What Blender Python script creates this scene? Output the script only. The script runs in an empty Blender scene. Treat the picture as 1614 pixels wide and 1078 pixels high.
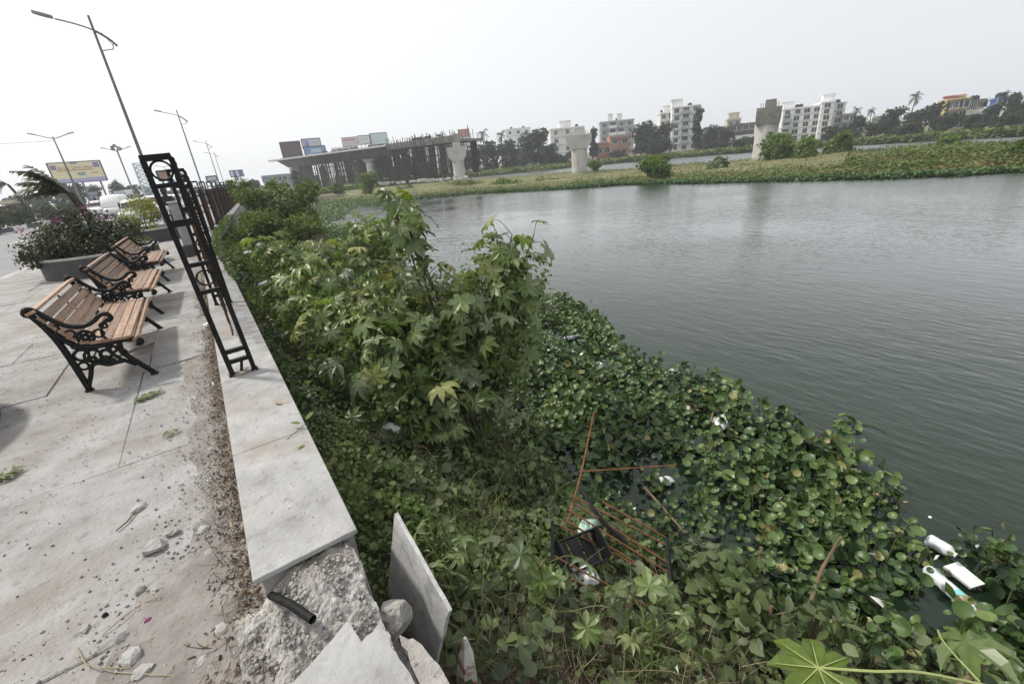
import bpy, bmesh, math, random
import numpy as np
from mathutils import Vector, Matrix, Euler, noise as mnoise
random.seed(11); RNG = np.random.default_rng(11)
R = math.radians; PI = math.pi
SC = bpy.context.scene
COL = SC.collection

# ------------------------------------------------------------------ camera
HAZE = 0.0009
ZC = 1.62
CAMM = np.array([[0.81689748, -0.28681892, 0.50041324],
                 [-0.57012199, -0.27005800, 0.77590566],
                 [-0.08740383, -0.91913197, -0.38413147]])   # rows: world axes in lens axes (right, down, forward)
cd = bpy.data.cameras.new('camera'); cam = bpy.data.objects.new('camera', cd); COL.objects.link(cam)
cd.sensor_width = 36; cd.lens = 36 * 690 / 1614; cd.clip_start = 0.05; cd.clip_end = 6000
r_, d_, f_ = CAMM[:, 0], CAMM[:, 1], CAMM[:, 2]
cam.matrix_world = Matrix(((r_[0], -d_[0], -f_[0], 0), (r_[1], -d_[1], -f_[1], 0), (r_[2], -d_[2], -f_[2], ZC), (0, 0, 0, 1)))
SC.camera = cam

# ------------------------------------------------------------------ sky and sun
SUN_EL, SUN_AZ = R(52), R(-38)          # azimuth from +Y towards +X
sdir = Vector((math.sin(SUN_AZ) * math.cos(SUN_EL), math.cos(SUN_AZ) * math.cos(SUN_EL), math.sin(SUN_EL)))
world = bpy.data.worlds.new('World'); SC.world = world; world.use_nodes = True
nt = world.node_tree; nt.nodes.clear()
sky = nt.nodes.new('ShaderNodeTexSky'); sky.sky_type = 'NISHITA'; sky.sun_disc = False
sky.sun_elevation = SUN_EL; sky.sun_rotation = SUN_AZ; sky.dust_density = 4.0; sky.air_density = 1.5
tc = nt.nodes.new('ShaderNodeTexCoord')
dot = nt.nodes.new('ShaderNodeVectorMath'); dot.operation = 'DOT_PRODUCT'; dot.inputs[1].default_value = sdir
nt.links.new(tc.outputs['Generated'], dot.inputs[0])
mr = nt.nodes.new('ShaderNodeMapRange'); mr.interpolation_type = 'SMOOTHSTEP'
mr.inputs['From Min'].default_value = -0.2; mr.inputs['From Max'].default_value = 1.0
nt.links.new(dot.outputs['Value'], mr.inputs['Value'])
ns = nt.nodes.new('ShaderNodeTexNoise'); ns.inputs['Scale'].default_value = 2.2; ns.inputs['Detail'].default_value = 3
nt.links.new(tc.outputs['Generated'], ns.inputs['Vector'])
na = nt.nodes.new('ShaderNodeMath'); na.operation = 'MULTIPLY_ADD'; na.inputs[1].default_value = 0.10; na.inputs[2].default_value = -0.05
nt.links.new(ns.outputs['Fac'], na.inputs[0])
nb = nt.nodes.new('ShaderNodeMath'); nb.operation = 'ADD'
nt.links.new(mr.outputs['Result'], nb.inputs[0]); nt.links.new(na.outputs[0], nb.inputs[1])
ov = nt.nodes.new('ShaderNodeMix'); ov.data_type = 'RGBA'
ov.inputs[6].default_value = (9.0, 9.35, 9.8, 1); ov.inputs[7].default_value = (12.4, 12.45, 12.5, 1)   # overcast, at strength 0.1
nt.links.new(nb.outputs[0], ov.inputs[0])
mx = nt.nodes.new('ShaderNodeMix'); mx.data_type = 'RGBA'; mx.inputs[0].default_value = 0.9
nt.links.new(sky.outputs[0], mx.inputs[6]); nt.links.new(ov.outputs[2], mx.inputs[7])
bg = nt.nodes.new('ShaderNodeBackground'); bg.inputs['Strength'].default_value = 0.1
nt.links.new(mx.outputs[2], bg.inputs['Color'])
wo = nt.nodes.new('ShaderNodeOutputWorld'); nt.links.new(bg.outputs[0], wo.inputs['Surface'])

sl = bpy.data.lights.new('sun', 'SUN'); sl.energy = 3.6; sl.angle = R(5); sl.color = (1, 0.95, 0.87)
so = bpy.data.objects.new('sun', sl); COL.objects.link(so)
so.rotation_euler = sdir.to_track_quat('Z', 'Y').to_euler(); so.location = (0, 0, 60)

SC.view_settings.view_transform = 'Standard'
try: SC.view_settings.look = 'None'
except Exception: pass
SC.view_settings.exposure = 0.0; SC.view_settings.gamma = 1.0; SC.view_settings.use_curve_mapping = False
SC.render.engine = 'CYCLES'
SC.cycles.use_denoising = True
SC.cycles.max_bounces = 6; SC.cycles.diffuse_bounces = 3; SC.cycles.glossy_bounces = 3
SC.cycles.transmission_bounces = 4; SC.cycles.transparent_max_bounces = 8; SC.cycles.volume_bounces = 0

# ------------------------------------------------------------------ measuring the photograph: pixel -> world point
def ray(px, py): return CAMM @ np.array([px - 807.0, py - 539.0, 690.0])
def P(px, py, z):
    r = ray(px, py); t = (z - ZC) / r[2]; return Vector((r[0] * t, r[1] * t, z))
def PY(px, py, y):
    r = ray(px, py); t = y / r[1]; return Vector((r[0] * t, y, ZC + r[2] * t))
def PX(px, py, x):
    r = ray(px, py); t = x / r[0]; return Vector((x, r[1] * t, ZC + r[2] * t))
def PD(px, py, d):
    r = ray(px, py); t = d / math.hypot(r[0], r[1]); return Vector((r[0] * t, r[1] * t, ZC + r[2] * t))
def C(y):      # the promenade bends gently to the right
    if y < 12: return 0.0
    if y < 20: return 0.105 * (y - 12) ** 2 / 16
    return 0.42 + 0.105 * (y - 20)
def Cs(y): return 0.0 if y < 12 else (0.105 * (y - 12) / 8 if y < 20 else 0.105)
def vn(x, y, z=0.0): return mnoise.noise(Vector((x, y, z)))

# ------------------------------------------------------------------ mesh helpers
class MB:
    def __init__(s): s.v = []; s.f = []; s.t = None
    def add(s, vs, fs):
        n = len(s.v); s.v.extend([tuple(v) for v in vs]); s.f.extend([tuple(i + n for i in f) for f in fs]); return s
    def box(s, c, d, rot=None, taper=1.0):
        x, y, z = d[0] / 2, d[1] / 2, d[2] / 2
        vs = [Vector(p) for p in ((-x, -y, -z), (x, -y, -z), (x, y, -z), (-x, y, -z), (-x * taper, -y * taper, z), (x * taper, -y * taper, z), (x * taper, y * taper, z), (-x * taper, y * taper, z))]
        if rot is not None:
            m = rot if isinstance(rot, Matrix) else Euler(rot).to_matrix(); vs = [m @ v for v in vs]
        c = Vector(c)
        return s.add([v + c for v in vs], [(0, 3, 2, 1), (4, 5, 6, 7), (0, 1, 5, 4), (1, 2, 6, 5), (2, 3, 7, 6), (3, 0, 4, 7)])
    def cbox(s, c, d, b, rot=None):          # box with chamfered vertical and top edges
        x, y, z = d[0] / 2, d[1] / 2, d[2] / 2
        def ring(dx, dy, zz): return [(-dx + b, -dy, zz), (dx - b, -dy, zz), (dx, -dy + b, zz), (dx, dy - b, zz), (dx - b, dy, zz), (-dx + b, dy, zz), (-dx, dy - b, zz), (-dx, -dy + b, zz)]
        vs = ring(x, y, -z) + ring(x, y, z - b) + ring(x - b, y - b, z)
        fs = [tuple(range(7, -1, -1)), tuple(range(16, 24))]
        for k in range(2):
            for i in range(8): j = (i + 1) % 8; fs.append((k * 8 + i, k * 8 + j, k * 8 + 8 + j, k * 8 + 8 + i))
        vs = [Vector(v) for v in vs]
        if rot is not None:
            m = rot if isinstance(rot, Matrix) else Euler(rot).to_matrix(); vs = [m @ v for v in vs]
        c = Vector(c); return s.add([v + c for v in vs], fs)
    def tube(s, pts, r, n=8, cap=True, closed=False, flat=None):
        pts = [Vector(p) for p in pts]; m = len(pts)
        rs = r if isinstance(r, (list, tuple)) else [r] * m
        vs = []; prev = None
        for i, p in enumerate(pts):
            a = pts[(i - 1) % m] if (closed or i > 0) else p; b = pts[(i + 1) % m] if (closed or i < m - 1) else p
            t = (b - a)
            t = t.normalized() if t.length > 1e-9 else Vector((0, 0, 1))
            if prev is None:
                u = t.orthogonal().normalized()
                if flat is not None:
                    u = Vector(flat) - t * t.dot(Vector(flat)); u.normalize()
            else:
                u = prev - t * prev.dot(t); u.normalize()
            prev = u; w = t.cross(u)
            for k in range(n):
                a_ = 2 * PI * (k + (0.5 if n == 4 else 0)) / n
                vs.append(p + (u * math.cos(a_) + w * math.sin(a_)) * rs[i])
        fs = []
        for i in range(m if closed else m - 1):
            i2 = (i + 1) % m
            for k in range(n): fs.append((i * n + k, i * n + (k + 1) % n, i2 * n + (k + 1) % n, i2 * n + k))
        if cap and not closed: fs.append(tuple(range(n - 1, -1, -1))); fs.append(tuple((m - 1) * n + k for k in range(n)))
        return s.add(vs, fs)
    def lathe(s, prof, n=16, c=(0, 0, 0), cap=True):
        c = Vector(c); vs = []
        for (r, z) in prof:
            for k in range(n): vs.append(c + Vector((r * math.cos(2 * PI * k / n), r * math.sin(2 * PI * k / n), z)))
        fs = []
        for i in range(len(prof) - 1):
            for k in range(n): fs.append((i * n + k, i * n + (k + 1) % n, (i + 1) * n + (k + 1) % n, (i + 1) * n + k))
        if cap:
            fs.append(tuple(range(n - 1, -1, -1))); fs.append(tuple((len(prof) - 1) * n + k for k in range(n)))
        return s.add(vs, fs)
    def prism(s, poly, z0, z1, m=None):      # polygon in XY extruded in Z, then transformed by matrix m
        n = len(poly); vs = [Vector((p[0], p[1], z0)) for p in poly] + [Vector((p[0], p[1], z1)) for p in poly]
        if m is not None: vs = [m @ v for v in vs]
        return s.add(vs, [tuple(range(n - 1, -1, -1)), tuple(range(n, 2 * n))] + [(i, (i + 1) % n, n + (i + 1) % n, n + i) for i in range(n)])
    def ball(s, c, r, n=8, m=5, sc=(1, 1, 1), jit=0.0, seed=0):
        c = Vector(c); vs = [c + Vector((0, 0, -r * sc[2]))]
        rr = random.Random(seed)
        for i in range(1, m):
            a = -PI / 2 + PI * i / m
            for k in range(n):
                q = r * (1 + rr.uniform(-jit, jit))
                vs.append(c + Vector((q * math.cos(a) * math.cos(2 * PI * k / n) * sc[0], q * math.cos(a) * math.sin(2 * PI * k / n) * sc[1], q * math.sin(a) * sc[2])))
        vs.append(c + Vector((0, 0, r * sc[2]))); fs = []
        for k in range(n): fs.append((0, 1 + (k + 1) % n, 1 + k))
        for i in range(m - 2):
            for k in range(n): fs.append((1 + i * n + k, 1 + i * n + (k + 1) % n, 1 + (i + 1) * n + (k + 1) % n, 1 + (i + 1) * n + k))
        L = len(vs) - 1
        for k in range(n): fs.append((L, 1 + (m - 2) * n + k, 1 + (m - 2) * n + (k + 1) % n))
        return s.add(vs, fs)
    def mesh(s, name, mat, smooth=False):
        me = bpy.data.meshes.new(name); me.from_pydata(s.v, [], s.f)
        if s.t is not None:
            at = me.attributes.new('tint', 'FLOAT', 'POINT'); at.data.foreach_set('value', np.array(s.t, dtype=np.float32))
        for m in (mat if isinstance(mat, (list, tuple)) else [mat]): me.materials.append(m)
        if smooth:
            me.polygons.foreach_set('use_smooth', [True] * len(me.polygons))
        me.update(); return me
    def build(s, name, mat, parent=None, loc=None, rot=None, smooth=False):
        return obj(name, s.mesh(name, mat, smooth), parent, loc, rot)

def obj(name, me, parent=None, loc=None, rot=None, scale=None):
    o = bpy.data.objects.new(name, me); COL.objects.link(o)
    if parent is not None: o.parent = parent
    if loc is not None: o.location = loc
    if rot is not None: o.rotation_euler = rot
    if scale is not None: o.scale = scale if not isinstance(scale, (int, float)) else (scale,) * 3
    return o
def tag(o, label, cat, group=None, kind=None):
    o['label'] = label; o['category'] = cat
    if group: o['group'] = group
    if kind: o['kind'] = kind
    return o
def struct(o): o['kind'] = 'structure'; return o
def stuff(o): o['kind'] = 'stuff'; return o
def thing(name, label, cat, loc=(0, 0, 0), rot=(0, 0, 0), group=None):
    o = bpy.data.objects.new(name, None); COL.objects.link(o); o.empty_display_size = 0.2
    o.location = loc; o.rotation_euler = rot if not isinstance(rot, (int, float)) else (0, 0, rot)
    return tag(o, label, cat, group)
def copy_tree(o, parent=None, depth=0):
    c = o.copy(); COL.objects.link(c)
    if parent is not None: c.parent = parent
    for ch in list(o.children): copy_tree(ch, c, depth + 1)
    return c

# mass of copies of small templates (leaves, blades, chips) joined in one mesh by numpy
def mass_mesh(name, temps, mats4, tints, mat, smooth=False):
    """temps: list of (verts Nx3, faces list of triples/quads); mats4: list of lists of 4x4 arrays per template; tints: likewise"""
    V = []; F = []; T = []; base = 0; loops = []; starts = []; tot = []; ls = 0
    for (tv, tf), M4, tt in zip(temps, mats4, tints):
        if len(M4) == 0: continue
        M4 = np.asarray(M4); tv = np.asarray(tv, float)
        hv = np.concatenate([tv, np.ones((len(tv), 1))], 1)
        vv = np.einsum('nij,vj->nvi', M4, hv)[:, :, :3]
        n, k = len(M4), len(tv)
        V.append(vv.reshape(-1, 3)); T.append(np.repeat(np.asarray(tt, float), k))
        off = base + np.arange(n) * k
        for f in [tf]:
            lens = np.array([len(q) for q in f]); flat = np.concatenate([np.asarray(q) for q in f])
            L = (off[:, None] + flat[None, :]).reshape(-1)
            loops.append(L); tl = np.tile(lens, n); tot.append(tl)
        base += n * k
    V = np.concatenate(V); T = np.concatenate(T); L = np.concatenate(loops); tot = np.concatenate(tot)
    st = np.concatenate([[0], np.cumsum(tot)[:-1]])
    me = bpy.data.meshes.new(name)
    me.vertices.add(len(V)); me.vertices.foreach_set('co', V.astype(np.float32).ravel())
    me.loops.add(len(L)); me.loops.foreach_set('vertex_index', L.astype(np.int32))
    me.polygons.add(len(tot)); me.polygons.foreach_set('loop_start', st.astype(np.int32))
    me.update(calc_edges=True)
    at = me.attributes.new('tint', 'FLOAT', 'POINT'); at.data.foreach_set('value', T.astype(np.float32))
    me.materials.append(mat)
    if smooth: me.polygons.foreach_set('use_smooth', [True] * len(me.polygons))
    me.validate(); return me
def xf(loc, rot, sc=1.0, sc3=None):
    m = Matrix.Translation(Vector(loc)) @ Euler(rot).to_matrix().to_4x4()
    if sc3 is not None: m = m @ Matrix.Diagonal((sc3[0], sc3[1], sc3[2], 1))
    else: m = m @ Matrix.Scale(sc, 4)
    return np.array(m)
def xdir(loc, nrm, spin, sc=1.0):           # leaf plane normal along nrm
    q = Vector(nrm).normalized().to_track_quat('Z', 'Y').to_matrix().to_4x4()
    return np.array(Matrix.Translation(Vector(loc)) @ q @ Matrix.Rotation(spin, 4, 'Z') @ Matrix.Scale(sc, 4))

# ------------------------------------------------------------------ materials
def newmat(name):
    m = bpy.data.materials.new(name); m.use_nodes = True; n = m.node_tree
    return m, n, n.nodes['Principled BSDF']
def pm(name, cols, scale=3.0, detail=6, rough=0.8, bump=0.0, bscale=None, stain=None, stain_scale=1.0, stain_rng=(0.5, 0.68), spec=0.3, metal=0.0, coord='pos', rrng=None, speck=None, speck_scale=60, speck_t=0.7, dist=0.0, stain2=None):
    m, n, b = newmat(name); N = n.nodes; L = n.links
    if coord == 'pos': src = N.new('ShaderNodeNewGeometry').outputs['Position']
    else: src = N.new('ShaderNodeTexCoord').outputs['Object']
    t = N.new('ShaderNodeTexNoise'); t.inputs['Scale'].default_value = scale; t.inputs['Detail'].default_value = detail; t.inputs['Roughness'].default_value = 0.62
    t.inputs['Distortion'].default_value = dist
    L.new(src, t.inputs['Vector'])
    rp = N.new('ShaderNodeValToRGB'); e = rp.color_ramp.elements
    k = len(cols)
    while len(e) < k: e.new(0.5)
    for i, c in enumerate(cols):
        e[i].position = 0.3 + 0.4 * i / max(1, k - 1); e[i].color = (*c, 1)
    L.new(t.outputs['Fac'], rp.inputs['Fac']); out = rp.outputs['Color']
    def over(out, scale_, lo, hi, col, det=8):
        t2 = N.new('ShaderNodeTexNoise'); t2.inputs['Scale'].default_value = scale_; t2.inputs['Detail'].default_value = det; t2.inputs['Roughness'].default_value = 0.65
        L.new(src, t2.inputs['Vector'])
        q = N.new('ShaderNodeMapRange'); q.inputs['From Min'].default_value = lo; q.inputs['From Max'].default_value = hi; L.new(t2.outputs['Fac'], q.inputs['Value'])
        x = N.new('ShaderNodeMix'); x.data_type = 'RGBA'; L.new(q.outputs['Result'], x.inputs[0]); L.new(out, x.inputs[6]); x.inputs[7].default_value = (*col, 1)
        return x.outputs[2]
    if stain: out = over(out, stain_scale, stain_rng[0], stain_rng[1], stain)
    if stain2: out = over(out, stain2[3], stain2[4], stain2[5], stain2[:3])
    if speck: out = over(out, speck_scale, speck_t, speck_t + 0.06, speck, 3)
    L.new(out, b.inputs['Base Color'])
    b.inputs['Roughness'].default_value = rough; b.inputs['Metallic'].default_value = metal
    b.inputs['Specular IOR Level'].default_value = spec
    if rrng:
        q = N.new('ShaderNodeMapRange'); q.inputs['To Min'].default_value = rrng[0]; q.inputs['To Max'].default_value = rrng[1]; L.new(t.outputs['Fac'], q.inputs['Value']); L.new(q.outputs['Result'], b.inputs['Roughness'])
    if bump:
        t3 = N.new('ShaderNodeTexNoise'); t3.inputs['Scale'].default_value = bscale or scale * 6; t3.inputs['Detail'].default_value = 8; L.new(src, t3.inputs['Vector'])
        bp = N.new('ShaderNodeBump'); bp.inputs['Strength'].default_value = 0.8; bp.inputs['Distance'].default_value = bump; L.new(t3.outputs['Fac'], bp.inputs['Height']); L.new(bp.outputs['Normal'], b.inputs['Normal'])
    return m
def leafmat(name, cols, rough=0.5, trans=0.35, dust=None, spec=0.35, tcol=None):
    """cols along the per-leaf tint 0..1"""
    m, n, b = newmat(name); N = n.nodes; L = n.links
    a = N.new('ShaderNodeAttribute'); a.attribute_name = 'tint'
    rp = N.new('ShaderNodeValToRGB'); e = rp.color_ramp.elements
    while len(e) < len(cols): e.new(0.5)
    for i, c in enumerate(cols): e[i].position = i / (len(cols) - 1); e[i].color = (*c, 1)
    L.new(a.outputs['Fac'], rp.inputs['Fac'])
    out = rp.outputs['Color']
    g = N.new('ShaderNodeNewGeometry')
    t = N.new('ShaderNodeTexNoise'); t.inputs['Scale'].default_value = 25; t.inputs['Detail'].default_value = 4; L.new(g.outputs['Position'], t.inputs['Vector'])
    h = N.new('ShaderNodeHueSaturation'); q = N.new('ShaderNodeMapRange'); q.inputs['To Min'].default_value = 0.65; q.inputs['To Max'].default_value = 1.35
    L.new(t.outputs['Fac'], q.inputs['Value']); L.new(q.outputs['Result'], h.inputs['Value']); L.new(out, h.inputs['Color']); out = h.outputs['Color']
    if dust:
        t2 = N.new('ShaderNodeTexNoise'); t2.inputs['Scale'].default_value = 3.0; t2.inputs['Detail'].default_value = 5; L.new(g.outputs['Position'], t2.inputs['Vector'])
        q2 = N.new('ShaderNodeMapRange'); q2.inputs['From Min'].default_value = 0.4; q2.inputs['From Max'].default_value = 0.75; q2.inputs['To Max'].default_value = dust[3]; L.new(t2.outputs['Fac'], q2.inputs['Value'])
        x = N.new('ShaderNodeMix'); x.data_type = 'RGBA'; L.new(q2.outputs['Result'], x.inputs[0]); L.new(out, x.inputs[6]); x.inputs[7].default_value = (*dust[:3], 1); out = x.outputs[2]
    L.new(out, b.inputs['Base Color']); b.inputs['Roughness'].default_value = rough; b.inputs['Specular IOR Level'].default_value = spec
    if trans:
        tr = N.new('ShaderNodeBsdfTranslucent'); hs = N.new('ShaderNodeHueSaturation'); hs.inputs['Saturation'].default_value = 1.25; hs.inputs['Value'].default_value = 1.5
        L.new(out, hs.inputs['Color']); L.new(hs.outputs['Color'], tr.inputs['Color'])
        ms = N.new('ShaderNodeMixShader'); ms.inputs['Fac'].default_value = trans
        L.new(b.outputs[0], ms.inputs[1]); L.new(tr.outputs[0], ms.inputs[2]); L.new(ms.outputs[0], N['Material Output'].inputs['Surface'])
    return m

M = {}
M['slab'] = pm('stone_paving', [(0.215, 0.211, 0.206), (0.295, 0.291, 0.284), (0.36, 0.356, 0.35)], 3.2, 15, 0.85, 0.014, 42, stain=(0.225, 0.195, 0.172), stain_scale=1.5, stain_rng=(0.46, 0.7), stain2=(0.13, 0.12, 0.11, 11.0, 0.55, 0.78), speck=(0.12, 0.10, 0.09), speck_scale=38, speck_t=0.66)
M['cap'] = pm('stone_coping', [(0.24, 0.237, 0.232), (0.32, 0.317, 0.311), (0.38, 0.377, 0.371)], 4.0, 15, 0.75, 0.009, 48, stain=(0.25, 0.215, 0.185), stain_scale=1.9, stain_rng=(0.50, 0.76), stain2=(0.18, 0.172, 0.16, 13.0, 0.54, 0.78), speck=(0.12, 0.105, 0.09), speck_scale=36, speck_t=0.69)
M['dirt'] = pm('dusty_soil', [(0.15, 0.135, 0.122), (0.215, 0.198, 0.183), (0.28, 0.264, 0.248)], 6, 9, 0.95, 0.015, 30, speck=(0.16, 0.12, 0.09), speck_scale=45, speck_t=0.62)
M['rubble'] = pm('broken_concrete', [(0.19, 0.175, 0.16), (0.34, 0.32, 0.30), (0.62, 0.61, 0.59)], 6, 12, 0.95, 0.02, 45, stain=(0.20, 0.165, 0.135), stain_scale=3.0, speck=(0.13, 0.12, 0.11), speck_scale=30, speck_t=0.63)
M['stone_bit'] = pm('grey_rubble', [(0.22, 0.21, 0.20), (0.31, 0.30, 0.285), (0.40, 0.39, 0.375)], 12, 8, 0.9, 0.01, 60)
M['slabface'] = pm('weathered_marble', [(0.25, 0.26, 0.28), (0.50, 0.495, 0.485), (0.62, 0.61, 0.60)], 7, 10, 0.6, 0.004, 40, stain=(0.27, 0.29, 0.32), stain_scale=4, stain_rng=(0.5, 0.75), dist=1.2)
M['wallside'] = pm('wall_render', [(0.22, 0.215, 0.20), (0.32, 0.31, 0.29)], 4, 8, 0.9, 0.01, 30, stain=(0.13, 0.12, 0.10), stain_scale=1.5)
M['asphalt'] = pm('asphalt', [(0.18, 0.18, 0.187), (0.235, 0.235, 0.242)], 0.7, 9, 0.85, 0.004, 80, stain=(0.26, 0.25, 0.24), stain_scale=0.25)
M['kerb'] = pm('kerb_concrete', [(0.30, 0.29, 0.27), (0.42, 0.41, 0.39)], 3, 8, 0.9, 0.005, 40)
M['kerbwhite'] = pm('kerb_white_paint', [(0.62, 0.61, 0.59), (0.74, 0.73, 0.71)], 4, 6, 0.7)
M['kerbblack'] = pm('kerb_black_paint', [(0.05, 0.05, 0.05), (0.09, 0.09, 0.09)], 4, 6, 0.7)
M['iron'] = pm('black_iron', [(0.005, 0.005, 0.006), (0.008, 0.008, 0.009), (0.016, 0.014, 0.012)], 18, 7, 0.5, 0.0015, 90, spec=0.22, rrng=(0.4, 0.65))
M['rust'] = pm('rusted_iron', [(0.02, 0.012, 0.01), (0.065, 0.032, 0.021), (0.12, 0.06, 0.036)], 11, 9, 0.9, 0.003, 90, stain=(0.02, 0.015, 0.013), stain_scale=6, stain_rng=(0.48, 0.62))
M['rustrod'] = pm('rusty_rod', [(0.10, 0.04, 0.022), (0.19, 0.08, 0.045), (0.26, 0.13, 0.08)], 14, 8, 0.9, 0.002, 120)
M['granite'] = pm('grey_granite', [(0.05, 0.046, 0.046), (0.08, 0.074, 0.073)], 9, 8, 0.62, 0.002, 90, stain=(0.045, 0.04, 0.04), stain_scale=2.5)
M['graniterim'] = pm('granite_rim', [(0.30, 0.30, 0.285), (0.42, 0.415, 0.40)], 6, 8, 0.6, 0.002, 60)
M['soil'] = pm('bank_soil', [(0.035, 0.032, 0.022), (0.065, 0.055, 0.036), (0.10, 0.085, 0.06)], 4, 9, 0.98, 0.03, 18)
M['islandsoil'] = pm('island_ground', [(0.075, 0.095, 0.03), (0.13, 0.13, 0.055), (0.22, 0.20, 0.11)], 0.28, 9, 0.98, 0.05, 4, stain=(0.15, 0.11, 0.065), stain_scale=0.12, stain_rng=(0.5, 0.7))
M['land'] = pm('far_ground', [(0.06, 0.085, 0.03), (0.11, 0.12, 0.05), (0.16, 0.14, 0.08)], 0.09, 9, 0.98, 0.05, 2)
M['conc'] = pm('pier_concrete', [(0.42, 0.41, 0.39), (0.52, 0.51, 0.49)], 0.7, 8, 0.85, 0.01, 8, stain=(0.33, 0.32, 0.30), stain_scale=0.5)
M['concdark'] = pm('pier_cap_concrete', [(0.17, 0.165, 0.155), (0.26, 0.25, 0.235)], 0.9, 8, 0.9, 0.01, 8, stain=(0.13, 0.125, 0.115), stain_scale=1.4)
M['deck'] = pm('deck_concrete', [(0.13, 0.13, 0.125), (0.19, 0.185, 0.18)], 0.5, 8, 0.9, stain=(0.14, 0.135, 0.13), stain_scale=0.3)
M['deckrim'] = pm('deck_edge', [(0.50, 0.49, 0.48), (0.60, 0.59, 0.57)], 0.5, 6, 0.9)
M['scaf'] = pm('scaffold_steel', [(0.022, 0.021, 0.022), (0.045, 0.04, 0.037), (0.09, 0.066, 0.052)], 1.5, 6, 0.8)
M['net'] = pm('scaffold_net', [(0.04, 0.046, 0.047), (0.078, 0.085, 0.083)], 1.0, 6, 0.95, stain=(0.02, 0.022, 0.025), stain_scale=0.7)
M['poleg'] = pm('galvanised_pole', [(0.13, 0.135, 0.14), (0.19, 0.195, 0.20)], 3, 6, 0.55, metal=0.3)
M['lampgrey'] = pm('lamp_housing', [(0.16, 0.165, 0.17), (0.22, 0.225, 0.23)], 6, 4, 0.5)
M['bark'] = pm('tree_bark', [(0.05, 0.042, 0.032), (0.10, 0.085, 0.065)], 6, 8, 0.95, 0.02, 20)
M['palmtrunk'] = pm('palm_trunk', [(0.04, 0.03, 0.024), (0.085, 0.06, 0.046)], 12, 8, 0.95, 0.02, 30)
M['twig'] = pm('dry_twig', [(0.12, 0.085, 0.055), (0.21, 0.155, 0.10)], 16, 8, 0.9, 0.004, 60)
M['stem'] = pm('green_stem', [(0.07, 0.078, 0.032), (0.11, 0.12, 0.05)], 10, 6, 0.7)
M['palestalk'] = pm('pale_stalk', [(0.25, 0.29, 0.10), (0.33, 0.36, 0.15)], 10, 5, 0.5)
M['white'] = pm('white_plastic', [(0.62, 0.62, 0.61), (0.74, 0.74, 0.73)], 10, 6, 0.5, stain=(0.45, 0.42, 0.37), stain_scale=8, stain_rng=(0.55, 0.8))
M['bottle'] = pm('cloudy_bottle', [(0.50, 0.55, 0.57), (0.68, 0.71, 0.72)], 12, 5, 0.18, spec=0.6)
M['cyan'] = pm('cyan_label', [(0.12, 0.42, 0.42), (0.25, 0.55, 0.54)], 20, 4, 0.4)
M['orange'] = pm('orange_plastic', [(0.55, 0.13, 0.03), (0.65, 0.2, 0.06)], 12, 4, 0.45)
M['bag'] = pm('grey_plastic_sheet', [(0.30, 0.32, 0.35), (0.46, 0.48, 0.51)], 14, 7, 0.35, 0.01, 30, spec=0.6)
M['bagwhite'] = pm('white_plastic_bag', [(0.55, 0.56, 0.57), (0.72, 0.73, 0.73)], 14, 7, 0.4, 0.01, 30, spec=0.5)
M['baggreen'] = pm('green_plastic_bag', [(0.24, 0.40, 0.31), (0.42, 0.58, 0.48)], 14, 7, 0.4, 0.01, 30, spec=0.5)
M['blackp'] = pm('black_plastic', [(0.007, 0.007, 0.008), (0.016, 0.016, 0.018)], 12, 5, 0.5)
M['pipe'] = pm('black_conduit', [(0.006, 0.006, 0.007), (0.018, 0.017, 0.016)], 22, 7, 0.6, 0.001, 120, spec=0.15)
M['redpaint'] = pm('red_white_paint', [(0.62, 0.6, 0.58), (0.62, 0.6, 0.58), (0.33, 0.10, 0.045), (0.33, 0.10, 0.045)], 11, 3, 0.75)
M['dryleaf'] = leafmat('dry_leaves', [(0.05, 0.032, 0.024), (0.11, 0.075, 0.053), (0.20, 0.15, 0.11), (0.36, 0.30, 0.22)], 0.85, 0.1)
M['straw'] = leafmat('dry_straw', [(0.12, 0.095, 0.055), (0.24, 0.195, 0.12), (0.40, 0.35, 0.24)], 0.8, 0.15)
M['grass'] = leafmat('green_grass', [(0.045, 0.07, 0.018), (0.085, 0.12, 0.03), (0.15, 0.17, 0.055), (0.28, 0.25, 0.12)], 0.6, 0.3)
M['castor'] = leafmat('castor_leaf', [(0.05, 0.08, 0.026), (0.125, 0.18, 0.055), (0.17, 0.23, 0.07), (0.30, 0.29, 0.095)], 0.36, 0.34, dust=(0.30, 0.32, 0.25, 0.5), spec=0.5)
M['castorfresh'] = leafmat('castor_young_leaf', [(0.095, 0.15, 0.03), (0.13, 0.19, 0.036), (0.17, 0.23, 0.045)], 0.42, 0.45)
M['vine'] = leafmat('vine_leaf', [(0.02, 0.036, 0.011), (0.072, 0.115, 0.028), (0.112, 0.16, 0.038), (0.18, 0.205, 0.055)], 0.5, 0.3, dust=(0.11, 0.13, 0.08, 0.3))
M['weed'] = leafmat('broad_weed_leaf', [(0.018, 0.03, 0.012), (0.072, 0.104, 0.036), (0.112, 0.148, 0.052), (0.20, 0.20, 0.08)], 0.5, 0.25, dust=(0.17, 0.18, 0.13, 0.45))
M['hya'] = leafmat('water_hyacinth_leaf', [(0.016, 0.034, 0.012), (0.056, 0.1, 0.03), (0.085, 0.138, 0.04), (0.14, 0.19, 0.055), (0.24, 0.21, 0.085)], 0.4, 0.14, spec=0.42)
M['bush'] = leafmat('bush_leaf', [(0.05, 0.075, 0.02), (0.085, 0.12, 0.028), (0.13, 0.165, 0.04)], 0.6, 0.3)
M['bushbright'] = leafmat('bright_bush_leaf', [(0.055, 0.095, 0.016), (0.095, 0.15, 0.026), (0.14, 0.2, 0.038)], 0.6, 0.35)
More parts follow.
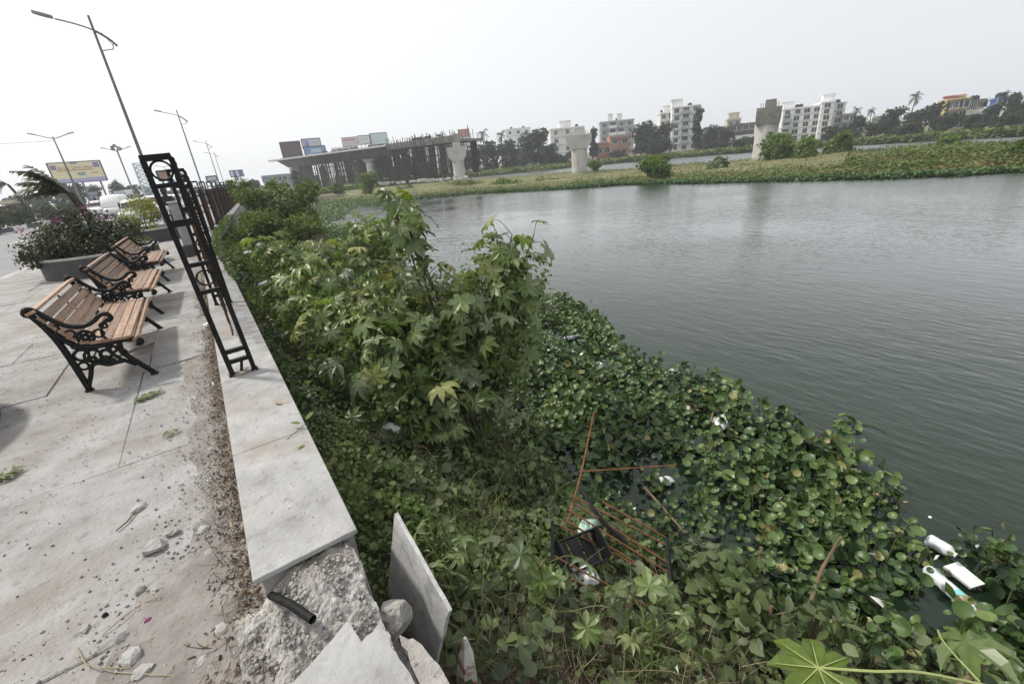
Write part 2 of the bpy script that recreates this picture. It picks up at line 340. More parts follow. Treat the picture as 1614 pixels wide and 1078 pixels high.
M['tree'] = leafmat('tree_leaf', [(0.016, 0.027, 0.012), (0.028, 0.044, 0.018), (0.045, 0.062, 0.024)], 0.7, 0.2)
M['bougain'] = leafmat('bougainvillea_leaf', [(0.010, 0.017, 0.007), (0.024, 0.038, 0.013), (0.045, 0.062, 0.02), (0.07, 0.04, 0.025)], 0.55, 0.2)
M['bract'] = leafmat('magenta_bract', [(0.16, 0.03, 0.10), (0.24, 0.06, 0.17), (0.26, 0.11, 0.25)], 0.7, 0.3)
M['yellowbush'] = leafmat('yellow_green_leaf', [(0.09, 0.11, 0.02), (0.17, 0.19, 0.03), (0.30, 0.29, 0.06)], 0.5, 0.35)
M['palm'] = leafmat('palm_frond', [(0.022, 0.032, 0.014), (0.045, 0.06, 0.022), (0.075, 0.085, 0.035)], 0.5, 0.15)

def woodmat():
    m, n, b = newmat('bench_timber'); N = n.nodes; L = n.links
    oi = N.new('ShaderNodeObjectInfo'); tcn = N.new('ShaderNodeTexCoord')
    mp = N.new('ShaderNodeMapping'); mp.inputs['Scale'].default_value = (38, 1.6, 38); L.new(tcn.outputs['Object'], mp.inputs['Vector'])
    ad = N.new('ShaderNodeVectorMath'); ad.operation = 'ADD'; L.new(mp.outputs[0], ad.inputs[0])
    ml = N.new('ShaderNodeMath'); ml.operation = 'MULTIPLY'; ml.inputs[1].default_value = 50; L.new(oi.outputs['Random'], ml.inputs[0]); L.new(ml.outputs[0], ad.inputs[1])
    t = N.new('ShaderNodeTexNoise'); t.inputs['Scale'].default_value = 1.0; t.inputs['Detail'].default_value = 7; L.new(ad.outputs[0], t.inputs['Vector'])
    rp = N.new('ShaderNodeValToRGB'); e = rp.color_ramp.elements; e.new(0.5)
    e[0].position = 0.3; e[0].color = (0.13, 0.068, 0.038, 1); e[1].position = 0.5; e[1].color = (0.24, 0.135, 0.08, 1); e[2].position = 0.72; e[2].color = (0.33, 0.205, 0.13, 1)
    L.new(t.outputs['Fac'], rp.inputs['Fac'])
    t2 = N.new('ShaderNodeTexNoise'); t2.inputs['Scale'].default_value = 9; t2.inputs['Detail'].default_value = 8; L.new(tcn.outputs['Object'], t2.inputs['Vector'])
    q = N.new('ShaderNodeMapRange'); q.inputs['From Min'].default_value = 0.42; q.inputs['From Max'].default_value = 0.72; q.inputs['To Max'].default_value = 0.6; L.new(t2.outputs['Fac'], q.inputs['Value'])
    x = N.new('ShaderNodeMix'); x.data_type = 'RGBA'; L.new(q.outputs['Result'], x.inputs[0]); L.new(rp.outputs['Color'], x.inputs[6]); x.inputs[7].default_value = (0.37, 0.295, 0.225, 1)
    hs = N.new('ShaderNodeHueSaturation'); q3 = N.new('ShaderNodeMapRange'); q3.inputs['To Min'].default_value = 0.68; q3.inputs['To Max'].default_value = 1.25; L.new(oi.outputs['Random'], q3.inputs['Value']); L.new(q3.outputs['Result'], hs.inputs['Value']); L.new(x.outputs[2], hs.inputs['Color'])
    L.new(hs.outputs['Color'], b.inputs['Base Color']); b.inputs['Roughness'].default_value = 0.55
    bp = N.new('ShaderNodeBump'); bp.inputs['Distance'].default_value = 0.002; L.new(t.outputs['Fac'], bp.inputs['Height']); L.new(bp.outputs['Normal'], b.inputs['Normal'])
    return m
M['wood'] = woodmat()
def flat(name, c, rough=0.6, **k):
    if name not in M: M[name] = pm(name, [tuple(x * 0.9 for x in c), c], 2.0, 5, rough, **k)
    return M[name]
def watermat():
    m, n, b = newmat('lake_water'); N = n.nodes; L = n.links
    g = N.new('ShaderNodeNewGeometry')
    b.inputs['Coat Weight'].default_value = 1.0; b.inputs['Coat Roughness'].default_value = 0.03; b.inputs['Coat IOR'].default_value = 1.35
    b.inputs['Base Color'].default_value = (0.009, 0.020, 0.0095, 1); b.inputs['Roughness'].default_value = 0.03; b.inputs['IOR'].default_value = 1.38
    mp = N.new('ShaderNodeMapping'); mp.inputs['Rotation'].default_value = (0, 0, R(-6)); mp.inputs['Scale'].default_value = (1.0, 0.36, 1); L.new(g.outputs['Position'], mp.inputs['Vector'])
    t = N.new('ShaderNodeTexNoise'); t.inputs['Scale'].default_value = 8.5; t.inputs['Detail'].default_value = 3; t.inputs['Roughness'].default_value = 0.5; L.new(mp.outputs[0], t.inputs['Vector'])
    mp2 = N.new('ShaderNodeMapping'); mp2.inputs['Rotation'].default_value = (0, 0, R(14)); mp2.inputs['Scale'].default_value = (1.0, 0.4, 1); L.new(g.outputs['Position'], mp2.inputs['Vector'])
    t2 = N.new('ShaderNodeTexNoise'); t2.inputs['Scale'].default_value = 2.8; t2.inputs['Detail'].default_value = 2; L.new(mp2.outputs[0], t2.inputs['Vector'])
    a = N.new('ShaderNodeMath'); a.operation = 'MULTIPLY_ADD'; a.inputs[1].default_value = 1.2; L.new(t2.outputs['Fac'], a.inputs[0]); L.new(t.outputs['Fac'], a.inputs[2])
    sx = N.new('ShaderNodeSeparateXYZ'); L.new(g.outputs['Position'], sx.inputs[0])
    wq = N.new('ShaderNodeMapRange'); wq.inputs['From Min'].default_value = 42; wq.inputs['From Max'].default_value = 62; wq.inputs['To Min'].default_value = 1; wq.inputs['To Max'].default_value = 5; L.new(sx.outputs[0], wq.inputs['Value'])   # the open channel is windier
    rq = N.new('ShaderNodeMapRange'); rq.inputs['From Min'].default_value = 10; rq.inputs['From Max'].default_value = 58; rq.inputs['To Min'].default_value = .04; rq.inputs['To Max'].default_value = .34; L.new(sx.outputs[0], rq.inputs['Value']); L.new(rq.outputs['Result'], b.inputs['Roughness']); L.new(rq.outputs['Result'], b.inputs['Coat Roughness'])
    cq = N.new('ShaderNodeMapRange'); cq.inputs['From Min'].default_value = 4; cq.inputs['From Max'].default_value = 18; cq.inputs['To Min'].default_value = .1; cq.inputs['To Max'].default_value = 1; L.new(sx.outputs[0], cq.inputs['Value']); L.new(cq.outputs['Result'], b.inputs['Coat Weight'])  # coat reflection put in stronger farther out: far water brighter, near water darker
    t5 = N.new('ShaderNodeTexNoise'); t5.inputs['Scale'].default_value = .16; t5.inputs['Detail'].default_value = 3; L.new(g.outputs['Position'], t5.inputs['Vector'])
    w5 = N.new('ShaderNodeMapRange'); w5.inputs['From Min'].default_value = .35; w5.inputs['From Max'].default_value = .65; w5.inputs['To Min'].default_value = .45; w5.inputs['To Max'].default_value = 1.3; L.new(t5.outputs['Fac'], w5.inputs['Value'])   # calm and ruffled patches
    wm = N.new('ShaderNodeMath'); wm.operation = 'MULTIPLY'; L.new(wq.outputs['Result'], wm.inputs[0]); L.new(w5.outputs['Result'], wm.inputs[1])
    a2 = N.new('ShaderNodeMath'); a2.operation = 'MULTIPLY'; L.new(a.outputs[0], a2.inputs[0]); L.new(wm.outputs[0], a2.inputs[1]); a = a2
    bp = N.new('ShaderNodeBump'); bp.inputs['Strength'].default_value = 0.30; bp.inputs['Distance'].default_value = 0.06; L.new(a.outputs[0], bp.inputs['Height']); L.new(bp.outputs['Normal'], b.inputs['Normal']); L.new(bp.outputs['Normal'], b.inputs['Coat Normal'])
    return m
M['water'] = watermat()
# ================================================================== GROUND, WATER, ROAD
WZ = -1.8
def sheet(name, mat, pts, z):
    mb = MB(); mb.add([(x, y, z) for x, y in pts], [tuple(range(len(pts)))]); return struct(mb.build(name, mat))
sheet('ground', M['land'], [(-650, -120), (680, -120), (680, 700), (-650, 700)], -3.2)
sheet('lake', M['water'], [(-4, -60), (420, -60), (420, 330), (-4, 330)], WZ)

BY = [-6, -3, 0, .7, 1.6, 2.8, 3.6, 4.7, 6.2, 8.6, 12, 20, 28, 38, 44, 55, 67, 80]
BX = [4.5, 3.9, 3.2, 2.75, 2.6, 2.4, 2.6, 3.2, 4.2, 4.6, 4.8, 6.0, 7.2, 7.4, 8.6, 11, 15, 26]
def shore(y): return float(np.interp(y, BY, BX))
def bank_z(x, y):
    xw = 0.14 + C(y); u = (x - xw) / max(0.5, shore(y) - xw)
    if u < 0: return -0.5
    z = -0.5 - 1.3 * u ** 0.85 if u <= 1 else -1.8 - (u - 1) * 1.2
    return max(-2.9, z + 0.07 * vn(x * 1.7, y * 1.7) * min(1, u * 4) + 0.03 * vn(x * 6, y * 6))
mb = MB(); ny, nx = 190, 26
for i in range(ny):
    t = i / (ny - 1); y = -5 + 20 * t * 1.0 if t < 0.5 else 5 + 75 * ((t - 0.5) * 2) ** 1.5
    xw = 0.13 + C(y); w = shore(y) - xw
    for j in range(nx):
        x = xw + w * 1.55 * j / (nx - 1); mb.v.append((x, y, bank_z(x, y)))
for i in range(ny - 1):
    for j in range(nx - 1): a = i * nx + j; mb.f.append((a, a + 1, a + nx + 1, a + nx))
struct(mb.build('embankment', M['soil'], smooth=True))

# island strip with the piers
IN = [(14.5, 66), (18.7, 55.6), (27.8, 48.0), (33.1, 36.9), (37.0, 31.8), (37.5, 24.9), (38.6, 15.2), (39.7, 10.1), (41.9, 5.7), (44, -4), (46, -20)]
IF = [(10, 118)] + [tuple(PD(px, 320, dd)[:2]) for px, dd in ((600, 112), (740, 104), (914, 92), (1010, 82), (1110, 80), (1300, 76), (1450, 69), (1614, 61))] + [(63, -6), (62, -22)]
def poly(pl, t):
    k = t * (len(pl) - 1); i = min(int(k), len(pl) - 2); q = k - i
    return Vector((pl[i][0] * (1 - q) + pl[i + 1][0] * q, pl[i][1] * (1 - q) + pl[i + 1][1] * q, 0))
def isl_z(u, t, p):
    sm = min(1, max(0, (t - .45) / .25)); sm = sm * sm * (3 - 2 * sm); h = 0.32 + 0.62 * sm + (.12 + .22 * sm) * vn(p.x * .09, p.y * .09, 3)
    return WZ - 0.06 + h * min(1, (u * 5.5)) ** 0.7 * min(1, (1 - u) * 8) ** 0.8 + 0.12 * vn(p.x * .5, p.y * .5) * min(1, u * 9)
mb = MB(); nt_, nu = 150, 40
ISL = []
for i in range(nt_):
    a, b = poly(IN, i / (nt_ - 1)), poly(IF, i / (nt_ - 1))
    n_ = 0.7 * vn(i * .35, 0.5) + .35 * vn(i * 1.1, 4.5)
    a = a + (a - b).normalized() * n_
    row = []
    for j in range(nu):
        u = (j / (nu - 1)) ** 1.6; p = a.lerp(b, u); p.z = isl_z(u, i / (nt_ - 1), p); mb.v.append(p); row.append(p)
    ISL.append(row)
for i in range(nt_ - 1):
    for j in range(nu - 1): a = i * nu + j; mb.f.append((a, a + nu, a + nu + 1, a + 1))
struct(mb.build('island', M['islandsoil'], smooth=True))

# land beyond the channel
FB = [(8, 70), (16, 95)] + [tuple(PD(px, 320, dd)[:2]) for px, dd in ((640, 116), (740, 117), (900, 121), (1000, 124), (1120, 124), (1200, 121), (1330, 113), (1480, 105), (1614, 99))] + [(99, -10), (98, -30), (97, -60)]
mb = MB(); NB = 90
for i in range(NB):
    p = poly(FB, i / (NB - 1)); d = Vector((p.x, p.y, 0)).normalized(); p = p + d * (1.2 * vn(i * .5, 9))
    for (s_, z) in ((-1.5, -2.2), (0, WZ + .02), (2.5, -1.25), (9, -1.0), (60, -0.9), (480, -0.9)):
        mb.v.append((p + d * s_) + Vector((0, 0, z)))
for i in range(NB - 1):
    for j in range(5): a = i * 6 + j; mb.f.append((a, a + 6, a + 7, a + 1))
struct(mb.build('far_bank', M['land']))
# roadside ground left of the water, up to the horizon
ys = [-40, 0, 12, 16, 20, 40, 80, 120, 300, 650]
mb = MB()
for y in ys: mb.v += [(-600, y, -0.3), (0.1 + C(y), y, -0.3)]
mb.f = [(2 * i, 2 * i + 1, 2 * i + 3, 2 * i + 2) for i in range(len(ys) - 1)]
struct(mb.build('roadside_ground', M['land']))

def strip(name, mat, x0, x1, z, ya, yb, n=60, parent=None):
    mb = MB()
    for i in range(n + 1):
        y = ya + (yb - ya) * i / n; mb.v += [(x0 + C(y), y, z), (x1 + C(y), y, z)]
    mb.f = [(2 * i, 2 * i + 1, 2 * i + 3, 2 * i + 2) for i in range(n)]
    o = mb.build(name, mat, parent); return o
def ribbon(mb, x0, x1, z0, z1, ya, yb, n=40):          # long box along the road
    k = len(mb.v)
    for i in range(n + 1):
        y = ya + (yb - ya) * i / n; c = C(y); mb.v += [(x0 + c, y, z0), (x1 + c, y, z0), (x1 + c, y, z1), (x0 + c, y, z1)]
    for i in range(n):
        a = k + i * 4
        for j in range(4): mb.f.append((a + j, a + 4 + j, a + 4 + (j + 1) % 4, a + (j + 1) % 4))
    mb.f += [(k, k + 1, k + 2, k + 3), (k + 4 * n + 3, k + 4 * n + 2, k + 4 * n + 1, k + 4 * n)]
    return mb
MEDX = -15.6
rd = struct(strip('road', M['asphalt'], -34, -4.55, -0.13, -20, 420, 90))
mb = MB()
for k in range(14):
    y0 = 6 + k * 9
    ribbon(mb, -10.15, -10.0, -0.126, -0.1245, y0, y0 + 3.5, 3)
mb.build('lane_marking', M['kerbwhite'], rd)
# kerb edge of the promenade and the median
mb = MB(); ribbon(mb, -4.7, -4.5, -0.2, -0.005, -3, 120, 70); struct(mb.build('kerb', M['kerb']))
mb = MB(); ribbon(mb, MEDX - 2.2, MEDX, -0.2, 0.12, 25, 260, 60)
med = struct(mb.build('median', M['kerb']))
for k in range(46):                                    # painted kerb stones, black and white
    y0 = 38 + k * 2.4
    mb = MB(); ribbon(mb, MEDX + .003, MEDX + .14, -0.13, 0.18, y0, y0 + 2.36, 2)
    mb.build('kerb_stone', M['kerbwhite'] if k % 2 else M['kerbblack'], med)

# ================================================================== PROMENADE PAVING
strip_o = struct(strip('pavement', M['dirt'], -4.55, -0.2, -0.028, -3, 120, 90))
rr = random.Random(5)
rows = [-1.6, .35, 1.9, 3.45, 5.4, 6.9, 7.75, 8.85, 10.1, 11.4, 12.8, 14.2, 15.7, 17.2, 18.8, 20.5, 22.5, 24.5, 26.5, 29, 32, 35, 38]
for ri in range(len(rows) - 1):
    y0, y1 = rows[ri], rows[ri + 1]
    if ri == 3: xs = [-4.5, -3.1, -1.95, -.9, -.3]
    elif ri == 4: xs = [-4.5, -3.0, -1.62, -.86, -.27]
    elif ri == 2: xs = [-4.5, -3.2, -1.75, -.42]
    else:
        xs = [-4.5]
        while xs[-1] < -1.6: xs.append(xs[-1] + rr.uniform(1.0, 1.5))
        if xs[-1] > -.6: xs[-1] = -.34
        else: xs.append(-.34)
    ym = (y0 + y1) / 2; c = C(ym)
    for i in range(len(xs) - 1):
        w, l = xs[i + 1] - xs[i], y1 - y0
        g = rr.uniform(.002, .006)
        dz = rr.uniform(-.006, .004); tx, ty = rr.uniform(-.0045, .0045), rr.uniform(-.004, .004)
        m_ = MB()
        if ri == 4 and i == 2:        # broken corner with the open pit beside the bench
            poly_ = [(-w / 2 + g, -l / 2 + g), (w / 2 - g, -l / 2 + g), (w / 2 - g, -.18), (.02, .06), (.2, .22), (w / 2 - g, .3), (w / 2 - g, l / 2 - g), (-w / 2 + g, l / 2 - g)]
            m_.prism(poly_, -.05, 0)
        else: m_.cbox((0, 0, -.025), (w - g, l - g, .05), .006)
        if ri == 4 and i == 3: tx, ty, dz = 0.018, -0.05, .022
        if ri == 5 and i == len(xs) - 2: tx, dz = 0.02, .012
        if ri == 6 and i == len(xs) - 2: tx, dz = -0.02, .01
        m_.build('paving_slab', M['slab'], strip_o, ((xs[i] + xs[i + 1]) / 2 + c, ym, dz), (tx, ty, math.atan(-Cs(ym)) + rr.uniform(-.004, .004)))
# earth strip and dust drift along the wall: a thin uneven layer
mb = MB(); n1, n2 = 150, 16
for i in range(n1):
    y = -1.5 + 16 * i / (n1 - 1)
    for j in range(n2):
        s_ = j / (n2 - 1); wd = .30 + .22 * vn(y * .9, 2.0) + (.45 if y < 2.2 else .12 if y < 5 else 0) * max(0, 1 - abs(y - 1) / 4)
        x = -.225 - wd * s_
        z = .035 * (1 - s_) ** 1.3 - .012 * s_ ** 3 + .014 * vn(x * 9, y * 9) * (1 - s_) + .012 * vn(x * 25, y * 25)
        mb.v.append((x + C(y), y, z))
for i in range(n1 - 1):
    for j in range(n2 - 1): a = i * n2 + j; mb.f.append((a, a + n2, a + n2 + 1, a + 1))
struct(mb.build('earth_strip', M['dirt'], smooth=True))

# ================================================================== PARAPET WALL
pw = thing('parapet_wall', 'low parapet wall with pale stone coping, broken off at its near end', 'wall', (0, 1.62, 0))
mb = MB(); ribbon(mb, -.215, .15, -1.0, .185, 1.66, 90, 80)
o = mb.build('wall_core', M['wallside'], pw); o.location = (0, -1.62, 0)
mb = MB(); ribbon(mb, -.33, .16, -1.0, -.03, -4, .24, 8)
o = mb.build('wall_footing', M['rubble'], pw); o.location = (0, -1.62, 0)
y = 1.62; k = 0
lens = [1.02, 1.18, 1.2, 1.15]
while y < 46:
    l = lens[k % 4]; c = C(y + l / 2)
    mb = MB(); mb.cbox((0, 0, 0), (.402, l - .006, .022), .003)
    mb.build('coping_slab', M['cap'], pw, (-.035 + c, y + l / 2 - 1.62, .209 + rr.uniform(-.0015, .0015)), (0, rr.uniform(-.004, .004), math.atan(-Cs(y + l / 2))))
    y += l; k += 1
# rubble core left where the coping is gone
mb = MB(); n1, n2 = 150, 100
for i in range(n1):
    y = .2 + 1.455 * i / (n1 - 1)
    for j in range(n2):
        x = -.34 + .54 * j / (n2 - 1)
        top = .165 if y > 1.5 else .165 - .12 * min(1, (1.5 - y) / .3)
        sx = min(1, max(0, (x + .25) / .14)); top = top * (0.3 + .7 * sx)
        if x > .13 - .03 * vn(y * 9, 1): top = -.45 - .6 * (x - .13)
        if y > 1.6: top = min(top, .178)
        z = top + .03 * vn(x * 11, y * 11, 2) + .022 * abs(vn(x * 26, y * 26, 5)) + .008 * vn(x * 70, y * 70, 7) + .004 * vn(x * 140, y * 140, 7)
        mb.v.append((x, y, z))
for i in range(n1 - 1):
    for j in range(n2 - 1): a = i * n2 + j; mb.f.append((a, a + 1, a + n2 + 1, a + n2))
o = mb.build('broken_core', M['rubble'], pw); o.location = (0, -1.62, 0)
# jagged slab pieces still lying on the broken wall
mb = MB()
def jag(pts, amp, n=4, seed=0):
    q = random.Random(seed); out = []
    for i, p in enumerate(pts):
        a, b = Vector(p), Vector(pts[(i + 1) % len(pts)])
        out.append(tuple(a))
        for k in range(1, n):
            v = a.lerp(b, k / n); out.append((v.x + q.uniform(-amp, amp), v.y + q.uniform(-amp, amp)))
    return out
t = thing('broken_coping_slab', 'large jagged pale slab lying on the broken end of the wall, nearest the camera', 'slab', (-.02, 1.0, .12))
mb = MB(); mb.prism(jag([(-.30, .1), (-.22, .15), (.035, .275), (.055, .17), (.135, .20), (.13, .09), (.15, -.02), (.14, -.5), (-.36, -.5)], .006, 4, 3), 0, .03)
mb.build('slab', M['cap'], t, rot=(.05, -.02, 0))
mb = MB(); mb.prism(jag([(.17, .14), (.205, .10), (.24, -.04), (.26, -.4), (.17, -.4), (.165, 0)], .007, 4, 8), -.05, .0)
mb.build('bedding_mortar', M['rubble'], t)
t = mb = None
# slab tipped off the wall, standing on its edge
A, B, Cc = Vector((.33, 1.61, .21)), Vector((.36, 1.21, -.02)), Vector((.27, 1.44, -.70))
e1, e2 = (B - A), (Cc - B); nrm = e1.cross(e2).normalized()
if nrm.x < 0: nrm = -nrm
mb = MB(); q = random.Random(4); N1 = 12; fr = []; 
pts = []
for (p0, p1, k) in ((A, B, 9), (B, Cc, 10), (Cc, Cc - e1, 6), (Cc - e1, A, 10)):
    for i in range(k):
        v = p0.lerp(p1, i / k)
        if 0 < i: v = v + Vector((0, q.uniform(-.006, .006), q.uniform(-.006, .006)))
        pts.append(v)
n_ = len(pts); mb.v = [tuple(v) for v in pts] + [tuple(v + nrm * .017) for v in pts]
mb.f = [tuple(range(n_)), tuple(range(2 * n_ - 1, n_ - 1, -1))] + [(i, n_ + i, n_ + (i + 1) % n_, (i + 1) % n_) for i in range(n_)]
tag(mb.build('tipped_slab', M['slabface']), 'pointed marble slab tipped off the wall and standing on its edge in the weeds', 'slab')
# conduit
mb = MB(); pts = [P(428, 938, .13), P(440, 944, .16), P(458, 952, .178), P(478, 966, .19), P(493, 976, .192)]
mb.tube(pts, .0155, 12, cap=False); mb.tube([p + Vector((0, 0, 0.0)) for p in pts[::-1]], .0125, 12, cap=False)
tag(mb.build('conduit_pipe', M['pipe'], smooth=True), 'black plastic conduit sticking out of the broken wall core', 'pipe')

def stone(name, c, r, sc, seed, mat, rot=None, n=9, m=6, jit=.22):
    mb = MB(); mb.ball((0, 0, 0), r, n, m, sc, jit, seed)
    q = random.Random(seed + 99)
    vs = [Vector(v) for v in mb.v]                       # cut a few flat facets
    for _ in range(5):
        d = Vector((q.uniform(-1, 1), q.uniform(-1, 1), q.uniform(-.6, 1))).normalized(); lim = r * q.uniform(.5, .75) * Vector((sc[0] * d.x, sc[1] * d.y, sc[2] * d.z)).length
        vs = [v - d * (v.dot(d) - lim) if v.dot(d) > lim else v for v in vs]
    mb.v = [tuple(v) for v in vs]
    return mb.build(name, mat, None, c, rot or (0, 0, q.uniform(0, 6)))
o = stone('concrete_lump', (.175, 1.33, -.02), .095, (.8, .95, .95), 7, M['rubble'], (0.2, .1, .5), 16, 10, .12)
tag(o, 'rough concrete lump wedged between the broken wall and the tipped slab', 'rubble')
# ================================================================== LEAF TEMPLATES
def lf_oval(w=.5, fold=.12, droop=.12, n=3):
    vs = [(0, 0, 0)]; fs = []
    prof = [(0.22, .36), (.55, .5), (.85, .26)]
    for (t, h) in prof: z = -droop * t * t; vs += [(-h * w * 2 * .5, t, z + fold * h), (0, t, z), (h * w * 2 * .5, t, z + fold * h)]
    vs.append((0, 1, -droop))
    fs += [(0, 2, 1), (0, 3, 2)]
    for k in range(2): a = 1 + k * 3; fs += [(a, a + 1, a + 4, a + 3), (a + 1, a + 2, a + 5, a + 4)]
    fs += [(7, 8, 10), (8, 9, 10)]
    return vs, fs
def lf_round(cup=.18, n=9, notch=True):      # water hyacinth / round leaf, attached at rear edge
    vs = [(0, .5, -cup * .5)]; fs = []
    for k in range(n):
        a = -PI / 2 + 2 * PI * (k + .5) / n; r = .5 * (1 + .06 * math.cos(2 * a))
        vs.append((r * math.cos(a), .5 + r * math.sin(a), cup * (.5 + .5 * math.cos(a) ** 2) * .6))
    for k in range(n): fs.append((0, 1 + k, 1 + (k + 1) % n))
    return vs, fs
def lf_palmate(lobes=7, droop=.25, rnd=None, narrow=.55):
    """star shaped castor leaf of unit radius, attached near its centre"""
    q = rnd or random; vs = [(0, 0, 0)]; fs = []; ring = []
    hf = (2 * PI - R(76)) / (lobes - 1) / 2
    for k in range(lobes):
        f = k / (lobes - 1); a = -PI / 2 + R(38) + (2 * PI - R(76)) * f
        L = 1.0 * (0.62 + .38 * math.sin(PI * (0.18 + .64 * f))) * q.uniform(.9, 1.05)
        da = hf * (.55 + .5 * narrow)
        dz = -droop * q.uniform(.6, 1.4)
        def pt(r, aa, z): vs.append((r * math.cos(aa), r * math.sin(aa), z)); return len(vs) - 1
        v0 = pt(.54 * L, a - hf * .99, .0); l1 = pt(.78 * L, a - da * .62, dz * .35 + .05); mid = pt(.68 * L, a, dz * .35 - .03); r1 = pt(.78 * L, a + da * .62, dz * .35 + .05); tip = pt(L, a, dz)
        v1 = pt(.54 * L, a + hf * .99, .0); c = pt(.3 * L, a, -.06)
        fs += [(0, v0, c), (0, c, v1), (v0, l1, mid), (v0, mid, c), (c, mid, r1), (c, r1, v1), (l1, tip, mid), (mid, tip, r1)]
    return vs, fs
def lf_blade(seg=3, w=.06, bend=.5):
    vs = []; fs = []
    for i in range(seg):
        t = i / seg; ww = w * (1 - t * .7); vs += [(-ww, bend * t * t, t), (ww, bend * t * t, t)]
    vs.append((0, bend, 1 - .25 * bend))
    for i in range(seg - 1): a = 2 * i; fs.append((a, a + 1, a + 3, a + 2))
    fs.append((2 * seg - 2, 2 * seg - 1, 2 * seg)); return vs, fs
LF = {'oval': lf_oval(.42), 'wide': lf_oval(.75, .1, .2), 'narrow': lf_oval(.22, .1, .2), 'round': lf_round(.32), 'blade': lf_blade(), 'bladeb': lf_blade(3, .05, .9),
      'chip': ([(-.5, -.5, 0), (.5, -.4, .12), (.45, .5, 0), (-.4, .45, .14)], [(0, 1, 2), (0, 2, 3)])}
pr = random.Random(31)
PALM_T = [lf_palmate(7, .28, pr, .8), lf_palmate(8, .42, pr, .7), lf_palmate(6, .12, pr, .9), lf_palmate(7, .6, pr, .7)]

# ================================================================== LOOSE STONES AND LITTER ON THE PAVING
def gs(px, py, z=0.0): return P(px, py, z)
for (px, py, r, sc, mt, lab, cat) in [
    (217, 801, .05, (1.2, .9, .35), 'cap', 'flat white stone chip on the paving, farthest of the loose pieces from the camera', 'stone'),
    (243, 862, .075, (.75, 1.3, .5), 'stone_bit', 'long grey stone chunk with a smaller chunk touching its upper end', 'stone'),
    (271, 838, .048, (.9, 1.2, .55), 'stone_bit', 'small grey stone touching the upper end of the long grey chunk', 'stone'),
    (321, 835, .038, (1.1, .9, .6), 'cap', 'white angular stone by itself at the edge of the dry litter', 'stone'),
    (350, 994, .06, (1.0, 1.1, .55), 'stone_bit', 'biggest brownish stone in the earth beside the broken wall end', 'stone'),
    (344, 977, .026, (1.3, .8, .5), 'cap', 'white chip lying against the biggest stone beside the broken wall end', 'stone'),
    (206, 1032, .055, (.8, 1.3, .5), 'stone_bit', 'dark grey oblong stone in the straw at the bottom left', 'stone'),
    (226, 1058, .045, (1.1, 1.0, .4), 'stone_bit', 'flat grey stone just below the dark oblong stone in the straw', 'stone'),
    (317, 1045, .032, (1, 1, .6), 'stone_bit', 'pale lump at the bottom edge between straw and broken slab', 'stone'),
    (136, 990, .03, (1.2, .8, .45), 'cap', 'white squarish chip alone on the bare slab at lower left', 'stone'),
    (166, 969, .017, (1, 1, .6), 'pipe', 'small black pebble on the bare slab at lower left', 'pebble'),
    (191, 1002, .034, (.8, 1.2, .6), 'stone_bit', 'grey stone under the dry twig at lower left', 'stone'),
    (222, 931, .028, (.9, 1.2, .5), 'dirt', 'brown clod of earth below the long grey chunk', 'clod'),
    (341, 745, .034, (1.2, .8, .5), 'cap', 'white chip half buried in the litter along the wall', 'stone'),
    (363, 794, .026, (1, 1, .7), 'cap', 'small white stone close against the coping', 'stone'),
    (306, 868, .02, (1, 1, .6), 'stone_bit', 'tiny grey stone between the long chunk and the litter strip', 'stone'),
    (330, 872, .04, (1, .9, .5), 'stone_bit', 'dull grey stone in the litter strip, right of the long chunk', 'stone'),
    (420, 972, .03, (1.3, .8, .5), 'stone_bit', 'flat grey flake in the rubble below the black conduit', 'stone'),
    (435, 1003, .045, (1.4, .8, .3), 'cap', 'pale broken flake beside the jagged slab', 'stone')]:
    z = .0 if px > 400 else .003
    o = stone('loose_stone' if cat == 'stone' else cat, tuple(gs(px, py, z + r * sc[2] * .35)), r * .85, sc, int(px * 7 + py), M[mt]); tag(o, lab, cat)
# dry litter strip: leaves, straw, chips
def wallx(y): return -.235 + C(y)
q = random.Random(2)
Ms = [[], [], []]; Ts = [[], [], []]
for i in range(6500):
    y = q.uniform(.6, 11); 
    d = abs(q.gauss(0, .075 if y > 1.7 else .15)) + .005
    if vn(y * 1.6, 3.3) < -.15 and q.random() < .7: continue
    x = wallx(y) - d; z = .035 * max(0, 1 - d / .35) + q.uniform(.002, .022)
    k = 0 if q.random() < .62 else 1 if q.random() < .6 else 2
    if k == 0: Ms[0].append(xf((x, y, z), (q.uniform(-.8, .8), q.uniform(-.8, .8), q.uniform(0, 6.3)), sc3=(q.uniform(.006, .014), q.uniform(.012, .032), .02)))
    elif k == 1: Ms[1].append(xf((x, y, z), (PI / 2 + q.uniform(-.25, .12), 0, q.uniform(0, 6.3)), sc3=(.045, .12 * q.uniform(.3, 1), q.uniform(.03, .11))))
    else: Ms[2].append(xf((x, y, z), (q.uniform(-.3, .3), q.uniform(-.3, .3), q.uniform(0, 6.3)), sc3=(.012, .016, .012)))
    Ts[k].append(q.random())
stuff(obj('dry_litter', mass_mesh('dry_litter', [LF['chip'], LF['blade'], LF['oval']], Ms, Ts, M['dryleaf'])))
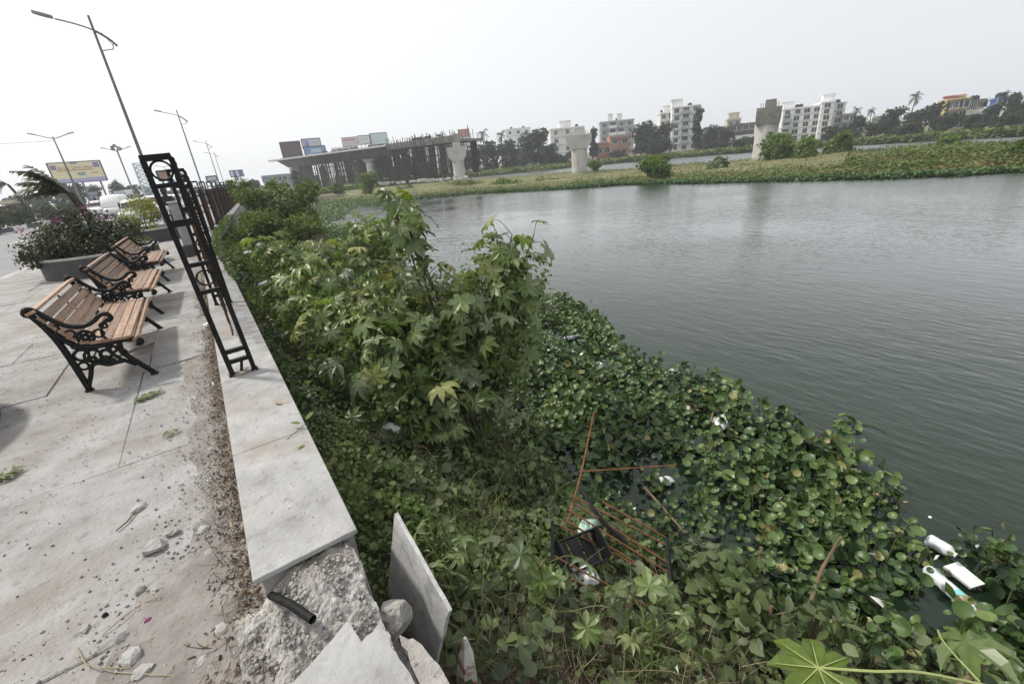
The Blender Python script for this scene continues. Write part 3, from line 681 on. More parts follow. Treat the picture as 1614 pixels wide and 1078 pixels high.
# small rubble crumbs
cube = ([(-.5, -.5, -.3), (.5, -.4, -.3), (.4, .5, -.3), (-.5, .4, -.3), (-.3, -.3, .4), (.35, -.2, .3), (.2, .35, .42), (-.3, .3, .3)], [(0, 3, 2, 1), (4, 5, 6, 7), (0, 1, 5, 4), (1, 2, 6, 5), (2, 3, 7, 6), (3, 0, 4, 7)])
Ms = []; Ts = []
for i in range(3800):
    y = abs(q.gauss(1.0, 1.7)) + .3 if q.random() < .8 else q.uniform(.5, 9)
    x = wallx(y) - abs(q.gauss(.0, .30 if y < 2.4 else .2))
    s_ = .004 + .011 * q.random() ** 3
    Ms.append(xf((x, y, s_ * .2 + .03 * max(0, 1 - (wallx(y) - x) / .3) + .004), (q.uniform(0, 6), q.uniform(-.3, .3), q.uniform(0, 6)), s_)); Ts.append(0)
for i in range(1700):
    x, y = q.uniform(-1.0, -.28), abs(q.gauss(0, .55)) + .75; s_ = .003 + .014 * q.random() ** 3
    Ms.append(xf((x, y, .006), (q.uniform(0, 6), q.uniform(-.3, .3), q.uniform(0, 6)), s_)); Ts.append(0)
for i in range(1300):        # crumbs over the broken core
    x, y = q.uniform(-.32, .12), q.uniform(.9, 1.6)
    top = .165 if y > 1.5 else .165 - .12 * min(1, (1.5 - y) / .3)
    s_ = .004 + .016 * q.random() ** 3
    Ms.append(xf((x, y, top * (.3 + .7 * min(1, max(0, (x + .25) / .14))) + .012), (q.uniform(0, 6), q.uniform(0, 6), q.uniform(0, 6)), s_)); Ts.append(0)
for i in range(160):
    x, y = q.uniform(-.22, .14), q.uniform(1.66, 6)
    Ms.append(xf((x, y, .2215), (0, 0, q.uniform(0, 6)), .002 + .005 * q.random() ** 2)); Ts.append(0)
stuff(obj('rubble_crumbs', mass_mesh('rubble_crumbs', [cube], [Ms], [Ts], M['stone_bit'])))
# dirt specks scattered over the slabs
Ms = []; Ts = []
for i in range(8500):
    x, y = q.uniform(-3.2, -.3), q.uniform(.5, 9)
    if vn(x * 1.8, y * 1.8, 9) < -.05 and q.random() < .85: continue
    k_ = q.random() ** 5; Ms.append(xf((x, y, .004), (0, 0, q.uniform(0, 6)), sc3=(.0014 + .008 * k_, .002 + .015 * k_, .004))); Ts.append(q.random() * .5)
stuff(obj('dirt_specks', mass_mesh('dirt_specks', [cube], [Ms], [Ts], M['dryleaf'])))
# straws bent over the paving
mb = MB()
for (pp, r) in [([(122, 1020), (135, 1046), (175, 1058), (235, 1062), (300, 1066)], .0035), ([(160, 1002), (190, 975), (225, 950), (255, 938)], .004), ([(118, 1035), (150, 1052), (210, 1052)], .003), ([(250, 1078), (270, 1055), (278, 1042)], .003), ([(300, 915), (312, 935), (330, 945)], .003), ([(296, 1008), (300, 985), (318, 968)], .003)]:
    mb.tube([tuple(gs(*p, .008 + .012 * (i % 2))) for i, p in enumerate(pp)], r * .6, 5)
mb.t = [.8] * len(mb.v)
stuff(mb.build('straw_stalks', M['straw']))
mb = MB(); pts = [tuple(gs(*p, .012)) for p in [(183, 836), (200, 822), (213, 806), (232, 790)]]; mb.tube(pts, [.004, .005, .004, .002], 6)
tag(mb.build('dry_twig', M['twig']), 'thin crooked twig beside the flat white stone chip', 'twig')
# fallen fern-like sprigs
def sprig(p0, p1, n, ll, label, seed):
    q = random.Random(seed); a, b = gs(*p0, .01), gs(*p1, .012); d = b - a; ang = math.atan2(d.y, d.x)
    mb = MB(); mb.tube([a, a.lerp(b, .5) + Vector((0, 0, .015)), b], .002, 5); mb.t = [.2] * len(mb.v)
    st = mb.build('fallen_sprig', M['vine'])
    Ms = []; Ts = []
    for i in range(n):
        f = (i + .5) / n
        for s_ in (-1, 1):
            Ms.append(xf(a.lerp(b, f) + Vector((0, 0, .012)), (q.uniform(-.3, .3), q.uniform(-.3, .3), ang - PI / 2 + s_ * q.uniform(.6, 1.0)), ll * (1 - .5 * f) * q.uniform(.8, 1.1))); Ts.append(q.uniform(.3, .9))
    obj('leaflet_row', mass_mesh('leaflet_row', [LF['narrow']], [Ms], [Ts], M['vine']), st); tag(st, label, 'twig')
sprig((210, 634), (254, 616), 16, .10, 'green fern-like sprig lying on the paving beyond the loose stones', 1)
sprig((255, 690), (282, 677), 9, .06, 'smaller green sprig lying between the fern-like sprig and the white chips', 2)
sprig((-12, 763), (30, 738), 12, .10, 'green sprig on the paving cut by the left edge', 3)
mb = MB(); mb.ball(tuple(gs(233, 977, .012)), .014, 6, 4, (1.2, .8, .7), .3, 3); mb.t = [.5] * len(mb.v)
tag(mb.build('fallen_flower', M['bract']), 'crushed purple flower on the paving near the dry twig at lower left', 'flower')
# bits on the coping
Ms = [xf(P(445, 637, .225), (.2, .1, .5), .085), ]; 
o = obj('pale_leaf', mass_mesh('pale_leaf', [LF['oval']], [Ms], [[.95]], M['dryleaf'])); tag(o, 'pale dry leaf lying near the outer edge of the coping', 'leaf')
mb = MB(); a = P(452, 692, .225); mb.tube([a, P(472, 676, .24), P(486, 664, .25)], .0022, 5); mb.t = [.3] * len(mb.v)
o = mb.build('green_shoot', M['vine']); tag(o, 'green shoot bending over the coping edge', 'plant')
for m4, tt in ((xf(P(474, 668, .25), (.2, 0, .8), .07), .5), (xf(P(482, 662, .25), (.3, .2, -.8), .08), .7), (xf(P(480, 700, .225), (0, .1, 2), .05), .9)): obj('leaf', mass_mesh('leaf', [LF['oval']], [[m4]], [[tt]], M['vine']), o)
def scrap(name, c, r, mat, label, cat, seed=1, sc=(1.2, .9, .5)):
    mb = MB(); mb.ball((0, 0, 0), r, 12, 7, sc, .35, seed); o = mb.build(name, M[mat], None, tuple(c), (0, 0, seed), smooth=True); return tag(o, label, cat)
scrap('crumpled_paper', P(327, 512, .03), .05, 'bagwhite', 'crumpled white paper on the earth beside the wall, left of the nearest fence post', 'litter', 2)
scrap('plastic_wrapper', P(333, 606, .02), .035, 'white', 'small shiny wrapper in the litter left of the nearest fence post foot', 'litter', 5, (1.2, .7, .3))
scrap('plastic_wrapper', P(350, 688, .03), .016, 'bottle', 'tiny bluish wrapper against the wall in the dry litter', 'litter', 6, (1, 1, .4))

# ================================================================== IRON FENCE
fence = thing('iron_fence', 'black and rusty ornamental iron fence standing on the parapet wall', 'fence', (0, 3.93, .22))
post_mb = MB(); W2 = .078; HT = 1.63
for s_ in (-1, 1): post_mb.box((s_ * W2, 0, HT / 2 - .012), (.034, .05, HT - .024))
post_mb.box((-.005, 0, HT - .013), (.175, .056, .038)); post_mb.box((W2 - .004, 0, HT - .03), (.034, .05, .03), (0, R(-25), 0))
post_mb.box((0, .012, .05), (.02, .02, .12), (0, R(18), 0))
for s_ in (-1, 1): post_mb.box((s_ * W2, 0, .004), (.05, .07, .012)); post_mb.ball((s_ * (W2 + .004), 0, HT - .06), .017, 6, 4, (1, 1.6, 1.5))
post_me = post_mb.mesh('post', M['iron'])
def ring_me(r, th):
    m = MB(); m.tube([(r * math.cos(2 * PI * k / 26), 0, r * math.sin(2 * PI * k / 26)) for k in range(26)], th, 6, closed=True); return m.mesh('ring', M['iron'], True)
ring1, ring2 = ring_me(.060, .007), ring_me(.054, .0065)
rg = MB(); rg.box((0, 0, 0), (.135, .036, .03)); rung_me = rg.mesh('rung', M['iron'])
rg = MB(); rg.box((0, 0, 0), (.135, .045, .045)); rung_thick = rg.mesh('rung', M['iron'])
fq = random.Random(9)
def grille_mb(y0, y1, z0, z1, gap=.105, seed=0, broken=False):
    m = MB(); q = random.Random(seed); n = int((y1 - y0) / gap)
    for zz in (z0 + .07, (z0 + z1) / 2, z1 - .05): m.box((0, (y0 + y1) / 2, zz), (.014, y1 - y0, .034))
    for i in range(n + 1):
        y = y0 + (y1 - y0) * i / n; lo = z0 if not broken or i > 2 else z0 + .42 * (3 - i) * q.uniform(.3, .5)
        m.box((q.uniform(-.004, .004), y, (lo + z1) / 2), (.016, .02, z1 - lo))
        if i % 2 == 0 and i < n:
            for zz in (z0 + .35, z1 - .28): m.tube([(0, y + gap / 2 + .04 * math.cos(a), zz + .05 * math.sin(a)) for a in [2 * PI * k / 10 for k in range(10)]], .006, 4, closed=True)
    return m
gr_me = grille_mb(.12, 2.63, .08, 1.36).mesh('grille', M['rust'])
ring_sp = 2.77
for k in range(26):
    y = 3.93 + ring_sp * k; x = -.07 + C(y) - (.0 if k else 0.0)
    a = math.atan(-Cs(y))
    p = obj('post', post_me, fence, (x, y - 3.93, 0), (fq.uniform(-.012, .012) if k else R(-.5), R(-1.9) if k == 0 else fq.uniform(-.012, .012), a))
    obj('ring', ring1, p, (0, 0, 1.535)); obj('ring', ring2, p, (0, 0, .79))
    for zz in (1.44, .895, .69, .2, .115): obj('rung', rung_me, p, (0, 0, zz))
    obj('rung', rung_thick, p, (0, 0, 1.19))
    if k >= 1:
        obj('grille', gr_me, fence, (x + .01, y - 3.93, 0), (0, 0, a))
o = obj('grille', grille_mb(.85, 2.66, .03, 1.22, .105, 4, True).mesh('grille', M['rust']), fence, (-.065, 0, 0), (0, 0, 0))
o['label'] = 'heavily rusted broken grille of the first bay, its near end hanging free'
m = MB(); m.ball((0, 0, 0), .085, 16, 8, (1.25, .75, .22), .25, 6)
m.v = [(x, y, z + .01 * vn(x * 40, y * 40)) for x, y, z in m.v]
m.build('fixing_mortar', M['rubble'], fence, (-.07, .015, 0.0))
# pale stone pillar seen through the nearest post
t = thing('stone_pillar', 'pale square stone pillar on the promenade seen through the nearest fence post', 'pillar', (-.46, 14.4, 0))
mb = MB(); mb.cbox((0, 0, .15), (.3, .3, .3), .02); mb.build('base', M['granite'], t)
mb = MB(); mb.cbox((0, 0, .82), (.2, .2, 1.04), .015); mb.build('shaft', M['cap'], t)
mb = MB(); mb.cbox((0, 0, 1.36), (.25, .25, .05), .01); mb.build('top_plate', M['graniterim'], t)

# ================================================================== BENCHES
def bez(pts, n=6):
    """Catmull-Rom through points"""
    P_ = [Vector(p) for p in pts]; out = []
    for i in range(len(P_) - 1):
        a = P_[max(0, i - 1)]; b = P_[i]; c = P_[i + 1]; d = P_[min(len(P_) - 1, i + 2)]
        for k in range(n):
            t = k / n; out.append(.5 * ((2 * b) + (c - a) * t + (2 * a - 5 * b + 4 * c - d) * t * t + (3 * b - a - 3 * c + d) * t ** 3))
    out.append(P_[-1]); return out
def xz(pts): return [(x, 0, z) for x, z in pts]
def end_frame():
    m = MB()
    top = bez(xz([(-.325, .765), (-.345, .785), (-.325, .815), (-.285, .80), (-.205, .69), (-.13, .615), (-.04, .59), (.04, .615), (.095, .655), (.145, .655), (.16, .615), (.135, .595), (.115, .61)]), 5)
    m.tube(top, [.026 if i < 12 else .021 for i in range(len(top))], 7)
    m.tube(bez(xz([(-.325, .79), (-.27, .64), (-.235, .47), (-.215, .26), (-.20, .02)]), 5), .026, 7)          # rear leg and back stile
    low = bez(xz([(-.235, .58), (-.19, .49), (-.14, .435), (-.06, .395), (.03, .385), (.13, .395), (.22, .385), (.27, .37), (.295, .345), (.275, .325), (.255, .34)]), 5); m.tube(low, .025, 7)
    m.tube(bez(xz([(.14, .39), (.13, .29), (.16, .22), (.215, .13), (.285, .015)]), 5), .024, 7)                  # front leg
    m.tube(bez(xz([(.045, .385), (.06, .29), (.11, .21), (.19, .13)]), 4), .018, 6)
    m.tube(bez(xz([(-.20, .03), (-.145, .14), (-.11, .22), (-.06, .235), (.0, .20), (.06, .20), (.13, .20)]), 4), .02, 6)
    m.tube(bez(xz([(.115, .60), (.06, .52), (.06, .45), (.10, .40)]), 4), .012, 6)
    for (cx, cz, r, th) in [(-.06, .49, .058, .01), (-.06, .49, .022, .012), (-.145, .545, .034, .008), (.035, .50, .036, .008), (-.14, .34, .05, .01), (-.07, .31, .058, .01), (-.16, .24, .035, .009), (-.08, .28, .02, .012), (.02, .30, .04, .012), (.075, .33, .03, .01), (-.215, .62, .025, .008), (-.15, .43, .025, .007), (.09, .56, .024, .008), (.14, .28, .022, .008), (.17, .19, .02, .008)]:
        m.tube([(cx + r * math.cos(2 * PI * k / 12), 0, cz + r * math.sin(2 * PI * k / 12)) for k in range(12)], th * 1.35, 5, closed=True)
    for k in range(6):
        a = 2 * PI * k / 6; m.ball((-.06 + .04 * math.cos(a), 0, .49 + .04 * math.sin(a)), .017, 6, 4, (1, .7, 1))
    for (cx, cz, r) in [(.0, .25, .04), (.04, .22, .032), (-.09, .37, .025), (.06, .36, .028), (.0, .42, .022)]: m.ball((cx, 0, cz), r, 7, 5, (1, .45, 1.1))
    m.box((.285, 0, .008), (.06, .045, .016)); m.box((-.2, 0, .008), (.06, .045, .016))
    return m
ef_me = end_frame().mesh('end_frame', M['iron'], True)
BL = 1.86
slats = [(-.305, .775, 18), (-.262, .70, -60), (-.222, .627, -60), (-.182, .558, -58), (-.142, .495, -50), (-.075, .435, -12), (-.002, .418, -8), (.07, .41, -4), (.142, .408, -3), (.213, .402, 6), (.272, .378, 32)]
sm = MB(); sm.cbox((0, 0, 0), (.070, BL, .024), .004); slat_me = sm.mesh('slat', M['wood'])
def bench(label, x, y, rz, seed):
    q = random.Random(seed)
    t = thing('bench', label, 'bench', (x, y, 0), (0, 0, rz), 'slatted benches along the promenade')
    for s_ in (-1, 1): obj('end_frame', ef_me, t, (0, s_ * (BL / 2 - .03), 0))
    for i, (sx, sz, a) in enumerate(slats):
        obj('slat', slat_me, t, (sx, q.uniform(-.008, .008), sz + .012), (0, R(-a) if i else R(-a), q.uniform(-.002, .002)))
    m = MB()
    for yy in (0,):
        m.tube(bez([(-.29, yy, .765), (-.2, yy, .59), (-.13, yy, .46), (-.02, yy, .395), (.12, yy, .388), (.26, yy, .365)], 4), .009, 5)
    m.tube([(-.07, -BL / 2, .30), (-.07, BL / 2, .30)], .008, 6)
    m.build('tie_bar', M['iron'], t)
    return t
b1 = bench('nearest slatted timber bench with black cast iron ends on the promenade', -1.10, 6.12, R(1), 1)
bench('middle slatted timber bench of the three with black iron ends', -1.10, 8.72, R(-.6), 2)
bench('farthest slatted timber bench, next to the round flower bed', -1.13, 11.75, R(-1), 3)

# ================================================================== PLANTERS
def planter(label, cx, cy, r, h=.46):
    t = thing('round_planter', label, 'planter', (cx, cy, 0), 0)
    m = MB(); n = 40; prof = [(r * .985, 0), (r * .985, h - .04), (r, h - .04), (r, h), (r - .13, h), (r - .13, h - .12), (0.01, h - .12)]
    for i, (rr_, z) in enumerate(prof):
        for k in range(n): m.v.append((rr_ * math.cos(2 * PI * k / n), rr_ * math.sin(2 * PI * k / n), z))
    wall = MB(); wall.v = m.v[:2 * n]; wall.f = [(k, (k + 1) % n, n + (k + 1) % n, n + k) for k in range(n)]
    wall.build('wall', M['granite'], t, smooth=True)
    rim = MB(); rim.v = m.v[2 * n:6 * n]
    rim.f = [(i * n + k, i * n + (k + 1) % n, (i + 1) * n + (k + 1) % n, (i + 1) * n + k) for i in range(3) for k in range(n)]; rim.build('rim', M['graniterim'] if r > 0 else 0, t)
    so_ = MB(); so_.v = [(x, y, z + .02 * vn(x * 3, y * 3)) for x, y, z in m.v[5 * n:7 * n]]; so_.f = [(k, (k + 1) % n, n + (k + 1) % n, n + k) for k in range(n)] + [tuple(range(n, 2 * n))]
    so_.build('soil', M['soil'], t)
    return t
planter('round grey granite planter holding the flowering bush and leaning palm', -2.2, 14.5, 1.15)
planter('round granite planter with the yellow green shrub, beyond the benches', -1.75, 21.4, 1.35)
planter('dark round granite planter cut by the left edge beside the nearest bench', -2.95, 5.0, 1.12)

def leaf_cloud(name, centers, n, size, mat, temps, parent=None, seed=0, tint=(0, 1), up=.5, flatten=1.0, shell=.55):
    """leaves in clumps through a set of ellipsoids (c, (rx, ry, rz))"""
    q = random.Random(seed); Ms = [[] for _ in temps]; Ts = [[] for _ in temps]
    vol = [rx * ry * rz for _, (rx, ry, rz) in centers]; tot = sum(v ** .67 for v in vol)
    for (c, (rx, ry, rz)), v in zip(centers, vol):
        k = int(n * v ** .67 / tot)
        nc = max(3, k // 14); cl = []
        for _ in range(nc):
            d = Vector((q.gauss(0, 1), q.gauss(0, 1), q.gauss(0, 1))).normalized(); rr_ = shell + (1 - shell) * q.random() ** .6
            cl.append((Vector((d.x * rx, d.y * ry, d.z * rz)) * rr_, q.random()))
        for i in range(k):
            cc, ct = cl[q.randrange(nc)]
            s_ = .16 * max(rx, ry, rz)
            p = Vector(c) + cc + Vector((q.gauss(0, s_), q.gauss(0, s_), q.gauss(0, s_ * .7)))
            nrm = (cc.normalized() * .6 + Vector((q.gauss(0, .6), q.gauss(0, .6), q.gauss(up, .5))))
            if nrm.length < .01: nrm = Vector((0, 0, 1))
            j = q.randrange(len(temps))
            Ms[j].append(xdir(p, nrm, q.uniform(0, 6.3), size * q.uniform(.6, 1.3)))
            Ts[j].append(min(1, max(0, tint[0] + (tint[1] - tint[0]) * (.55 * ct + .45 * q.random()))))
    return obj(name, mass_mesh(name, temps, Ms, Ts, mat), parent)
def stems(parent, base, tops, r, mat, seed=0, name='stem'):
    q = random.Random(seed); m = MB()
    for tp in tops:
        a, b = Vector(base), Vector(tp); mid = a.lerp(b, .5) + Vector((q.uniform(-.12, .12), q.uniform(-.12, .12), .08)) * (b - a).length
        m.tube(bez([a + Vector((q.uniform(-r, r) * 3, q.uniform(-r, r) * 3, 0)), mid, b], 4), [r * (1 - .7 * i / 8) for i in range(9)], 5)
    return m.build(name, mat, parent)
# bougainvillea in the first planter
t = thing('bougainvillea', 'dark bougainvillea bush with magenta bracts spilling over the round planter', 'bush', (-2.35, 14.5, .34))
ctr = [((-.75, -.25, .32), (.45, .5, .36)), ((-.2, -.35, .42), (.6, .5, .42)), ((.35, -.15, .4), (.5, .5, .4)), ((-.35, .35, .5), (.6, .5, .42)), ((.6, .25, .45), (.4, .4, .4)), ((-1.0, -.5, .1), (.22, .25, .16)), ((.0, .1, .75), (.55, .5, .3))]
leaf_cloud('foliage', ctr, 9500, .062, M['bougain'], [LF['oval'], LF['wide']], t, 4)
leaf_cloud('bracts', [((-.75, -.2, .75), (.3, .3, .12)), ((.25, .0, 1.12), (.28, .2, .16)), ((.4, -.1, .95), (.3, .2, .15)), ((-.3, -.3, .85), (.3, .2, .12)), ((-1.0, -.3, .5), (.14, .15, .12)), ((-.45, -.1, .95), (.2, .2, .12))], 110, .05, M['bract'], [LF['wide']], t, 5)
stems(t, (0, 0, 0), [(-.8, -.3, .6), (.5, 0, .8), (0, .2, 1.0), (-.4, -.2, .9), (.3, .3, .9), (.25, .0, 1.15)], .016, M['bark'], 3)
t = thing('yellow_shrub', 'yellow green leafy shrub in the second round planter', 'bush', (-1.75, 21.3, .34))
leaf_cloud('foliage', [((0, -.2, .55), (.55, .5, .5)), ((-.45, 0, .35), (.35, .4, .3)), ((.35, .1, .75), (.4, .4, .4)), ((.1, .2, 1.0), (.35, .35, .3))], 2300, .085, M['yellowbush'], [LF['oval']], t, 8)
stems(t, (0, 0, 0), [(-.4, 0, .5), (.4, 0, .9), (0, .1, 1.2), (.1, -.2, .8)], .015, M['bark'], 4)
t = thing('low_shrub', 'low green shrub trailing over the far side of the first round planter', 'bush', (-1.55, 15.1, .34))
leaf_cloud('foliage', [((0, 0, .12), (.35, .3, .16)), ((-.2, .2, .2), (.3, .3, .2))], 650, .06, M['yellowbush'], [LF['oval']], t, 9, (0, .5))
stems(t, (0, 0, 0), [(-.1, .1, .2), (.1, 0, .15)], .01, M['bark'], 5)

# ------------------------------------------------------------------ palms
def frond(m, base, az, el, L, droop, seed, nl=16, wl=.32):
    q = random.Random(seed); pts = []; d = Vector((math.cos(az) * math.cos(el), math.sin(az) * math.cos(el), math.sin(el)))
    p = Vector(base); n = 9
    for i in range(n):
        pts.append(p.copy()); p = p + d * (L / n); d = (d + Vector((0, 0, -droop * .17 * (1 + i * .25)))).normalized()
    m.tube(pts, [.012 * L * (1 - .8 * i / n) for i in range(n)], 4)
    for i in range(nl):
        f = .16 + .84 * i / nl; k = f * (n - 1); j = min(int(k), n - 2); c = pts[j].lerp(pts[j + 1], k - j); tg = (pts[j + 1] - pts[j]).normalized()
        sd = tg.cross(Vector((0, 0, 1)));
        sd = sd.normalized() if sd.length > 1e-4 else Vector((1, 0, 0))
        l = L * wl * math.sin(PI * (.12 + .8 * f)) * q.uniform(.8, 1.15)
        for s_ in (-1, 1):
            dd = (sd * s_ * .85 + tg * .75 + Vector((0, 0, q.uniform(-.55, -.1)))).normalized(); w = tg * (L * .012 + .008)
            e = c + dd * l + Vector((0, 0, -l * .15)); mid = c + dd * l * .5
            m.add([c - w, c + w, mid + w * .9, mid - w * .9, e], [(0, 1, 2, 3), (3, 2, 4)])
def palm(name, label, base, trunk, r, nf, L, seed, group=None, az0=None, spread=PI, el=(.1, 1.1), cat='palm tree', nl=16, dr=(.6, 1.1), wl=.32):
    q = random.Random(seed); t = thing(name, label, cat, base, 0, group)
    m = MB(); pts = bez(trunk, 5); m.tube(pts, [r * (1.25 - .45 * i / len(pts)) for i in range(len(pts))], 8); m.build('trunk', M['palmtrunk'], t)
    for i in range(nf):
        az = (az0 if az0 is not None else 0) + q.uniform(-spread, spread)
        m = MB(); frond(m, trunk[-1], az, q.uniform(*el), L * q.uniform(.8, 1.1), q.uniform(*dr), seed * 50 + i, nl, wl); m.t = [q.random()] * len(m.v)
        m.build('frond', M['palm'], t)
    return t
palm('potted_palm', 'leaning palm with wind swept fronds rising from the flowering planter', (-2.2, 15.2, .34), [(0, 0, 0), (-.01, 0, .5), (-.08, 0, 1.0), (-.2, 0, 1.45)], .085, 17, 1.1, 3, None, PI, 0.8, (.2, 1.0), 'palm tree', 18, (.22, .5), .24)
for z in range(1):
    pass
# ================================================================== BANK VEGETATION
LF['mini'] = ([(0, 0, 0), (-.24, .45, .09), (0, .5, 0), (.24, .45, .09), (0, 1, -.1)], [(0, 2, 1), (0, 3, 2), (1, 2, 4), (2, 3, 4)])
LF['mini3'] = ([(0, 0, 0), (-.45, .4, .1), (0, .45, 0), (.45, .4, .1), (0, 1, -.15), (-.4, .75, .05), (.4, .75, .05)], [(0, 2, 1), (0, 3, 2), (1, 2, 4, 5), (2, 3, 6, 4)])
def veg_h(x, y):
    """top of the low growth over the bank"""
    xw = .15 + C(y); u = (x - xw) / max(.5, shore(y) - xw); b = bank_z(x, y)
    near = max(0, 1 - abs(x - xw) / 1.1)
    lift = min(1, max(0, (y - 1.9) / 1.2))
    h = .10 + .16 * (vn(x * 1.3, y * 1.3, 4) + .5) + .12 * vn(x * 3.5, y * 3.5, 6)
    h += lift * near * (.38 + .18 * vn(x * 1.1, y * .8, 8)) * min(1, (x - xw) / .12 + .25)
    return b + max(.03, h)
def over_bank(n, x0f, x1f, ya, yb, seed, depth=.16, accept=None, wallclear=True):
    q = random.Random(seed); out = []
    while len(out) < n:
        y = ya + (yb - ya) * q.random() ** 1.25; xa, xb = x0f(y), x1f(y); x = q.uniform(xa, xb)
        if accept and not accept(x, y, q): continue
        z = veg_h(x, y) - depth * q.random() ** 1.6
        out.append((x, y, z))
    return out
q = random.Random(21)
# small-leaved creeper along the outer side of the wall
pts = over_bank(30000, lambda y: .17 + C(y) - (.05 if y > 7 else 0) - (.16 if y > 9.5 else 0), lambda y: min(shore(y) + .1, 2.3 + C(y)), 1.75, 24, 3, .22)
pts += over_bank(17000, lambda y: .17, lambda y: min(shore(y), 2.2), 1.72, 5.2, 33, .2)
for i in range(3200):          # trailing over the coping farther along the wall
    y = q.uniform(8.2, 26); w_ = min(1, (y - 8) / 4) * (.5 + .5 * vn(y * 1.3, 60))
    x = .19 + C(y) - abs(q.gauss(0, .13)) * w_; pts.append((x, y, .20 + q.uniform(0, .12) * w_ + .03))
Ms = [[], []]; Ts = [[], []]
for (x, y, z) in pts:
    s_ = (.030 + .020 * q.random()) * (1 + max(0, y - 4) * .07); j = 0 if vn(x * 1.1, y * .9, 7) + q.uniform(-.3, .3) < .1 else 1
    nrm = (q.gauss(.15, .55), q.gauss(-.2, .55), q.uniform(.3, 1.2))
    Ms[j].append(xdir((x, y, z), nrm, q.uniform(0, 6.3), s_ * (1.15 if j else 1)))
    Ts[j].append(min(1, max(0, .42 + .5 * vn(x * .9, y * .9, 1) + q.uniform(-.3, .35))))
stuff(obj('creeper_cover', mass_mesh('creeper_cover', [LF['mini'], LF['mini3']], Ms, Ts, M['vine'])))
# foreground weeds, grass and straw
pts = over_bank(8200, lambda y: .34 if y < 1.9 else .7, lambda y: shore(y) + .15, -.6, 5.0, 5, .24)
def wet(x, y): return vn(x * 1.5, y * 1.5, 12)
Ms = [[], [], []]; Ts = [[], [], []]
WL = []
for (x, y, z) in pts:
    j = 0 if wet(x, y) < -.05 else 1
    if q.random() < .22: j = 2
    s_ = (q.uniform(.04, .08) if j else q.uniform(.055, .10)) * (1.5 if q.random() < .12 else 1)
    nrm = (q.gauss(.0, .45), q.gauss(-.25, .45), q.uniform(.5, 1.2))
    WL.append((x * x + y * y, j, xdir((x, y, z), nrm, q.uniform(0, 6.3), s_), min(1, max(0, .45 + .45 * vn(x, y, 2) + q.uniform(-.3, .35)))))
WLK = ['wide', 'mini3', 'oval']
def tint_mesh(name, temp, mat, nt=5):
    out = []
    for k in range(nt):
        m = MB(); m.add(*temp); m.t = [(k + .5) / nt] * len(m.v); out.append(m.mesh(name, mat))
    return out
WL.sort(key=lambda a: a[0] + (9 if a[1] else 0))
weed = thing('creeping_weeds', 'dusty broad leaved weeds creeping over the bank beside the tipped slab', 'weeds', (1.2, 1.0, -1.0))
wm = {k: tint_mesh('leaf', LF[k], M['weed']) for k in WLK}
def place_leaf(parent, me, m4):
    o = obj('leaf', me, parent); o.matrix_parent_inverse = Matrix.Identity(4)
    o.matrix_basis = Matrix.Translation(-parent.location) @ Matrix(m4.tolist()); return o
for d, j, m4, tt in WL[:290]: place_leaf(weed, wm[WLK[j]][min(4, int(tt * 5))], m4)
for d, j, m4, tt in WL[290:]:
    m4 = m4.copy(); m4[:3, 3] -= np.array(weed.location); Ms[j].append(m4); Ts[j].append(tt)
stuff(obj('leaf_mass', mass_mesh('leaf_mass', [LF[k] for k in WLK], Ms, Ts, M['weed']), weed))
def blades(name, n, ya, yb, x0f, x1f, ln, mat, seed, accept, w=1.0, tl=(0, 1)):
    q = random.Random(seed); Ms = [[], []]; Ts = [[], []]; k = 0
    while k < n:
        y = q.uniform(ya, yb); x = q.uniform(x0f(y), x1f(y))
        if not accept(x, y, q): continue
        z = bank_z(x, y) + q.uniform(0, .12); L = q.uniform(*ln); j = q.random() < .5
        Ms[j].append(xf((x, y, z), (q.gauss(0, .35), q.gauss(0, .35), q.uniform(0, 6.3)), sc3=(L * w, L * q.uniform(.4, 1.2), L))); Ts[j].append(q.uniform(*tl)); k += 1
    return stuff(obj(name, mass_mesh(name, [LF['blade'], LF['bladeb']], Ms, Ts, mat)))
blades('grass', 1000, -.6, 5, lambda y: .35, lambda y: shore(y), (.12, .34), M['grass'], 6, lambda x, y, q: vn(x * 1.2, y * 1.2, 15) > .1, .4, (0, .75))
def strawspot(x, y, q):
    for (px, py, r) in [(760, 830, .32), (890, 1000, .38), (830, 1060, .3), (1000, 1060, .35), (1120, 1040, .3), (700, 755, .3)]:
        c = STR[(px, py)]
        if (x - c.x) ** 2 + (y - c.y) ** 2 < (r * q.random() ** .5 * 1.1) ** 2 + .0: return True
    return False
STR = {k: P(k[0], k[1], -1.0) for k in [(760, 830), (890, 1000), (830, 1060), (1000, 1060), (1120, 1040), (700, 755)]}
qs = random.Random(8); Ms = [[], []]; Ts = [[], []]
for k_, c in STR.items():
    for i in range(330):
        r = .33 * math.sqrt(qs.random()); a = qs.uniform(0, 6.3); x, y = c.x + r * math.cos(a), c.y + r * math.sin(a)
        if x < .36: continue
        L = qs.uniform(.08, .26); j = qs.random() < .6
        Ms[j].append(xf((x, y, bank_z(x, y) + qs.uniform(.0, .2)), (qs.gauss(.2, .7), qs.gauss(0, .6), qs.uniform(0, 6.3)), sc3=(L * .13, L * qs.uniform(.2, 1.0), L * qs.uniform(.6, 1.1)))); Ts[j].append(qs.random())
stuff(obj('dry_straw', mass_mesh('dry_straw', [LF['blade'], LF['bladeb']], Ms, Ts, M['straw'])))
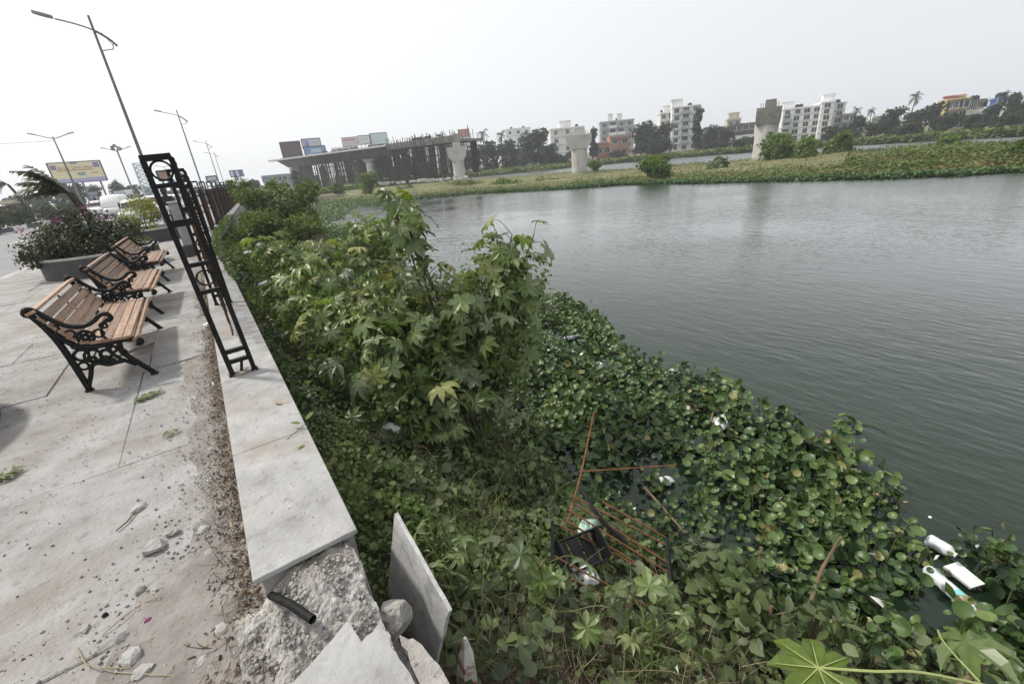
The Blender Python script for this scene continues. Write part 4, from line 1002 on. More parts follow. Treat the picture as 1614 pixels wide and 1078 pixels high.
# wiry stalks and tendrils over the weeds
mb = MB()
for i in range(38):
    x, y = qs.uniform(.5, 2.5), qs.uniform(.2, 3.6); z = veg_h(x, y) - .05; a = qs.uniform(0, 6.3); L = qs.uniform(.2, .6); u = qs.uniform(.5, 1.3)
    p = Vector((x, y, z)); mb.tube(bez([p, p + Vector((math.cos(a) * L * .4, math.sin(a) * L * .4, L * u * .6)), p + Vector((math.cos(a) * L, math.sin(a) * L, L * u * .45))], 4), .0017, 4)
mb.t = [.4] * len(mb.v); stuff(mb.build('dry_stalks', M['straw']))
# ground litter on the bank so bare soil is broken up
Ms = [[], []]; Ts = [[], []]
for i in range(7000):
    y = -.5 + 8 * qs.random() ** 1.3; x = qs.uniform(.2, shore(y))
    j = qs.random() < .45; z = bank_z(x, y) + .012
    if j: Ms[1].append(xf((x, y, z), (PI / 2 + qs.uniform(-.3, .1), 0, qs.uniform(0, 6.3)), sc3=(.05, .1, .13 * qs.uniform(.3, 1))))
    else: Ms[0].append(xf((x, y, z), (qs.uniform(-.6, .6), qs.uniform(-.6, .6), qs.uniform(0, 6.3)), .035 * qs.uniform(.4, 1)))
    Ts[j].append(qs.random() * .45)
stuff(obj('bank_litter', mass_mesh('bank_litter', [LF['chip'], LF['blade']], Ms, Ts, M['dryleaf'])))

# ------------------------------------------------------------------ castor plants
cast_me = []
for T in PALM_T: cast_me.append(tint_mesh('leaf', T, M['castor'], 6))
fresh_me = [tint_mesh('leaf', T, M['castorfresh'], 4) for T in PALM_T[:2]]
def castor(label, base, clumps, nleaf, lr, seed, cat='plant', inner=0, nstem=9, ivy=.05):
    LL = []
    q = random.Random(seed); t = thing('castor_plant', label, cat, base); B_ = Vector(base)
    vol = [(r[0] * r[1] * r[2]) ** .67 for _, r, _ in clumps]; tot = sum(vol)
    sm_, pm_ = MB(), MB(); tips = []
    for (c, r, w), v in zip(clumps, vol):
        c = Vector(c)
        tip0 = len(tips)
        for k in range(max(3, int(nstem * v / tot + .5))):
            d = Vector((q.gauss(0, .55), q.gauss(0, .55), q.gauss(.3, .5))); tip = c + Vector((d.x * r[0], d.y * r[1], d.z * r[2]))
            mid = B_.lerp(tip, .5) + Vector((q.uniform(-.15, .15), q.uniform(-.15, .15), .12))
            st = bez([B_ + Vector((q.uniform(-.12, .12), q.uniform(-.12, .12), 0)), mid, tip], 6)
            sm_.tube(st, [.017 * (1 - .65 * i / len(st)) for i in range(len(st))], 6); tips.append((tip, st))
        k = int(nleaf * v / tot * w + .5)
        for i in range(k):
            d = Vector((q.gauss(0, 1), q.gauss(0, 1), q.gauss(.15, 1))).normalized(); rr_ = .5 + .55 * q.random() ** .5
            p = c + Vector((d.x * r[0], d.y * r[1], d.z * r[2])) * rr_
            near = q.choice(tips[tip0:]) if q.random() < .75 else min(tips, key=lambda a: (a[0] - p).length)
            root = near[1][min(len(near[1]) - 1, int(len(near[1]) * q.uniform(.5, 1.02)))]
            if near in tips[tip0:]:
                dd = Vector((q.gauss(0, 1), q.gauss(0, 1), q.gauss(.25, .8))).normalized(); p = root + dd * q.uniform(.08, .30); d = dd
            if (root - p).length > .75: root = p + (root - p).normalized() * .6
            pm_.tube(bez([root, root.lerp(p, .55) + Vector((0, 0, .06)), p], 3), [.0045, .004, .004, .0035, .003, .003, .0025][:7], 4)
            out = (p - root); out = out.normalized() if out.length > 1e-3 else d
            nrm = (out * .5 + Vector((q.gauss(0, .42), q.gauss(-.1, .42), .7)) + d * .35).normalized()
            fresh = d.z > .55 and q.random() < .28
            me = q.choice(fresh_me if fresh else cast_me); me = me[q.randrange(len(me))] if fresh else me[min(5 if q.random() < .12 else 3, int(max(0, min(.99, q.betavariate(2, 2.2))) * 6))]
            s_ = lr * q.uniform(.6, 1.15) * (.75 if fresh else 1)
            z = nrm; h_ = Vector((out.x, out.y, out.z - .3)); y_ = (h_ - z * h_.dot(z)).normalized() if h_.length > .01 else z.orthogonal(); x_ = y_.cross(z)
            m4 = np.eye(4); m4[:3, 0] = x_ * s_; m4[:3, 1] = y_ * s_; m4[:3, 2] = z * s_; m4[:3, 3] = p
            LL.append((p.y - .25 * p.z + .12 * (p - c).length * -1, me, m4, fresh))
    LL.sort(key=lambda a: a[0])
    for d_, me, m4, fr in LL[:295]: place_leaf(t, me, m4)
    if len(LL) > 295:
        Ms = [[] for _ in PALM_T]; Ts = [[] for _ in PALM_T]
        for d_, me, m4, fr in LL[295:]:
            k = q.randrange(4); m4 = m4.copy(); m4[:3, 3] -= np.array(B_); Ms[k].append(m4); Ts[k].append(q.betavariate(2, 2) if q.random() < .93 else 1)
        stuff(obj('leaf_mass', mass_mesh('leaf_mass', PALM_T, Ms, Ts, M['castor']), t))
    so_, po_ = sm_.build('stem', M['stem'], t), pm_.build('petioles', M['stem'], t)
    for o in (so_, po_): o.location = -B_
    if inner:
        cen = [(tuple(Vector(c) - B_), tuple(x * .82 for x in r)) for c, r, _ in clumps]
        leaf_cloud('young_leaves', cen, inner, ivy, M['vine'], [LF['mini3'], LF['oval']], t, seed + 1, (.1, .95), .4, 1, .2)
    return t
castor('large castor plant with star shaped leaves growing up the bank, nearest the camera', (1.85, 3.9, -1.25),
       [((1.5, 4.4, .38), (.72, .6, .6), 1.0), ((1.58, 4.4, 1.0), (.3, .28, .28), 1.6), ((1.72, 4.35, 1.22), (.1, .1, .12), 2.2), ((2.55, 4.3, .74), (.3, .22, .16), 1.5), ((3.2, 4.3, .42), (.3, .25, .18), 1.6), ((.75, 4.2, .0), (.36, .45, .36), 1.0), ((1.05, 3.7, -.35), (.45, .4, .35), .9), ((2.0, 4.0, -.05), (.6, .4, .45), 1.0), ((2.4, 4.3, .33), (.6, .45, .38), 1.05), ((3.15, 4.3, .0), (.5, .35, .42), 1.25), ((.95, 4.7, .30), (.48, .6, .42), 1.0), ((1.5, 3.9, -.25), (.7, .45, .45), 1.1), ((2.2, 3.9, -.45), (.5, .4, .5), .9), ((2.75, 4.1, .62), (.25, .2, .25), 1.3), ((1.7, 3.8, -.68), (.5, .3, .28), 1.2), ((2.35, 3.85, -.75), (.45, .3, .28), 1.2), ((1.25, 3.55, -.7), (.35, .25, .22), 1.0)],
       860, .165, 7, inner=4200, nstem=38)
castor('castor plant behind the largest one, half hidden by it, beside the wall', (2.2, 8.6, -1.2),
       [((1.5, 8.4, .10), (.75, 1.0, .55), 1), ((2.5, 8.6, .25), (.8, .8, .55), 1), ((1.1, 10.6, .05), (.7, 1.0, .5), .8), ((3.0, 9.8, .1), (.7, .8, .5), .8)],
       420, .165, 9, inner=5000, nstem=24, ivy=.07)
for (px, py, lab, s_) in [(890, 985, 'young castor plant in the weeds at bottom centre, left one', 1), (1000, 1005, 'young castor plant in the weeds at bottom centre, right one', 2), (725, 990, 'young castor plant right beside the tipped slab', 3), (690, 720, 'young castor plant below the large castor plant', 4)]:
    p_ = P(px, py, -1.0); zb = bank_z(p_.x, p_.y)
    castor(lab, (p_.x, p_.y, zb), [((p_.x, p_.y, zb + .22), (.2, .2, .1), 1)], 16, .11, 70 + s_, nstem=3)
castor('smaller castor plant between the wall and the large castor plant', (1.0, 6.4, -.75), [((.75, 6.2, -.05), (.4, .6, .25), 1), ((1.2, 6.9, .15), (.4, .5, .3), 1), ((.62, 7.6, .0), (.3, .7, .25), .8)], 210, .13, 91, inner=2600, nstem=20, ivy=.06)
# dry stems hanging under the big plant
mb = MB(); q = random.Random(77)
for i in range(11):
    a = Vector((q.uniform(1.3, 2.9), q.uniform(3.3, 4.1), q.uniform(-.6, -.1))); b = Vector((a.x + q.uniform(-.2, .2), a.y - q.uniform(0, .4), bank_z(a.x, a.y) + .02))
    mb.tube(bez([a, a.lerp(b, .5) + Vector((q.uniform(-.15, .15), 0, 0)), b], 4), .0045, 4)
stuff(mb.build('hanging_stems', M['stem']))
# bushes farther along the bank
def bush(label, px, py, y, r, n, seed, mat, size, base_dz, lobes=13, name='bank_bush', group=None):
    c = PY(px, py, y); q = random.Random(seed); t = thing(name, label, 'bush', (c.x, c.y, c.z - base_dz), 0, group)
    cen = [((q.uniform(-.8, .8) * r[0], q.uniform(-.8, .8) * r[1], base_dz + q.uniform(-.9, .75) * r[2]), (r[0] * q.uniform(.2, .45), r[1] * q.uniform(.2, .45), r[2] * q.uniform(.25, .5))) for _ in range(lobes)] + [((0, 0, base_dz - .2 * r[2]), (r[0] * .6, r[1] * .6, r[2] * .6))]
    leaf_cloud('foliage', cen, n, size, M[mat], [LF['mini3'], LF['mini']], t, seed, (0, 1), .5)
    stems(t, (0, 0, 0), [cc for cc, _ in cen], .03, M['bark'], seed); return t
bush('tall dense bush on the bank where the fence runs out of sight, left part', 424, 316, 27, (1.6, 1.9, 1.15), 6500, 1, 'bush', .15, 1.9)
bush('tall dense bush beside the water at the end of the bank, right part', 455, 322, 28, (1.7, 1.7, 1.15), 6500, 2, 'bush', .15, 1.9)
bush('lower rounded bush against the wall in front of the tall bushes', 410, 356, 19, (.9, 1.6, .55), 4200, 3, 'bush', .11, .9)
bush('low dark bush at the water edge right of the wall-side bush', 450, 362, 20, (1.2, 1.4, .5), 4200, 4, 'bush', .11, .8)
bush('bright green leafy growth over the wall edge behind the fence posts', 380, 412, 12.2, (.55, 1.3, .35), 2600, 5, 'vine', .075, .5)

# ------------------------------------------------------------------ water hyacinth mat
HO_Y = [-1.6, 0, .3, .6, 1.0, 1.3, 1.8, 2.5, 3, 3.9, 5.3, 6.6, 8.4, 9.6, 10.2]
HO_X = [4.9, 4.85, 4.6, 4.75, 5.1, 5.3, 5.45, 5.55, 5.75, 5.55, 5.75, 6.6, 6.95, 6.3, 5.2]
GAPS = [(P(1035, 735, WZ), .24), (P(1075, 760, WZ), .2), (P(1160, 712, WZ), .2), (P(1000, 790, WZ), .25), (P(900, 545, WZ), .32), (P(955, 570, WZ), .25), (P(1465, 840, WZ), .2), (P(1485, 880, WZ), .17), (P(1548, 962, WZ), .16), (P(1520, 925, WZ), .14), (P(1400, 905, WZ), .12), (P(1140, 800, WZ), .13), (P(870, 525, WZ), .3)]
def hya_ok(x, y, q):
    xo = float(np.interp(y, HO_Y, HO_X)) + .16 * vn(y * 3.1, 7) + .1 * vn(y * 9, 3)
    if x > xo: return False
    for c, r in GAPS:
        if (x - c.x) ** 2 + ((y - c.y) * .8) ** 2 < (r * (1 + .5 * vn(x * 5, y * 5))) ** 2: return q.random() < .05
    g = vn(x * 2.4, y * 2.4, 21)
    if g < -.24: return q.random() < .12
    if xo - x < .3 and vn(x * 5, y * 5, 30) < -.1: return False
    return True
q = random.Random(55); HL = []
while len(HL) < 13800:
    y = q.uniform(-1.3, 10.2); x = q.uniform(shore(y) - .35, 7.2)
    if not hya_ok(x, y, q): continue
    low = q.random() < .35; z = max(WZ, bank_z(x, y)) + (q.uniform(.015, .06) if low else q.uniform(.05, .22) + .07 * vn(x * 2, y * 2))
    tilt = .55 if not low else .3
    up_ = not low and q.random() < .14
    if up_: z += .06
    nrm = (q.gauss(-.05, tilt), q.gauss(-.12, tilt) - (.9 if up_ else 0), .45 if up_ else 1)
    tt = .3 + .35 * vn(x * 1.3, y * 1.3, 5) + q.uniform(-.25, .3)
    if q.random() < .045 + .06 * max(0, vn(x * 1.5, y * 1.5, 51)): tt = q.uniform(.8, 1)
    HL.append((math.hypot(x, y), xdir((x, y, z), nrm, q.uniform(0, 6.3), q.uniform(.045, .115) * (.95 + .6 * vn(x * .9, y * .9, 40)) * (1.3 if q.random() < .06 else 1)), min(1, max(0, tt)), low))
hy = thing('water_hyacinth_mat', 'dense floating mat of water hyacinth along the near shore', 'water plants', (4.0, 3.0, WZ))
hm = tint_mesh('leaf', LF['round'], M['hya'], 6)
HL.sort(key=lambda a: a[0] + (50 if a[3] else 0))
vis = 0; rest = []
for d, m4, tt, low in HL:
    x, y, z = m4[:3, 3]; c = CAMM.T @ np.array([x, y, z - ZC]); px, py = 807 + 690 * c[0] / c[2], 539 + 690 * c[1] / c[2]
    if vis < 295 and 0 < px < 1614 and 0 < py < 1078 and not low: place_leaf(hy, hm[min(5, int(tt * 6))], m4); vis += 1
    else: m4 = m4.copy(); m4[:3, 3] -= np.array(hy.location); rest.append((m4, tt))
stuff(obj('leaf_mass', mass_mesh('leaf_mass', [LF['round']], [[a for a, _ in rest]], [[b for _, b in rest]], M['hya'], True), hy))
mb = MB()
for d, m4, tt, low in HL[::3]:
    p = Vector(m4[:3, 3]) - hy.location
    if not low: mb.tube([Vector((p.x + q.uniform(-.05, .05), p.y + q.uniform(-.05, .05), .0)), p], .005, 4, cap=False)
stuff(mb.build('stalk_mass', M['stem'], hy))
# lone floating plant
t = thing('floating_plant', 'single hyacinth plant drifting alone on the open water', 'water plant', P(1335, 672, WZ))
for i in range(12):
    a = i * 2.4; r = .03 + .008 * i
    place_leaf(t, hm[1 + i % 4], xdir(Vector(t.location) + Vector((r * math.cos(a), r * math.sin(a), .02 + .03 * (i % 3))), (.6 * math.cos(a), .6 * math.sin(a), 1), a, .10))
mb = MB(); mb.tube([(0, 0, .02), (.15, -.06, .02), (.22, -.2, .015), (.2, -.32, .02)], .006, 5); mb.build('runner', M['stem'], t)

# ------------------------------------------------------------------ leafy shrub and sticks at the water edge
c = P(1180, 960, -1.35)
t = thing('water_edge_shrub', 'dusty oval leaved shrub with cut sticks at the water edge', 'bush', (c.x, c.y, -1.6))
leaf_cloud('foliage', [((0, 0, .3), (.34, .3, .24)), ((-.2, -.25, .25), (.3, .28, .22)), ((.1, .25, .3), (.3, .28, .22)), ((.05, -.35, .3), (.35, .25, .2))], 620, .105, M['weed'], [LF['oval'], LF['wide']], t, 12, (.0, .8))
stems(t, (0, 0, 0), [(.1, .1, .5), (-.2, -.2, .4), (.2, -.3, .4), (-.1, .2, .45)], .012, M['twig'], 6)
def stick(label, pts, r, mat='twig', zs=None):
    zs = zs or [-1.35] * len(pts); m = MB(); pp = [P(a, b, z) for (a, b), z in zip(pts, zs)]
    n = 5 * (len(pp) - 1) + 1; m.tube(bez(pp, 5), [r * (1.1 - .4 * i / n) for i in range(n)], 7)
    rq = random.Random(len(label)); k = pp[len(pp) // 2]
    m.tube([k, k + Vector((rq.uniform(-.05, .05), rq.uniform(-.04, .04), .05))], [r * .7, r * .3], 5)
    return tag(m.build('stick', M[mat]), label, 'stick')
stick('tall crooked grey stick standing up through the hyacinth', [(1268, 985), (1290, 910), (1310, 872), (1326, 846)], .013, 'twig', [-1.6, -1.4, -1.25, -1.1])
stick('short brown stick leaning in the oval leaved shrub', [(1186, 925), (1196, 895), (1200, 862)], .016, 'twig', [-1.5, -1.35, -1.2])
stick('knobbly stick low in the oval leaved shrub, below the leaning one', [(1203, 1012), (1210, 985), (1216, 955)], .015, 'twig', [-1.5, -1.38, -1.25])
stick('thick cut brown stump stick, left of the pair near the big pale leaf', [(1276, 1022), (1284, 993), (1292, 966)], .018, 'twig', [-1.5, -1.36, -1.2])
stick('thick cut brown stump stick, right of the pair near the big pale leaf', [(1305, 1060), (1298, 1030), (1292, 1000)], .018, 'twig', [-1.5, -1.4, -1.3])
stick('cut brown branch poking in from the bottom right of the bank', [(1512, 1082), (1530, 1065), (1552, 1050)], .016, 'twig', [-1.25, -1.2, -1.12])
stick('pale bent stick lying over the water gap above the fallen grille', [(1016, 768), (1040, 795), (1058, 815), (1080, 840)], .011, 'twig', [-1.6] * 4)
stick('thin pale root curving out of the hyacinth right of the grille', [(1102, 866), (1112, 885), (1108, 905)], .008, 'straw' if 0 else 'twig', [-1.6] * 3)
# big pale leaf at the bottom
c = P(1290, 1052, -.8)
t = thing('castor_leaf', 'single big light green leaf on a long pale stalk at the bottom', 'leaf', c)
pr2 = random.Random(5)
big = lf_palmate(7, .12, pr2, .78)
m = MB(); m.add(*big); m.t = [.55] * len(m.v); me = m.mesh('blade', M['castorfresh'])
o = obj('blade', me, t, rot=(R(-8), R(14), R(35)), scale=.25)
m = MB()
for k in range(7):
    a = -PI / 2 + R(38) + (2 * PI - R(76)) * k / 6; m.tube([(0, 0, .004), (.42 * math.cos(a), .42 * math.sin(a), -.035), (.75 * math.cos(a), .75 * math.sin(a), -.06)], [.016, .011, .005], 4)
obj('vein', m.mesh('vein', M['palestalk']), t, rot=(R(-8), R(14), R(35)), scale=.25)
m = MB(); m.tube(bez([Vector((0, 0, 0)), P(1380, 1058, -.78) - c, P(1455, 1060, -.8) - c, P(1600, 1090, -.9) - c], 5), .0065, 6); m.build('stalk', M['palestalk'], t)
c = P(1520, 1010, -1.1)
t = thing('drooping_leaf', 'dark folded castor leaf with a pale midrib at the lower right', 'leaf', c)
m = MB(); m.add(*PALM_T[3]); m.t = [.35] * len(m.v); obj('blade', m.mesh('blade', M['castor']), t, rot=(R(25), R(-20), R(200)), scale=.24)
m = MB(); m.tube(bez([P(1478, 992, -1.05) - c, P(1490, 1015, -1.08) - c, P(1545, 1075, -1.1) - c], 4), .005, 5); m.build('stalk', M['palestalk'], t)

# ------------------------------------------------------------------ fallen rusty grille
c0 = P(975, 860, -1.25)
t = thing('fallen_grille', 'rusty iron fence grille fallen down the bank into the weeds', 'grille', c0)
def zr(px): return -.90 - .55 * (px - 870) / 210
def rod(name, pts, r, mat, lab=None, zz=None, flat=0):
    m = MB(); pp = [P(a, b, (zz[i] if zz else zr(a))) - c0 for i, (a, b) in enumerate(pts)]
    m.tube(bez(pp, 4) if len(pp) > 2 else pp, r, 6); o = m.build(name, M[mat], t)
    if lab: o['label'] = lab
for a, b in [((898, 779), (1054, 861)), ((906, 793), (1057, 890)), ((896, 803), (1058, 905)), ((890, 819), (1061, 922)), ((950, 791), (1050, 847)), ((873, 876), (1083, 988)), ((894, 908), (1063, 998)), ((884, 828), (1000, 890))]:
    rod('rod', [a, b], .0075, 'rustrod')
rod('rod', [(936, 650), (916, 745), (895, 819)], .008, 'rustrod', 'long rod bent upright above the grille', [-.7, -.95, -1.1])
rod('rod', [(914, 743), (1066, 733)], .007, 'rustrod', 'rod sticking out level over the water gap', [-.95, -1.25])
rod('frame_bar', [(918, 773), (946, 817), (988, 857)], .019, 'iron'); rod('frame_bar', [(1051, 848), (1059, 924), (1082, 988)], .021, 'iron'); rod('frame_bar', [(871, 822), (871, 886)], .014, 'iron'); rod('frame_bar', [(1000, 955), (1083, 986)], .017, 'iron')
# black plastic crate
c = P(917, 868, -1.02); t = thing('plastic_crate', 'broken black plastic crate lying under the fallen grille', 'crate', c, (R(28), R(8), R(-8)))
for (a, d, nm) in [((-.1, 0, -.07), (.08, .22, .012), 'base_slat'), ((0, 0, -.07), (.08, .22, .012), 'base_slat'), ((.1, 0, -.07), (.08, .22, .012), 'base_slat'), ((0, -.11, 0), (.34, .012, .03), 'rim'), ((0, .11, .0), (.34, .012, .05), 'side_panel'), ((-.17, 0, 0), (.012, .22, .14), 'side_panel'), ((.17, 0, 0), (.012, .22, .14), 'side_panel')]:
    m = MB(); m.box(a, d); m.build(nm, M['blackp'], t)
m = MB()
for i in range(6): m.box((-.145 + .058 * i, -.11, -.035), (.014, .012, .07))
m.build('slat_row', M['blackp'], t)

# ------------------------------------------------------------------ rubbish
def crumple(name, c, r, sc, mat, label, cat, seed):
    m = MB(); q = random.Random(seed); m.ball((0, 0, 0), r, 14, 9, sc, .28, seed)
    m.v = [(x + .25 * r * vn(x / r * 2, y / r * 2, seed), y + .25 * r * vn(x / r * 2, z / r * 2, seed + 4), z + .3 * r * vn(y / r * 2, z / r * 2, seed + 7)) for x, y, z in m.v]
    return tag(m.build(name, M[mat], None, tuple(c), (q.uniform(-.3, .3), q.uniform(-.3, .3), q.uniform(0, 6)), smooth=True), label, cat)
def bank(px, py, up=.12):
    z = -1.0
    for _ in range(12):
        p = P(px, py, z); z = .5 * z + .5 * (max(WZ, bank_z(p.x, p.y)) + up)
    return P(px, py, z)
crumple('plastic_bag', bank(828, 911), .055, (1, .8, .6), 'bagwhite', 'small crumpled white bag on the weeds left of the fallen grille', 'rubbish', 1)
crumple('plastic_bag', P(926, 832, -1.12), .085, (1.3, .7, .6), 'baggreen', 'pale green plastic bag caught under the grille above the black crate', 'rubbish', 2)
crumple('plastic_bag', P(922, 908, -1.12), .075, (1.2, .9, .5), 'bagwhite', 'whitish bag under the grille below the black crate', 'rubbish', 3)
crumple('plastic_sheet', bank(622, 684, .2), .14, (1.2, .8, .35), 'bag', 'grey plastic sheet in the creeper below the large castor plant', 'rubbish', 4)
crumple('plastic_scrap', bank(790, 1024), .03, (1, .8, .6), 'bagwhite', 'tiny white scrap in the dry grass right of the tipped slab', 'rubbish', 5)
crumple('cloth_scrap', PY(418, 447, 7.6), .07, (1.3, .8, .5), 'baggreen' if 0 else 'bag', 'pale grey scrap on the creeper outside the wall beside the fence', 'rubbish', 6)
crumple('plastic_scrap', PY(391, 399, 11), .08, (1, .9, .7), 'bagwhite', 'white scrap high in the creeper by the wall behind the fence posts', 'rubbish', 7)
m = MB(); m.add(*PALM_T[1]); m.t = [.8] * len(m.v)
tag(obj('dead_leaf', m.mesh('dead_leaf', M['dryleaf']), None, tuple(bank(592, 684, .3)), (.5, -.6, 1.0), .13), 'curled brown dead castor leaf beside the grey plastic sheet', 'leaf')
def plate(px, py, r, label, mat='white', squash=1.0, dz=.06):
    m = MB(); m.lathe([(0.01, .012), (r * .7, .01), (r, .03), (r * 1.02, .026), (r * .7, 0), (.01, 0)], 16, cap=False)
    o = m.build('foam_plate', M[mat], None, tuple(P(px, py, WZ + dz)), (.12, -.08, 0), smooth=False); o.scale = (1, squash, 1); return tag(o, label, 'plate')
plate(940, 578, .115, 'round white foam plate lying on the hyacinth by itself')
t = thing('foam_box', 'white foam food box with yellow stain at the far end of the hyacinth', 'box', P(876, 484, WZ + .08), .3)
m = MB(); m.box((0, 0, .02), (.3, .22, .05), None, .8); m.build('tray', M['white'], t)
m = MB(); m.box((.0, .14, .06), (.3, .2, .035), (.9, 0, 0), .85); m.build('lid', M['white'], t)
m = MB(); m.box((.02, .0, .05), (.12, .08, .02)); m.build('food_remains', flat('yellow_food', (.55, .35, .05)), t)
def bottle(px, py, L, r, rot, label, cap='cyan', band=None, dz=.05, mat='bottle'):
    t = thing('plastic_bottle', label, 'bottle', P(px, py, WZ + dz), (R(90), 0, rot))
    m = MB(); m.lathe([(r * .8, 0), (r, .015), (r, L * .3), (r * .93, L * .34), (r, L * .38), (r, L * .72), (r * .8, L * .82), (r * .35, L * .92), (r * .33, L * .95)], 14, (0, 0, -L / 2)); m.build('body', M[mat], t, smooth=True)
    m = MB(); m.lathe([(r * .4, L * .94), (r * .4, L)], 10, (0, 0, -L / 2)); m.build('cap', M[cap], t)
    if band:
        m = MB(); m.lathe([(r * 1.02, L * .56), (r * 1.02, L * .7)], 14, (0, 0, -L / 2), cap=False); m.build('label_band', M[band], t, smooth=True)
    return t
a1, a2 = P(1471, 906, WZ), P(1528, 956, WZ); ang = math.atan2(a2.y - a1.y, a2.x - a1.x)
bottle(1500, 931, .40, .05, ang - PI / 2 + PI, 'big clear bottle with a cyan label band floating at the hyacinth edge', 'white', 'cyan')
bottle(1484, 862, .2, .055, ang + 1.9, 'cloudy pale bottle half under the leaves above the cyan banded one', 'white')
bottle(1058, 585, .22, .035, ang + .2, 'small white bottle at the outer edge of the mat near the foam plate', 'white', None, .04, 'white')
m = MB(); m.prism([(-.1, -.05), (.09, -.07), (.12, .04), (-.07, .07)], 0, .025); tag(m.build('foam_sheet', M['white'], None, tuple(P(1516, 906, WZ + .05)), (.2, .1, ang + .3)), 'flat white foam sheet floating between the two largest bottles', 'rubbish')
m = MB(); m.prism([(-.05, -.02), (.05, -.035), (.0, .06)], 0, .006); tag(m.build('paper_scrap', M['white'], None, tuple(P(1386, 948, WZ + .2)), (.3, .2, .4)), 'pale triangular scrap lying on the hyacinth leaves', 'rubbish')
crumple('brown_rubbish', P(1543, 966, WZ + .02), .07, (1.6, .8, .4), 'twig', 'brown sodden lump in the water below the cyan banded bottle', 'rubbish', 9)
t = thing('plastic_pouch', 'white plastic pouch with an orange end lying on the outer hyacinth', 'rubbish', P(1141, 664, WZ + .1), .2)
m = MB(); m.ball((0, 0, 0), .13, 12, 7, (1.5, .8, .35), .2, 5); m.build('pouch', M['white'], t, smooth=True)
m = MB(); m.ball((-.21, .03, .01), .04, 8, 6, (1, 1, .8), .15, 6); m.build('cap', M['orange'], t, smooth=True)
m = MB(); m.tube([(-.18, .1, .05), (0, .14, .1), (.2, .06, .04)], .012, 5); m.build('strap', M['dryleaf'] if 0 else M['twig'], t)
crumple('pink_scrap', P(1087, 645, WZ + .1), .06, (1.2, .9, .6), None or 'pink', 'pinkish lump on the hyacinth left of the white pouch', 'rubbish', 11) if 'pink' in M else crumple('pink_scrap', P(1087, 645, WZ + .1), .06, (1.2, .9, .6), flat('pink', (.50, .36, .33)) and 'pink', 'pinkish lump on the hyacinth left of the white pouch', 'rubbish', 11)
for (px, py, r, lab) in [(905, 531, .13, 'grey plastic film floating in the water gap below the foam box'), (868, 541, .05, 'small bluish white scrap left of the floating plastic film'), (838, 507, .07, 'white scrap at the castor side of the far hyacinth'), (1051, 757, .07, 'whitish plastic in the water gap right of the level rod'), (1078, 282, .35, 'pair of white scraps on the water by the island shore'), (966, 548, .06, 'pale scrap on the outermost leaves above the foam plate')]:
    crumple('plastic_scrap', P(px, py, WZ + .05), r, (1.3, .7, .35), 'bag' if px == 905 else 'bagwhite', lab, 'rubbish', px)
Ms = []
for i in range(60):
    y = q.uniform(0, 9.5); x = q.uniform(shore(y) - .6, float(np.interp(y, HO_Y, HO_X)))
    Ms.append(xf((x, y, max(WZ, bank_z(x, y)) + q.uniform(.06, .2)), (q.gauss(0, .5), q.gauss(0, .5), q.uniform(0, 6)), sc3=(q.uniform(.015, .06), q.uniform(.02, .07), .03)))
stuff(obj('litter_scraps', mass_mesh('litter_scraps', [LF['chip']], [Ms], [[0.5] * len(Ms)], M['bagwhite'])))
# red and white painted stone marker among the weeds
c = P(738, 1078, -.62); top = P(733, 1005, -.28)
m = MB(); m.add([Vector(v) for v in (P(722, 1085, -.6), P(756, 1082, -.6), P(752, 1072, -.75), P(728, 1072, -.75))] , [])
m = MB(); d = (top - c); L = d.length
m.tube([Vector((0, 0, 0)), Vector((0, 0, L * .55)), Vector((0, 0, L))], [.055, .042, .008], 5)
o = m.build('painted_marker', M['redpaint'], None, tuple(c)); o.rotation_euler = d.to_track_quat('Z', 'Y').to_euler()
tag(o, 'pointed broken red and white painted shard standing in the weeds right of the tipped slab', 'shard')
# ================================================================== ISLAND GROWTH
M['isle'] = leafmat('island_grass', [(0.035, 0.06, 0.016), (0.065, 0.105, 0.024), (0.105, 0.145, 0.036), (0.17, 0.17, 0.065), (0.14, 0.10, 0.055)], 0.8, 0.2)
M['islehya'] = leafmat('island_hyacinth', [(0.035, 0.075, 0.022), (0.055, 0.11, 0.03), (0.09, 0.15, 0.045), (0.16, 0.2, 0.09)], 0.5, 0.2)
q = random.Random(61); Ms = [[], []]; Ts = [[], []]; Hs = []; Ht = []
def isl_pt(t, u):
    i = min(int(t * (nt_ - 1)), nt_ - 2); j = min(int(u * (nu - 1)), nu - 2); return ISL[i][j].lerp(ISL[i + 1][j + 1], q.random())
while len(Ms[0]) + len(Ms[1]) < 88000:
    t = q.random() ** .8; u = q.random() ** 1.2 * .95; p = isl_pt(t, u)
    dens = .55 + .6 * vn(p.x * .16, p.y * .16, 2) + (.35 if u < .45 else 0)
    path = t < .62 and .30 < u < .72
    if path and q.random() < .8: continue
    if q.random() > dens: continue
    j = q.random() < .5; s_ = q.uniform(.12, .32) * (1.2 if u < .4 else 1) * (.62 if t < .45 else .72)
    tt = .34 + .55 * vn(p.x * .22, p.y * .22, 8) + .45 * vn(p.x * .7, p.y * .7, 18) + q.uniform(-.22, .22) + (.34 if .03 < u < .22 and vn(p.x * .3, p.y * .3, 14) > -.05 else .1 if u < .5 else 0)
    if j: Ms[1].append(xf(p - Vector((0, 0, .05)), (q.gauss(0, .3), q.gauss(0, .3), q.uniform(0, 6.3)), sc3=(s_ * 2.0, s_, s_ * q.uniform(.8, 1.6))))
    else: Ms[0].append(xdir(p + Vector((0, 0, q.uniform(.03, .32) * (1 + vn(p.x * .4, p.y * .4)))), (q.gauss(0, .5), q.gauss(-.2, .5), .8), q.uniform(0, 6.3), s_ * .8))
    Ts[j].append(min(1, max(0, tt)))
